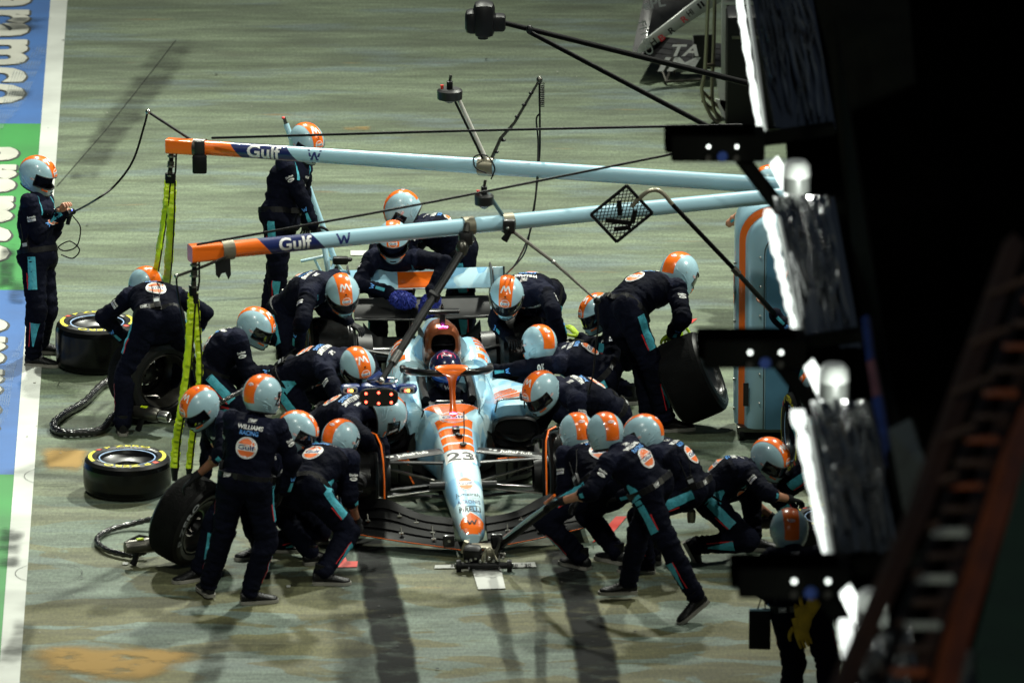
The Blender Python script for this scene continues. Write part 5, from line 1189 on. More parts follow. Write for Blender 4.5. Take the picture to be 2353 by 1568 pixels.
b = MB(); q = dB * fb_(512) + V((0, -.085, -.09)); b.prism([(-.06, .02), (-.055, -.09), (-.03, -.12), (-.01, -.08), (.02, -.07), (.045, -.13), (.065, -.09), (.06, .04)], .02, M_carbS, M=Matrix(((1, 0, 0), (0, 0, 1), (0, 1, 0))), c=q); b.build('hanging_bracket', B_)
# fittings under the boom tips and the lime hose sleeves
def fitting(root, tip, pts, r=.02):
    b = MB(); P_ = [V(p) - tip for p in pts]
    for i in range(len(P_) - 1):
        a, c = P_[i], P_[i + 1]
        b.tube([a, a.lerp(c, .45)], r * (1.15 if i % 2 else .9), M_dmetal, n=10); b.tube([a.lerp(c, .45), a.lerp(c, .6)], r * 1.4, M_metal, n=10); b.tube([a.lerp(c, .6), c], r * .8, M_blackp, n=8)
    b.tube([P_[0] + V((.04, 0, 0)), P_[len(P_) // 2] + V((.045, -.02, 0)), P_[-1] + V((.035, 0, 0))], .008, M_blackp, n=6); b.build('hose_fitting', root)
def yA(x, y, o=0): return At(x, y, TA.y + o)
def yB(x, y, o=0): return At(x, y, TB.y + o)
fitting(A_, TA, [yA(394, 346), yA(393, 370), yA(391, 392), yA(389, 412)], .024); fitting(B_, TB, [yB(446, 596), yB(446, 620), yB(445, 645), yB(444, 668)], .024)
def sleeve(pts, w, label):
    pa = smooth(pts, 14); b = MB(); n = len(pa); rings = []; rnd = random.Random(5)
    for i, p in enumerate(pa):
        t = (pa[min(i + 1, n - 1)] - pa[max(i - 1, 0)]).normalized(); s_ = V((1, 0, 0)); s_ = (s_ - t * s_.dot(t)).normalized(); f = t.cross(s_)
        k = 1 + .14 * rnd.uniform(-1, 1); dd = .010 * rnd.uniform(-1, 1)
        rings.append([p + s_ * (w * k * math.cos(a)) + f * (w * .5 * math.sin(a) + dd * math.cos(2 * a)) for a in [q * math.pi / 6 for q in range(12)]])
    b.loft(rings, M_lime); o = b.build('hose_sleeve', smooth=25); tag(o, label, 'hose sleeve', 'lime hose sleeves hanging from the booms')
    b = MB(); b.tube([p + V((w * .75, -w * .42, 0)) for p in pa], .007, M_blackp, n=6); b.build('zip', o)
    b = MB(); b.tube([pa[0] + V((0, 0, .06)), pa[0] + V((0, 0, -.02))], w * .9, M_blackp, n=12); b.tube([pa[-1] + V((0, 0, .02)), pa[-1] + V((.0, 0, -.09))], [w * .9, w * .6], M_blackp, n=12); b.build('end_cap', o)
sleeve([yA(386, 414), yA(380, 480), yA(368, 560, .3), yA(354, 650, .8), yA(350, 690, 1.0)], .028, 'lime hose sleeve slanting left under the far boom tip')
sleeve([yA(395, 414), yA(393, 500), yA(388, 590, .3), yA(382, 660, .8), yA(380, 690, 1.0)], .036, 'lime hose sleeve hanging straight under the far boom tip')
sleeve([yB(443, 672), yB(438, 740), yB(432, 830), yB(419, 930), yB(406, 1010), yB(401, 1078)], .036, 'longer left lime hose sleeve under the near boom tip')
sleeve([yB(449, 690), yB(455, 780), yB(458, 850), yB(453, 930), yB(441, 1010), yB(434, 1080)], .028, 'right lime hose sleeve under the near boom tip bulging outward')
# thin lines
def cable(pts, r, label, m=None, k=8, grp=None): pa = smooth(pts, k); b = MB(); b.tube(pa, r, m or M_blackp, n=6); return tag(b.build('cable', smooth=70), label, 'cable', grp)
zt = lambda x, y, z: G(x, y, z)
cable([zt(487, 317, 2.52), zt(1100, 300, 2.9), zt(1705, 287, 3.2)], .011, 'long black stay line running right from the far boom tip')
cable([zt(452, 562, 2.52), zt(960, 470, 2.9), zt(1545, 354, 3.2)], .010, 'long black stay line rising right from the near boom tip')
b = MB(); b.tube([yA(437, 320), yA(340, 257)], .012, M_blackp, n=6); b.ell(yA(340, 257), (.022, .022, .022), M_metal); tag(b.build('cable_rod'), 'black rod sticking up left from the far boom', 'rod')
cable([yA(339, 257), yA(331, 290), yA(305, 370), yA(262, 428), yA(215, 462), At(175, 484, P1['wr'][0].y), P1['wr'][0] + V((.06, -.02, .0))], .009, 'black control cable sagging from the rod to the man with the controller')
b = MB(); b.tube([yB(520, 590), yB(460, 615), yB(406, 634)], .012, M_dmetal, n=6); b.ell(yB(405, 634), (.02, .02, .02), M_metal); tag(b.build('cable_rod'), 'short grey rod pointing left from the near boom bracket', 'rod')
cable([yB(405, 634), yB(408, 670), yB(425, 760), yB(445, 850), yB(462, 915), yB(478, 960)], .008, 'thin dark cable hanging from the short rod')
# pucks with lamps on stalks
def puck(c, w, label):
    t = thing('sensor_puck', label, 'sensor', c, 0, 'sensor pucks on boom stalks'); b = MB(); b.lathe([(.001, .045), (w * .8, .045), (w, .03), (w * .97, -.04), (w * .55, -.055), (.02, -.075), (.001, -.08)], M_carbS, n=24); b.build('puck_body', t)
    b = MB(); b.tube([(-w * .6, 0, .04), (-w * .6, 0, .075)], [.010, .016], mat('red_knob', (.7, .03, .02), .4), n=8); b.build('knob', t); b = MB(); b.box((0, 0, .075), (.05, .05, .07), M_blackp, bev=.01); b.tube([(0, 0, .1), (.01, 0, .16)], .012, M_dmetal); b.build('clamp', t)
q = dA * fa(1119) + TA; pc = At(1033, 216, q.y - .1); puck(pc, .105, 'dark round sensor on the pale stalk above the far boom')
b = MB(); b.tube([At(1122, 378, q.y), At(1044, 208, q.y - .1)], .017, mat('pale_tube', (.62, .60, .55), .35, var=.15), n=10); b.tube([At(1118, 384, q.y), At(1036, 214, q.y - .08)], .010, M_blackp, n=8); tag(b.build('sensor_stalk'), 'pale stalk rising left from the far boom', 'stalk')
b = MB(); b.tube([At(1124, 376, q.y), At(1150, 318, q.y), At(1182, 285 - 3, q.y), At(1238, 186, q.y)], [.016, .014, .013, .010], M_dmetal, n=8)
for i in range(7): p_ = At(1124 + 16 * i, 376 - 27 * i, q.y); b.ell(p_, (.022, .022, .014), M_blackp, nu=8, nv=5)
b.ell(At(1239, 184, q.y), (.026, .026, .03), M_dmetal); tag(b.build('cable_mast'), 'dark cable wrapped mast rising right from the far boom', 'mast')
co_ = []; 
for i in range(130): t = i / 129; a = t * 2 * math.pi * 12; p_ = At(1241 + 0, 192 + 52 * t, q.y); co_.append(p_ + V((.022 * math.cos(a) + .01, .022 * math.sin(a), 0)))
b = MB(); b.tube(co_, .005, M_blackp, n=5); tag(b.build('coiled_cable', smooth=70), 'coiled black cable hanging from the top of the mast', 'cable')
cable([At(1239, 190, q.y), At(1240, 290, q.y), At(1239, 360, q.y), At(1228, 470, q.y - .3), At(1215, 540, q.y - .2), At(1185, 605, P14['nk'].y), At(1158, 632, P14['nk'].y)], .008, 'pair cable falling from the mast behind both booms')
cable([At(1241, 260, q.y), At(1232, 275, q.y), At(1236, 330, q.y), At(1232, 430, q.y - .2), At(1222, 500, q.y - .25), At(1205, 580, q.y - .2), At(1165, 628, P14['nk'].y)], .007, 'second thinner cable falling beside the pair cable')
cable([At(1117, 398, q.y - .1), At(1092, 385, q.y - .12), At(1090, 360, q.y - .1), At(1118, 358, q.y - .08), At(1136, 385, q.y - .1), At(1128, 412, q.y - .1)], .006, 'loop of wire round the far boom clamp')
q2 = dB * fb_(1167) + TB; puck(At(1112, 458, q2.y - .1), .078, 'dark round sensor on the short stalk above the near boom')
b = MB(); b.tube([At(1166, 512, q2.y), At(1122, 446, q2.y - .1)], .017, mat('stalk_teal', (.10, .17, .19), .4), n=8); tag(b.build('sensor_stalk'), 'short dark stalk rising left from the near boom', 'stalk')
b = MB(); b.box(At(1169, 520, q2.y - .1), (.10, .07, .12), M_carbS, bev=.02); b.tube([At(1172, 530, q2.y - .12), At(1158, 552, q2.y - .12)], [.02, .03], M_blackp); b.ell(At(1166, 524, q2.y - .15), (.014, .014, .014), M_metal); tag(b.build('rod_joint'), 'black clamp joint on the near boom', 'clamp')
b = MB(); b.tube([At(1178, 531, q2.y - .1), At(1272, 602, q2.y - .2), At(1368, 688, q2.y - .3)], [.017, .015, .009], M_dmetal, n=8); b.ell(At(1271, 602, q2.y - .2), (.02, .02, .02), M_metal); b.ell(At(1371, 691, q2.y - .3), (.03, .03, .03), M_blackp); tag(b.build('drop_rod'), 'thin dark rod slanting down right from the near boom', 'rod')
cable([At(1371, 693, q2.y - .3), At(1374, 740, q2.y - .3), At(1368, 800, q2.y - .2), At(1362, 860, q2.y - .1), At(1350, 905, q2.y)], .007, 'thin cable hanging from the end of the slanting rod')
# ------------------------------------------------------------------ driver signal light
qb = dB * fb_(1075) + TB; U = G(870, 908, 1.28)
t = thing('signal_light', 'navy pit signal light with six red lamps hanging before the car', 'signal light', U)
top = At(1070, 562, qb.y - .1) - U; d_ = -top.normalized(); hold = V((.02, 0, .12))
b = MB(); b.tube([top, top.lerp(hold, .80)], .034, M_carbS, n=14); b.tube([top.lerp(hold, .79), top.lerp(hold, .87)], .038, M_metal, n=14); b.tube([top.lerp(hold, .87), hold], .024, M_carbS, n=12); b.ell(hold, (.03, .03, .03), M_metal); b.build('pole', t, smooth=50)
b = MB(); k_ = top; b.box(k_ + V((0, .02, .05)), (.12, .1, .12), M_carbS, look((0, 1, 0)), .03); b.ell(k_ + V((-.03, -.04, -.02)), (.05, .05, .07), M_dmetal); b.tube([k_ + V((.0, 0, .1)), k_ + V((.01, .05, .16))], .03, M_dmetal); b.tube([k_.lerp(hold, .36) + V((-.05, 0, 0)), k_.lerp(hold, .40) + V((.05, 0, 0))], .04, M_blackp); b.build('pole_joint', t)
b = MB(); b.box((0, .04, .02), (.30, .14, .15), M_navyplastic, bev=.05); b.tube([(-.06, .06, .08), (0, .09, .13), (.06, .06, .08)], .05, M_navyplastic, n=10)
for s in (-1, 1): b.box((s * .225, .04, .045), (.16, .09, .075), M_navyplastic, look((s * .15, 1, 0)), .03)
b.build('housing', t)
pl = [(.155 * math.copysign(abs(math.cos(a)) ** .55, math.cos(a)), .072 * math.copysign(abs(math.sin(a)) ** .7, math.sin(a))) for a in [k * math.pi / 16 for k in range(32)]]
RX = Matrix(((1, 0, 0), (0, 0, -1), (0, 1, 0)))
b = MB(); b.prism(pl, .03, M_dmetal, RX, (0, -.03, 0)); b.build('face_rim', t); b = MB(); b.prism([(x * .93, y * .88) for x, y in pl], .03, M_visor, RX, (0, -.036, 0)); b.build('face', t)
for (x, z) in ((-.10, .035), (0, .042), (.10, .030), (-.10, -.035), (0, -.045), (.10, -.038)): b = MB(); b.ell((x, -.068, z), (.011, .006, .011), M_ledr, nu=10, nv=6); b.build('lamp', t)
for s in (-1, 1):
    b = MB(); b.prism([(x * .38, y * .36) for x, y in pl], .012, M_greyp, RX, (s * .225, -.004, .045)); b.build('side_face', t)
    for k, m in ((-1, M_blackp), (-.3, M_ledr), (.3, M_ledy), (1, M_blackp)): b = MB(); b.ell((s * .225 + k * .035, -.018, .045), (.011, .005, .011), m, nu=10, nv=6); b.build('side_lamp', t)
b = MB(); b.tube(smooth([(-.02, 0, .12), (.05, -.05, .11), (.13, -.04, .12), (.14, .02, .13), (.05, .04, .14)], 5), .007, M_metal, n=6); b.tube(smooth([(-.06, 0, .10), (-.09, -.03, .13), (-.03, -.04, .14)], 5), .006, M_blackp, n=6); b.build('wiring', t)
# ------------------------------------------------------------------ black housing on a long jib at the top
c = G(1112, 44, 3.3); t = thing('camera_housing', 'black moulded camera housing on a long jib at the top', 'camera', c)
b = MB(); b.box((0, 0, 0), (.18, .24, .30), M_blackp, bev=.06); b.box((-.10, .0, -.02), (.12, .2, .20), M_blackp, bev=.05); b.box((.11, 0, -.03), (.14, .16, .14), M_blackp, bev=.03); b.box((-.01, 0, -.12), (.10, .15, .1), M_blackp, bev=.03); b.build('housing_shell', t)
b = MB(); e1 = At(1720, 192, c.y + .8) - c; b.tube([V((.15, 0, -.03)), e1], [.022, .027], M_wing, n=12); e0 = At(1216, 74, c.y + .05) - c; e2 = At(1650, 303, c.y - .3) - c; b.tube([e0 + V((0, 0, .03)), e0, e2], [.016, .02, .022], M_wing, n=12); b.ell(e0 + V((0, 0, .02)), (.03, .03, .04), M_blackp); b.build('jib', t)
# ------------------------------------------------------------------ mesh stop board on a bent pole
c = G(1428, 491, 2.62); t = thing('stop_board', 'black wire mesh board with an arrow mark on a bent pole', 'sign', c)
Mr = Matrix.Rotation(R(-40), 3, 'Y') @ Matrix.Rotation(R(14), 3, 'X'); w, h = .185, .165
b = MB()
for (x0, z0, x1, z1) in ((-w, -h, w, -h), (w, -h, w, h), (w, h, -w, h), (-w, h, -w, -h)): b.tube([Mr @ V((x0, 0, z0)), Mr @ V((x1, 0, z1))], .013, M_blackp, n=6)
b.build('board_frame', t); b = MB()
for k in range(-9, 10):
    for s in (1, -1):
        a = max(-w, -h * s / 1 + k * .036 if False else -w); pts = []
        for x in (-w, w):
            z = s * .8 * x + k * .036; pts.append((x, z))
        (xa, za), (xb, zb) = pts
        def clip(xa, za, xb, zb):
            for lim in (h, -h):
                if (za - lim) * (zb - lim) < 0:
                    tt = (lim - za) / (zb - za); xm = xa + (xb - xa) * tt
                    if abs(za) > h and (za > 0) == (lim > 0): xa, za = xm, lim
                    else: xb, zb = xm, lim
            return xa, za, xb, zb
        xa, za, xb, zb = clip(xa, za, xb, zb)
        if abs(za) <= h + .001 and abs(zb) <= h + .001: b.tube([Mr @ V((xa, 0, za)), Mr @ V((xb, 0, zb))], .0035, M_blackp, n=4)
o = b.build('wire_mesh', t); o['kind'] = 'stuff'; b = MB()
for (xa, za, xb, zb) in ((-.13, .05, .01, -.12), (.01, -.12, .10, -.05), (-.02, .0, .06, .11), (-.13, -.06, -.02, -.14)): b.box(Mr @ V(((xa + xb) / 2, -.006, (za + zb) / 2)), (math.hypot(xb - xa, zb - za), .008, .04), M_blackp, Mr @ Matrix.Rotation(-math.atan2(zb - za, xb - xa), 3, 'Y'))
b.build('arrow_mark', t)
b = MB(); pa = smooth([At(1450, 475, c.y) - c, At(1478, 447, c.y) - c, At(1498, 437, c.y) - c, At(1520, 442, c.y) - c, At(1545, 470, c.y) - c], 5); b.tube(pa, .018, M_tan, n=10); b.tube([pa[-1], At(1690, 622, c.y - .1) - c, P26['wr'][0] - c], [.019, .019, .022], M_wing, n=10); b.tube([At(1684, 616, c.y - .1) - c, At(1697, 630, c.y - .1) - c], .028, M_dmetal, n=10); b.build('bent_pole', t)
# ------------------------------------------------------------------ pale blue cabinet with the boom pivot on top
c0 = G(1688, 1022, 0); t = thing('equipment_cabinet', 'tall rounded pale blue cabinet with an orange band at the right', 'cabinet', c0 + V((0, .1, 0)))
Wd, Hh, rad = 1.06, 2.02, .30
def arch(y, ins): 
    pts = []; w0, w1, z1 = ins, Wd - ins, Hh - ins; r = rad - ins * .6
    pts += [V((w0, y, .12)), V((w0, y, z1 - r))]
    for k in range(1, 9): a = math.pi - k * math.pi / 16; pts.append(V((w0 + r + r * math.cos(a), y, z1 - r + r * math.sin(a))))
    for k in range(0, 9): a = math.pi / 2 - k * math.pi / 16; pts.append(V((w1 - r + r * math.cos(a), y, z1 - r + r * math.sin(a))))
    pts.append(V((w1, y, .12))); return pts
b = MB(); b.loft([arch(.62, .03), arch(.60, .0), arch(.16, .0), arch(.12, .025)], M_armblue); b.build('rear_shell', t, smooth=40)
b = MB(); b.loft([arch(.125, .022), arch(.09, .085)], M_armor); b.build('orange_band', t, smooth=40)
b = MB(); b.loft([arch(.10, .080), arch(.05, .085), arch(.0, .11), arch(-.03, .15), arch(-.035, .19)], M_armblue); b.build('front_shell', t, smooth=40)
b = MB(); dr = arch(-.040, .25); b.loft([dr, arch(-.048, .255)], mat('cabinet_door_blue', (.10, .26, .40), .35, var=.08)); b.build('door', t, smooth=40)
b = MB(); b.tube(arch(-.04, .235), .004, M_dmetal, n=5); b.box((Wd / 2, .3, .10), (Wd - .04, .58, .05), M_dmetal, bev=.01); b.box((.09, -.04, .42), (.045, .01, .20), M_carbS, bev=.02)
for z in (.25, .5, .75, 1.0, 1.25, 1.5): b.ell((-.004, .14, z), (.012, .01, .012), M_metal, nu=8, nv=5); b.ell((.2, -.05, z + .1), (.009, .01, .009), M_metal, nu=8, nv=5)
b.build('door_trim', t)
for x in (.06, Wd - .08):
    for y in (.06, .52): b = MB(); b.lathe([(.001, -.02), (.055, -.02), (.06, 0), (.055, .02), (.001, .02)], M_blackp, (x, y, .06), Matrix.Rotation(R(90), 3, 'Y'), n=16); b.build('caster', t)
decal('round_badge', roundel(.15), (-.004, .30, 1.25), (0, -1, 0), (0, 0, 1), None, t, off=.002)
b = MB(); pv = PIV - t.location; b.tube([(pv.x, pv.y, Hh - .05), (pv.x, pv.y, 2.55)], .07, M_dmetal, n=14); b.lathe([(.07, 0), (.11, 0), (.11, .06), (.07, .06)], M_tan, (pv.x, pv.y, Hh + .02), n=20); b.build('pivot_post', t)
# ------------------------------------------------------------------ front jack under the nose
c = G(1112, 1300, 0); hnd = P20['wr'][0] + V((-.02, -.02, 0)) - c
t = thing('front_jack', 'black front jack with pale blue lever under the nose of the car', 'jack', c)
b = MB()
for s in (-1, 1): b.prism([(-.18, .03), (-.10, .015), (.12, .015), (.22, .05), (.14, .12), (.02, .22), (-.04, .21)], .012, M_carbS, Matrix(((0, 0, 1), (1, 0, 0), (0, 1, 0))), c=(s * .12 - .006, .0, 0))
b.tube([(-.21, -.14, .05), (.22, -.14, .05)], .028, M_blackp, n=12); b.tube([(-.17, .14, .05), (.17, .14, .05)], .02, M_dmetal, n=10); b.box((0, .02, .16), (.20, .12, .02), M_tan, bev=.005); b.box((.06, -.07, .12), (.10, .05, .12), M_tan, look((0, 1, .4)), .01); b.build('jack_frame', t)
for s in (-1, 1): b = MB(); b.lathe([(.001, -.02), (.045, -.02), (.05, 0), (.045, .02), (.001, .02)], M_blackp, (s * .20, -.14, .05), Matrix.Rotation(R(90), 3, 'Y'), n=18); b.ell((s * .225, -.14, .05), (.012, .02, .02), M_metal); b.build('jack_wheel', t)
b = MB(); b.box((-.09, -.10, .14), (.15, .12, .13), M_blackp, look((.15, 1, .3)), .04); b.tube([(-.17, -.02, .12), (-.14, -.04, .22)], .02, M_tan); b.build('pad', t)
b = MB()
for k in range(9): x = -.14 + k * .036; b.ell((x, -.15 - .01 * (k % 2), .09 + .012 * (k % 3)), (.014, .014, .014), M_metal, nu=8, nv=5)
b.tube(smooth([(-.02, -.16, .1), (.0, -.19, .17), (.05, -.15, .20), (.10, -.18, .11)], 5), .007, M_tan, n=6); b.tube([(.0, -.15, .08), (.01, -.15, .20)], .01, M_metal); b.tube([(.07, -.14, .10), (.13, -.10, .24)], .013, M_dmetal); b.build('linkage', t)
b = MB(); s0 = V((.12, -.02, .17)); b.tube([s0, s0.lerp(hnd, .5), hnd], [.026, .018, .015], M_wing, n=10, flat=1.2); b.box(s0 + V((-.02, -.03, .03)), (.09, .06, .12), M_wing, look((hnd - s0)), .02); b.build('lever', t)
b = MB(); o_ = V((-.02, -.02, .035)); b.tube([s0.lerp(hnd, .12) + o_, s0.lerp(hnd, .55) + o_ * 1.1, s0.lerp(hnd, .97) + o_], [.010, .013, .010], M_armblue, n=8, flat=1.2); b.tube([s0.lerp(hnd, .84) + o_ * 1.6, s0.lerp(hnd, 1.0) + o_ * 1.8], .012, M_armor, n=8); b.build('lever_cover', t)
# ------------------------------------------------------------------ rear jack held upright
q = P2['wr'][1]; base = G(762, 668, 0); Y0 = base.y
t = thing('rear_jack', 'pale blue rear jack with a tall handle held by the man behind the far boom', 'jack', base)
l = lambda x, y, o=0: At(x, y, Y0 + o) - base
b = MB(); b.tube([l(657, 285, .3), l(770, 600)], .026, M_armblue, n=14); b.build('jack_handle', t); b = MB(); b.tube([l(652, 270, .3), l(658, 288, .3)], [.014, .018], M_dmetal); b.ell(l(651, 271, .3), (.018, .018, .012), mat('red_knob', (.7, .03, .02), .4)); b.build('handle_tip', t)
b = MB()
for pth, r in (([l(691, 600), l(742, 589), l(752, 588)], .014), ([l(744, 560), l(757, 640, -.1)], .026), ([l(722, 595), l(742, 634)], .012), ([l(770, 600), l(745, 660, -.2)], .016), ([l(770, 600), l(805, 650, .2)], .016), ([l(745, 592), l(772, 596)], .016)): b.tube(pth, r, M_armblue, n=10)
b.build('jack_frame', t); b = MB(); b.box(l(782, 598, -.1), (.14, .08, .07), M_blackp, bev=.02); b.tube([l(772, 612), l(772, 640)], .02, M_blackp); b.ell(l(802, 596, -.1), (.03, .03, .02), M_blackp); b.build('release_latch', t)
for x in (745, 805):
    p_ = l(x, 660 if x < 780 else 650, 0); b = MB(); b.lathe([(.001, -.02), (.05, -.02), (.05, .02), (.001, .02)], M_blackp, (p_.x, p_.y, .05), Matrix.Rotation(R(90), 3, 'Y'), n=16); b.build('jack_wheel', t)
# ------------------------------------------------------------------ things worn and held
random.seed(11)
for wi in (0, 1):
    w_ = P4['wr'][wi] - P4['base']; d = (P4['wr'][wi] - P4['el'][wi]).normalized(); cc = w_ + d * .09 + V((.02 if wi == 0 else .03, -.02, -.02)); b = MB(); Mx = look(d)
    b.ell(cc, (.068, .10, .052), M_mitt, Mx)
    for k in range(380):
        a = random.uniform(0, 2 * math.pi); z = random.uniform(-1, 1); s_ = math.sqrt(1 - z * z); n_ = V((s_ * math.cos(a), s_ * math.sin(a), z)); p0 = cc + Mx @ V((n_.x * .066, n_.y * .098, n_.z * .050)); n2 = (Mx @ n_).normalized()
        p1 = p0 + n2 * .018 + V((random.uniform(-.006, .006), 0, -.004)); p2 = p1 + n2 * .008 + V((random.uniform(-.01, .01), 0, -.016)); b.tube([p0, p1, p2], [.0055, .0052, .0035], M_mitt, n=4)
    b.build('mitt', P4['body'], smooth=60)
w_ = (P1['wr'][0] + P1['wr'][1]) / 2 + V((.10, -.03, .03)); t = thing('controller', 'small black wired controller in the hands of the man on the white line', 'controller', w_)
b = MB(); b.box((0, 0, 0), (.10, .06, .05), M_blackp, look((.6, -.4, .4)), .012); b.tube([(.0, 0, -.02), (-.02, 0, -.10)], [.022, .018], M_blackp); b.ell((.01, -.02, .035), (.012, .012, .01), M_metal); b.build('control_box', t); b = MB(); b.ell((.02, -.02, .032), (.006, .006, .006), mat('blue_led', (.1, .1, .9), .3, emit=(.1, .15, 1), es=5)); b.build('indicator', t)
cable([w_ + V((.02, 0, -.02)), w_ + V((.09, -.03, -.12)), w_ + V((.06, -.03, -.28)), w_ + V((-.04, -.02, -.33)), w_ + V((-.10, 0, -.30)), w_ + V((.0, -.04, -.24)), w_ + V((.08, -.02, -.32)), w_ + V((.02, 0, -.40)), w_ + V((-.08, .0, -.37))], .006, 'black wire looping below the hands of the man on the white line')
c = P23['pe'] + V((.02, -.20, .02)); t = thing('work_gloves', 'pair of yellow leather gloves hanging at the back of the lower right man', 'gloves', c)
for k, (dx, dz, ang) in enumerate(((-.04, -.05, 160), (.04, .03, 20))): b = MB(); o_ = link('leather_glove', hand_mesh(M_yglove, .35, 1 if k else -1), t); o_.matrix_local = Matrix.Translation((dx, 0, dz)) @ (look((math.sin(R(ang)), -.15, math.cos(R(ang))), (0, -1, 0)) * 1.25).to_4x4()
b = MB(); b.loft([[V((.06 * math.cos(a) * k, -.01 + .02 * math.sin(a), z + .02 * math.sin(3 * a))) for a in [q * math.pi / 6 for q in range(12)]] for z, k in ((-.12, .5), (-.05, .9), (.02, 1.1), (.09, 1.3))], M_yglove); b.build('glove_cuff', t, smooth=60)
c = P23['pe'] + V((-.30, -.05, -.12)); t = thing('folder', 'black folder with pale edge hanging left of the lower right man', 'folder', c); b = MB(); b.box((0, 0, 0), (.16, .03, .30), M_blackp, look((.1, 1, 0)), .006); b.box((0, 0, .155), (.155, .032, .012), M_armblue); b.build('cover', t); b = MB(); b.tube([(-.02, 0, .15), (.02, 0, .28)], .005, M_blackp, n=5); b.tube([(.04, 0, .15), (.03, 0, .28)], .005, M_blackp, n=5); b.build('strap', t)
c = P22['pe'] + V((-.16, -.12, .02)); t = thing('work_gloves', 'pale yellow gloves clipped to the belt beside the kneeling man at the right', 'gloves', c)
MYp = mat('pale_yellow_glove', (.72, .66, .30), .65, bump=.4, bs=40)
for k in (0, 1): o_ = link('fabric_glove', hand_mesh(MYp, .3, 1 if k else -1), t); o_.matrix_local = Matrix.Translation((.03 * k, -.03 * k, .03)) @ look((-.3 + .5 * k, -.2, 1), (0, -1, .2)).to_4x4()
b = MB(); b.lathe([(.001, -.06), (.03, -.06), (.035, -.03), (.035, .03), (.02, .05)], M_tan, (.03, -.02, -.10), n=16); b.build('air_coupling', t)
# driver
dr = thing('person', 'driver in a dark helmet with pink lines sitting under the halo', 'person', car_pt(0, 1.58, .50), -PSI)
b = MB(); b.loft([[V((x * w, y * d_ , z)) for x, y in [(math.cos(a), math.sin(a)) for a in [k * math.pi / 10 for k in range(20)]]] for z, w, d_ in ((-.10, .17, .14), (0, .19, .13), (.08, .185, .12), (.14, .13, .10), (.18, .065, .065), (.24, .06, .06), (.28, .08, .09), (.33, .08, .09))], M_suit)
for s in (-1, 1): b.tube([(s * .17, -.0, .08), (s * .19, -.18, -.02), (s * .10, -.36, .06)], [.06, .05, .04], M_suit, n=10)
tmp = b.build('t', smooth=0); md = tmp.modifiers.new('r', 'REMESH'); md.mode = 'VOXEL'; md.voxel_size = .014; me = bpy.data.meshes.new_from_object(tmp.evaluated_get(bpy.context.evaluated_depsgraph_get())); bpy.data.objects.remove(tmp); me.materials.clear(); me.materials.append(M_suit); me.shade_smooth(); db = link('body', me, dr)
M_dh = mat('driver_helmet', (.012, .014, .05), .2, var=.2, coat=.5); M_pink = mat('pink_line', (.85, .06, .16), .3)
h = MB(); vs, fs = [], []; me0 = HM['helmet_shell']; h.add([v.co for v in me0.vertices], [tuple(p.vertices) for p in me0.polygons], M_dh); ho = h.build('helmet', dr, smooth=60, fixn=False)
Mh = look((0, -1, -.12)); ho.matrix_local = Matrix.Translation((0, -.03, .33)) @ Mh.to_4x4(); bvd = bvh_of(ho)
h = MB(); mv = HM['visor']; h.add([v.co for v in mv.vertices], [tuple(p.vertices) for p in mv.polygons], mat('blue_visor', (.02, .10, .45), .08, coat=.6)); h.build('visor', ho, smooth=60, fixn=False); link('helmet_lining', HM['helmet_lining'], ho)
for pts in ([(-.07, .02), (-.055, .09), (0, .11), (.055, .09), (.07, .02)], [(-.03, .0), (-.03, .08), (0, .045), (.03, .08), (.03, .0)]):
    h = MB(); P_ = []
    for x, y in smooth([V((a, b_, 0)) for a, b_ in pts], 6) and [(p_.x, p_.y) for p_ in smooth([V((a, b_, 0)) for a, b_ in pts], 6)]:
        d = V((x / .14, .45 - y * 3.2, .75 + y * .5)).normalized(); hh = bvd.ray_cast(d * .4, -d, .5)
        if hh[0] is not None: P_.append(hh[0] + d * .002)
    if len(P_) > 2: h.tube(P_, .003, M_pink, n=5); h.build('pink_line', ho)
decal('helmet_lettering', [(t_text('Acronis', .018, .07, (0, 0), .02), M_white, 0)], (0, .05, .14), (-1, 0, 0), (0, -.6, .7), bvd, ho, off=.003, depth=.2); decal('w_mark', [(t_w(.035), M_white, 0)], (0, .2, -.10), (-1, 0, 0), (0, 0, 1), bvd, ho, off=.003, depth=.2)
# ------------------------------------------------------------------ the neighbouring team's black and white nose on a stand
MW = mat('white_bodywork', (.62, .66, .62), .3, var=.06, coat=.3); c = G(1600, 185, 0); t = thing('parked_nose', 'black and white nose and front wing of another car on a stand at the top', 'car nose', c); YY = c.y
l = lambda x, y, o=0: At(x, y, YY + o) - c
def ringp(cn, w, h, ang=0, n=16): return [V(cn) + V((w * math.cos(a) * math.cos(ang), w * math.cos(a) * math.sin(ang), h * math.sin(a))) for a in [k * 2 * math.pi / n for k in range(n)]]
b = MB(); b.loft([ringp(l(1458 + 8, 118, -.3), .02, .03, 1.0), ringp(l(1480, 105, -.2), .075, .06, 1.0), ringp(l(1540, 62, 0), .10, .075, 1.0), ringp(l(1620, 5, .3), .13, .10, 1.0), ringp(l(1680, -40, .6), .16, .13, 1.0)], MW); b.build('nose_cone', t, smooth=50)
b = MB(); b.loft([[l(1452, 118, .0), l(1478, 125, -.1), l(1500, 20, .5), l(1478, 0, .5)], [l(1478, 62, .9), l(1560, 62, .6), l(1640, -10, .9), l(1480, -60, 1.0)]], M_carb); b.build('black_bodywork', t)
b = MB()
for k in range(4): b.sheet(lambda u, v: (l(1462 + (1690 - 1462) * v, 132 + 26 * v + 0 * k, .0) + V((0, .10 * k + .10 * u, .035 * k + .03 * u)), (0, -.4, 1)), 2, 8, .012, M_carb)
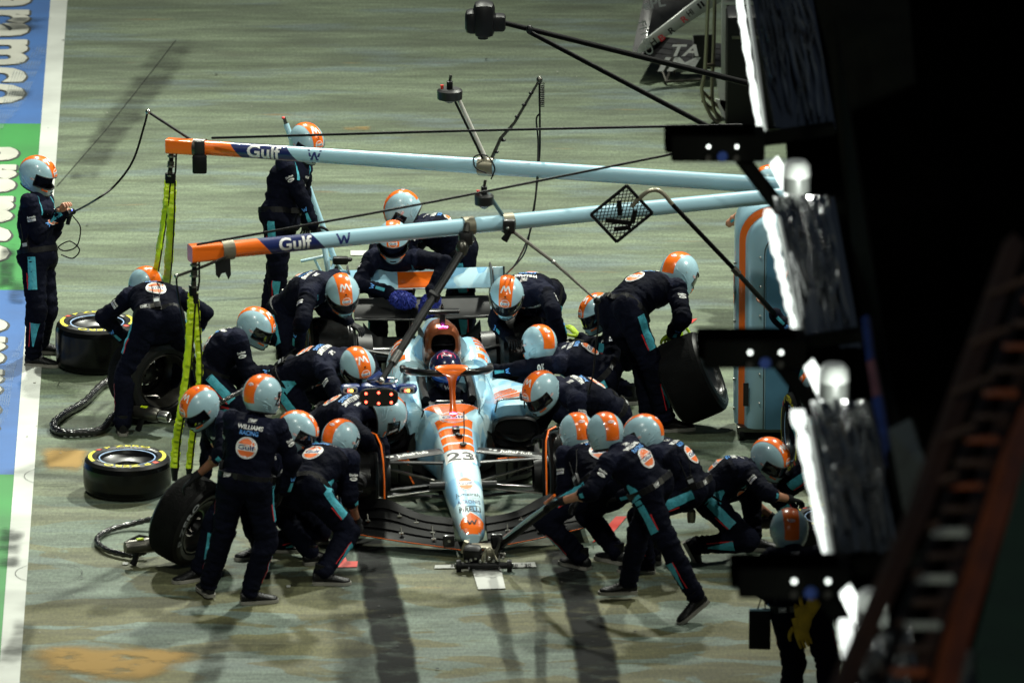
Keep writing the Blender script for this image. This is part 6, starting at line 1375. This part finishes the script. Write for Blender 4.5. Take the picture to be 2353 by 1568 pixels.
b.build('wing_plane', t); b = MB(); b.box(l(1548, 135, .2), (.02, .5, .2), M_carb); b.box(l(1615, 120, -.05), (.20, .03, .34), M_carb, look((-.2, 1, 0))); b.build('wing_endplate', t)
for (s_, x, y, h_, w__, rot_) in (('TA', 1575, 142 - 6, .11, .30, .1), ('IM', 1560, 168, .13, .34, .1)): decal('lettering', [(t_text(s_, h_, w__, (0, 0), .06, shear=.3), M_white, 0)], l(x, y - 20, -.25), (1, 0, 0), (0, .4, .9), None, t, off=.0)
decal('lettering', [(t_text('FITBO', .075, .34, (0, 0), .0), M_greyp, 0)], l(1484, 88, -.38), (.25, 0, -1), (1, 0, .25), None, t, off=.0)
decal('lettering', [(t_text('ePL', .09, .22, (0, 0), .02), M_greyp, 0)], l(1502, 8, .3), (1, 0, .2), (0, .3, 1), None, t, off=.0)
for (s_, x, y, m) in (('R', 1543, 78, M_blackp), ('B', 1520, 95, M_redp), ('R', 1572, 52, M_redp), ('H', 1500, 105, M_blackp), ('II', 1610, 20, M_blackp), ('HI', 1585, 38, M_blackp)): decal('nose_lettering', [(t_text(s_, .06, .06, (0, 0), .04), m, 0)], l(x, y - 8, -.28), (.8, 0, .6), (-.6, 0, .8), None, t, off=.0)
b = MB(); MF = mat('nickel_tube', (.34, .31, .24), .3, metal=.9)
for pth in ([l(1530, 190, -.2), l(1560, 100, .1)], [l(1510, 130, .1), l(1530, 188, -.2), l(1610, 183, -.2)], [l(1532, 150), l(1560, 120)]): b.tube(pth, .016, M_dmetal, n=8)
b.build('stand', t)
t = thing('steel_trestle', 'tall nickel tube frame standing at the top right', 'frame', G(1632, 285, 0)); c = t.location.copy(); YY = c.y; l = lambda x, y, o=0: At(x, y, YY + o) - c
b = MB()
for pth in ([l(1628, -40), l(1620, 150), l(1612, 210), l(1630, 262), l(1650, 283)], [l(1642, -40, .1), l(1640, 90, .1), l(1636, 230, .1), l(1655, 282, .1)], [l(1620, 150), l(1640, 150, .1)], [l(1612, 210), l(1660, 255, .3)], [l(1614, 232), l(1660, 275, .3)]): b.tube(smooth(pth, 4), .018, MF, n=8)
b.build('frame_tube', t); b = MB(); b.prism([(0, 0), (.05, -.28), (.12, -.40), (.14, -.1), (.06, .02)], .03, MW, Matrix(((1, 0, 0), (0, 0, 1), (0, 1, 0))), l(1643, 175, .2)); b.prism([(0, 0), (.06, -.16), (.12, -.22), (.12, -.02)], .03, MW, Matrix(((1, 0, 0), (0, 0, 1), (0, 1, 0))), l(1643, 228, .2)); b.build('white_panel', t)
c = G(1655, 215, 0); t = thing('tool_trolley', 'white and black tool trolley behind the trestle at the top', 'trolley', c); b = MB(); MTw = mat('trolley_white', (.50, .52, .50), .4, var=.08)
b.box((.33, .3, .62), (.62, .5, .90), M_carbS, bev=.02); b.build('trolley_body', t)
for k, (z, h_) in enumerate(((.40, .10), (.72, .22), (1.0, .05))): b = MB(); b.box((.34, .03, z), (.56, .06, h_), MTw, bev=.01); b.box((.10, -.005, z), (.05, .02, .03), M_blackp, bev=.008); b.build('drawer', t)
b = MB()
for x in (.03, .63): b.box((x, .03, .6), (.05, .07, .95), MTw, bev=.01)
for z in (.15, .9, 1.08): b.box((.33, .01, z), (.62, .06, .04), MTw, bev=.01)
b.build('trolley_edge', t)
for x in (.05, .6): b = MB(); b.lathe([(.001, -.02), (.06, -.02), (.06, .02), (.001, .02)], M_blackp, (x, .1, .06), Matrix.Rotation(R(90), 3, 'Y'), n=14); b.build('caster', t)
t = thing('equipment_case', 'dark equipment case standing beside the trolley at the top right', 'case', G(1680, 300, 0)); b = MB(); b.box((.25, .3, .55), (.6, .5, 1.1), M_blackp, bev=.04); b.build('case_body', t); b = MB(); b.box((.25, .04, .9), (.5, .02, .03), M_dmetal); b.build('case_latch', t)

# ------------------------------------------------------------------ canopy edge of the pit building, between the camera and the lane
def F(px, py, Yd): d = ray(px, py); return CAM + d * (Yd / d.y)      # Yd = metres along the lane from the camera
M_dark = mat('canopy_black', (.0012, .0013, .001), .95, var=.4, vs_=1.5, spec=0)
M_dark2 = mat('canopy_grey', (.0035, .004, .003), .9, var=.4, vs_=2, spec=.1)
M_lampw = mat('lamp_white_metal', (.42, .45, .42), .35, emit=(.93, 1, .93), es=.06)
M_diff = mat('lit_diffuser', (.85, .87, .85), .4, emit=(.93, 1, .94), es=1.0)
M_wrap = mat('glossy_cable', (.008, .008, .007), .12, coat=.3)
M_wrapl = mat('lit_cable', (.035, .036, .03), .25, metal=.3, var=.5, vs_=9)  # paler copy of the black cable, lamplight on it put into the colour
bays = [(330, 52.9), (800, 48.0), (1322, 43.5)]
fx = {330: 1648, 800: 1733, 1322: 1822}
tops = ['dark double floodlight housing over the lane, farthest of three', 'dark double floodlight housing over the lane, middle of three', 'dark double floodlight housing over the lane, nearest of three']
for k, (py, Yd) in enumerate(bays):
    c = F(fx[py], py, Yd); t = thing('floodlight_housing', tops[k], 'floodlight', c, 0, 'floodlight housings on the canopy edge'); s_ = 1.0
    b = MB(); b.box((0, 0, 0), (.60, .30, .17), M_dark2, bev=.02); b.box((-.05, 0, .03), (.58, .26, .13), M_dark, bev=.02); b.build('housing_box', t)
    for x in (-.06, .12): b = MB(); b.lathe([(.001, 0), (.011, 0), (.012, .01)], M_diff, (x + .03 * k, -.152, .02), Matrix.Rotation(R(90), 3, 'X'), n=14); b.build('lamp', t); b = MB(); b.lathe([(.001, 0), (.02, 0), (.02, .01)], M_dmetal, (x + .03 * k, -.152, -.055), Matrix.Rotation(R(90), 3, 'X'), n=14); b.build('bolt', t)
    b = MB(); b.lathe([(.001, 0), (.035, 0), (.035, .01)], mat('blue_label', (.01, .04, .20), .5), (.03 + .03 * k, -.153, -.045), Matrix.Rotation(R(90), 3, 'X'), n=20); b.build('label_disc', t)
    b = MB(); e = F(fx[py] + 145, py + 150, Yd - .2) - c; b.tube([V((.12, 0, -.05)), e], .045, M_dark2, n=4, flat=1.3); b.tube([V((.26, .1, .0)), V((.75, .2, .05))], .05, M_dark2, n=6); b.build('bracket', t)
    # bright lamp head at the end of the bracket
    h = F(fx[py] + 182, py + 74, Yd - .5); t2 = thing('lamp_head', ['white drum lamp at the end of the farthest bracket', 'white drum lamp at the end of the middle bracket', 'white drum lamp at the end of the nearest bracket'][k], 'lamp', h, 0, 'lamp heads on the canopy edge')
    b = MB(); b.lathe([(.001, .10), (.06, .10), (.085, .07), (.09, .0)], M_lampw, n=20); b.lathe([(.088, .0), (.088, -.10), (.05, -.12), (.001, -.12)], mat('lamp_fins', (.12, .13, .12), .4, var=.3, vs_=30, stretch=(4, 4, .2)), n=20); b.build('drum', t2, smooth=50)
    pl_ = bpy.data.lights.new('drum_glow', 'POINT'); pl_.energy = 5; pl_.shadow_soft_size = .05; pl_.color = (.95, 1, .93); po = bpy.data.objects.new('drum_glow', pl_); COL.objects.link(po); po.parent = t2; po.location = (.06, -.30, -.05)
    b = MB(); b.prism([(-.17, .07), (-.06, -.16), (-.03, -.16), (-.06, .02), (-.12, .12)], .05, M_diff, Matrix(((1, 0, 0), (0, 0, 1), (0, 1, 0)))); b.ell((-.02, 0, -.20), (.10, .05, .03), M_diff); b.build('reflector', t2)
# the lit strips between the fixtures, and the cables beside them
strips = [((1690, -60), (1745, 290), 59, 53.2, 16, 8), ((1764, 480), (1823, 740), 50.9, 48.7, 20, 8), ((1832, 940), (1902, 1292), 46.4, 43.8, 22, 8), ((1940, 1420), (1962, 1570), 42.6, 41.5, 30, 16), ((1962, 1560), (1990, 1750), 41.5, 40.1, 34, 20)]
for i, ((x0, y0), (x1, y1), d0, d1, w0, w1) in enumerate(strips):
    t = None; b = MB(); n = 22; rings = []; rnd = random.Random(i)
    for q in range(n + 1):
        s_ = q / n; x = x0 + (x1 - x0) * s_; y = y0 + (y1 - y0) * s_; Yd = d0 + (d1 - d0) * s_; w = (w0 + (w1 - w0) * s_) * (1 + .45 * rnd.uniform(-1, 1)); a, c_ = F(x - w / 2, y, Yd), F(x + w / 2, y, Yd)
        rings.append([a, c_, c_ + V((0, .05, -.06)), a + V((0, .05, -.06))])
    b.loft(rings, M_diff); tag(b.build('light_strip', smooth=0), ['glaring white lamp strip along the canopy edge, topmost', 'glaring white lamp strip below the farthest lamp drum', 'glaring white lamp strip below the middle lamp drum', 'short glaring lamp strip at the bottom below the nearest lamp drum', 'end of the lamp strip at the very bottom'][i], 'lamp strip', 'lamp strips on the canopy edge')
    b = MB(); b.tube([F(x0 + w0 * .5 + 14, y0 + 20, d0), F(x0 + (x1 - x0) * .6 + w0 * .4 + 10, y0 + (y1 - y0) * .6, d0 + (d1 - d0) * .6), F(x1 + 14, y1 + 20, d1)], .014, M_lampw, n=8); tag(b.build('light_tube'), 'thin pale tube beside lamp strip ' + ['topmost on the canopy', 'under the farthest drum', 'under the middle drum', 'under the nearest drum', 'at the frame bottom'][i], 'lamp tube', 'lamp strips on the canopy edge')
# fascia with hanging glossy cables
bn = ['topmost canopy bay', 'bay under the farthest lamp drum', 'bay under the middle lamp drum', 'bay under the nearest lamp drum']
def cable_mat():
    m = mat('foil_wrap', (.0035, .0035, .003), .2, var=.5, vs_=12, coat=.12, spec=.35); return m
for bay in range(4):
    (py, Yd) = ([(-170, 57.6)] + bays)[bay]; xb = ([1590] + [fx[p] for p, _ in bays])[bay]; rnd = random.Random(100 + bay)
    org = F(xb + 170, py + 160, Yd); t = thing('cable_bundle', 'shiny dark cable bundle in the ' + bn[bay], 'cable bundle', org, 0, 'cable bundles along the canopy edge')
    for i in range(30):
        x0 = xb + 140 + rnd.uniform(0, 118); L_ = rnd.uniform(100, 300); y0 = py + 132 + rnd.uniform(-14, 40); pts = []; bow = rnd.uniform(-16, 16)
        for q in range(7): s_ = q / 6; pts.append(F(x0 + s_ * L_ * .19 + bow * math.sin(s_ * 3.1) + rnd.uniform(-3, 3), y0 + L_ * s_, Yd - 1.0 * (y0 + L_ * s_ - py) / 100 + .1 + .12 * rnd.random()) - org)
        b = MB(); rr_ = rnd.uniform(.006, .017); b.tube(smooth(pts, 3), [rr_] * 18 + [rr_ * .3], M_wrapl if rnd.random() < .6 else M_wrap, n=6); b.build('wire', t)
    b = MB()
    def fn(u, v):
        x = xb + 128 + 140 * u + v * 62; y = py + 120 + 345 * v; d = Yd - 1.02 * (120 + 345 * v) / 100 + .35
        p = F(x, y, d) - org; n_ = noise.noise(V((u * 9 + bay * 7, v * 3.5, 1))) + .5 * noise.noise(V((u * 22, v * 7, 3 + bay))); return p + V((0, -n_ * .09, 0)), (0, -1, .2)
    b.sheet(fn, 26, 40, .006, cable_mat()); b.build('plastic_wrap', t, smooth=60)
b = MB(); rr = []
for (xl, xr, y, Yd) in ((1782, 1912, -200, 60.5), (1795, 1925, 0, 57.0), (1818, 1940, 330, 52.9), (1838, 1965, 560, 50.4), (1872, 2000, 800, 48.0), (1905, 2030, 1060, 45.7), (1932, 2060, 1322, 43.5), (1960, 2080, 1600, 41.0), (1990, 2120, 1900, 38.8)):
    a, c_ = F(xl, y, Yd + 1.1), F(xr, y, Yd + 1.1); rr.append([a, c_, c_ + V((0, .3, -.45)), a + V((0, .3, -.45))])
b.loft(rr, M_dark); o = tag(b.build('canopy_fascia', smooth=0), 'black fascia beam of the pit building canopy', 'canopy'); o['kind'] = 'structure'
b = MB(); rr = []
for (xl, y, Yd) in ((1850, -250, 61), (1865, 0, 57.2), (1905, 400, 52.2), (1950, 800, 48.2), (2030, 1322, 43.7), (2060, 1600, 41.2), (2100, 1950, 38.5)):
    a = F(xl, y, Yd + .9); a.z += .05; rr.append([a, a + V((9, 0, 0)), a + V((9, 0, -.3)), a + V((0, 0, -.3))])
b.loft(rr, M_dark); o = tag(b.build('canopy_roof', smooth=0), 'near black canopy roof filling the right side', 'canopy'); o['kind'] = 'structure'
# dim roof plates, glass edge and pale stanchion
def plate(pts, m, label, name='roof_plate', th=.03):
    P_ = [F(x, y, d) for x, y, d in pts]; b = MB(); n = len(P_); b.add(P_ + [p + V((.02, .05, -th)) for p in P_], [tuple(range(n)), tuple(reversed(range(n, 2 * n)))] + [(i, (i + 1) % n, n + (i + 1) % n, n + i) for i in range(n)], m); return tag(b.build(name, smooth=0), label, name.replace('_', ' '))
M_pl = mat('dim_plate', (.010, .011, .008), .9, var=.5, vs_=2, spec=.05); M_gl = mat('edge_glass', (.10, .12, .10), .3, var=.5, vs_=3)
plate([(1862, -40, 52), (2080, -40, 52), (2098, 190, 50), (1935, 260, 50)], M_pl, 'dim grey roof plate at the top right')
plate([(1895, 60, 50), (1915, 40, 50), (1975, 420, 48), (2045, 900, 45.5), (2110, 1120, 43.6), (2078, 1210, 43), (2018, 1000, 44.5), (1955, 560, 48)], M_pl, 'long dim grey edge plate running down the canopy')
plate([(2040, 985, 43.5), (2090, 960, 43.5), (2128, 1075, 42.4), (2082, 1205, 42)], M_gl, 'pale glass corner catching light beside the brown truss', 'glass_edge')
M_bl = mat('blue_banner', (.03, .07, .30), .5, var=.4, vs_=4); M_pk = mat('pink_banner', (.30, .12, .14), .5, var=.4, vs_=4)
plate([(1978, 730, 46), (1992, 722, 46), (2004, 820, 45.5), (1990, 830, 45.5)], M_bl, 'blue banner edge above the pink one', 'banner'); plate([(1990, 832, 45.5), (2005, 822, 45.5), (2022, 905, 45), (2004, 912, 45)], M_pk, 'pink banner edge between the blue ones', 'banner'); plate([(2002, 914, 45), (2022, 906, 45), (2050, 1075, 44), (2034, 1070, 44)], M_bl, 'longer blue banner edge below the pink one', 'banner')
# rusty brown lattice gantry close to the camera, lower right, and the green wall beyond it
M_rust = mat('brown_paint', (.20, .045, .010), .5, var=.55, vs_=4); M_rust2 = mat('dark_brown_paint', (.035, .014, .006), .6, var=.5, vs_=4)
t = thing('lattice_gantry', 'brown lattice gantry slanting up across the lower right corner', 'gantry', F(2150, 1200, 36))
c = t.location.copy(); l = lambda x, y, d=36: F(x, y, d) - c
for nm, pth, r, m in (('chord', [l(1880, 1700, 34.5), l(2110, 1170, 36), l(2330, 560, 38)], .055, M_rust2), ('chord', [l(2130, 1720, 34.5), l(2210, 1420, 35.2), l(2330, 1040, 36.5), l(2480, 700, 38)], .06, M_rust), ('chord', [l(2060, 1700, 35), l(2170, 1380, 35.8), l(2290, 1000, 37), l(2440, 640, 38.2)], .035, M_rust2), ('chord', [l(1970, 1700, 35), l(2170, 1180, 36.5), l(2390, 560, 38.5)], .03, M_rust2)):
    b = MB(); b.tube(pth, r, m, n=4, flat=1.1); b.build(nm, t)
M_lit = mat('lit_rung', (.20, .22, .18), .45, var=.3, emit=(.9, 1, .88), es=.02)  # pale, faintly glowing: light falling on some rungs put into their colour
for i in range(19):
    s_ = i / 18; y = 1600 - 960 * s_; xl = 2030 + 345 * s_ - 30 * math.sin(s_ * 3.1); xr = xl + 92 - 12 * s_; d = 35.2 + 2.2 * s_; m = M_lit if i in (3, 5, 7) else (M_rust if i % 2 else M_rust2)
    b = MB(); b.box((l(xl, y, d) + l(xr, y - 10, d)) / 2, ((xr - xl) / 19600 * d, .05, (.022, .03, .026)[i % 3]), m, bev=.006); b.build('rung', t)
for i in range(9):
    s_ = i / 8; y = 1580 - 900 * s_; x = 1940 + 330 * s_; b = MB(); b.tube([l(x, y, 35.2 + 2 * s_), l(x + 95, y - 40, 35.2 + 2 * s_)], .02, M_rust2, n=4); b.build('brace', t)
M_grn = mat('green_wall', (.020, .060, .028), .7, var=.25, vs_=2)
b = MB(); P_ = [F(2150, 1760, 37), F(2235, 1490, 39), F(2352, 1060, 43), F(2600, 800, 47), F(2700, 1800, 37)]; b.add([p for p in P_] + [p + V((.3, .3, -.5)) for p in P_], [(0, 1, 2, 3, 4), (9, 8, 7, 6, 5)] + [(i, (i + 1) % 5, 5 + (i + 1) % 5, 5 + i) for i in range(5)], M_grn); o = tag(b.build('green_roof', smooth=0), 'green painted surface in the lower right corner', 'roof'); o['kind'] = 'structure'
plate([(2178, 1600, 36.6), (2200, 1500, 37), (2232, 1490, 37), (2238, 1600, 36.6)], M_gl, 'pale upright edge between the gantry and the green surface', 'glass_edge')
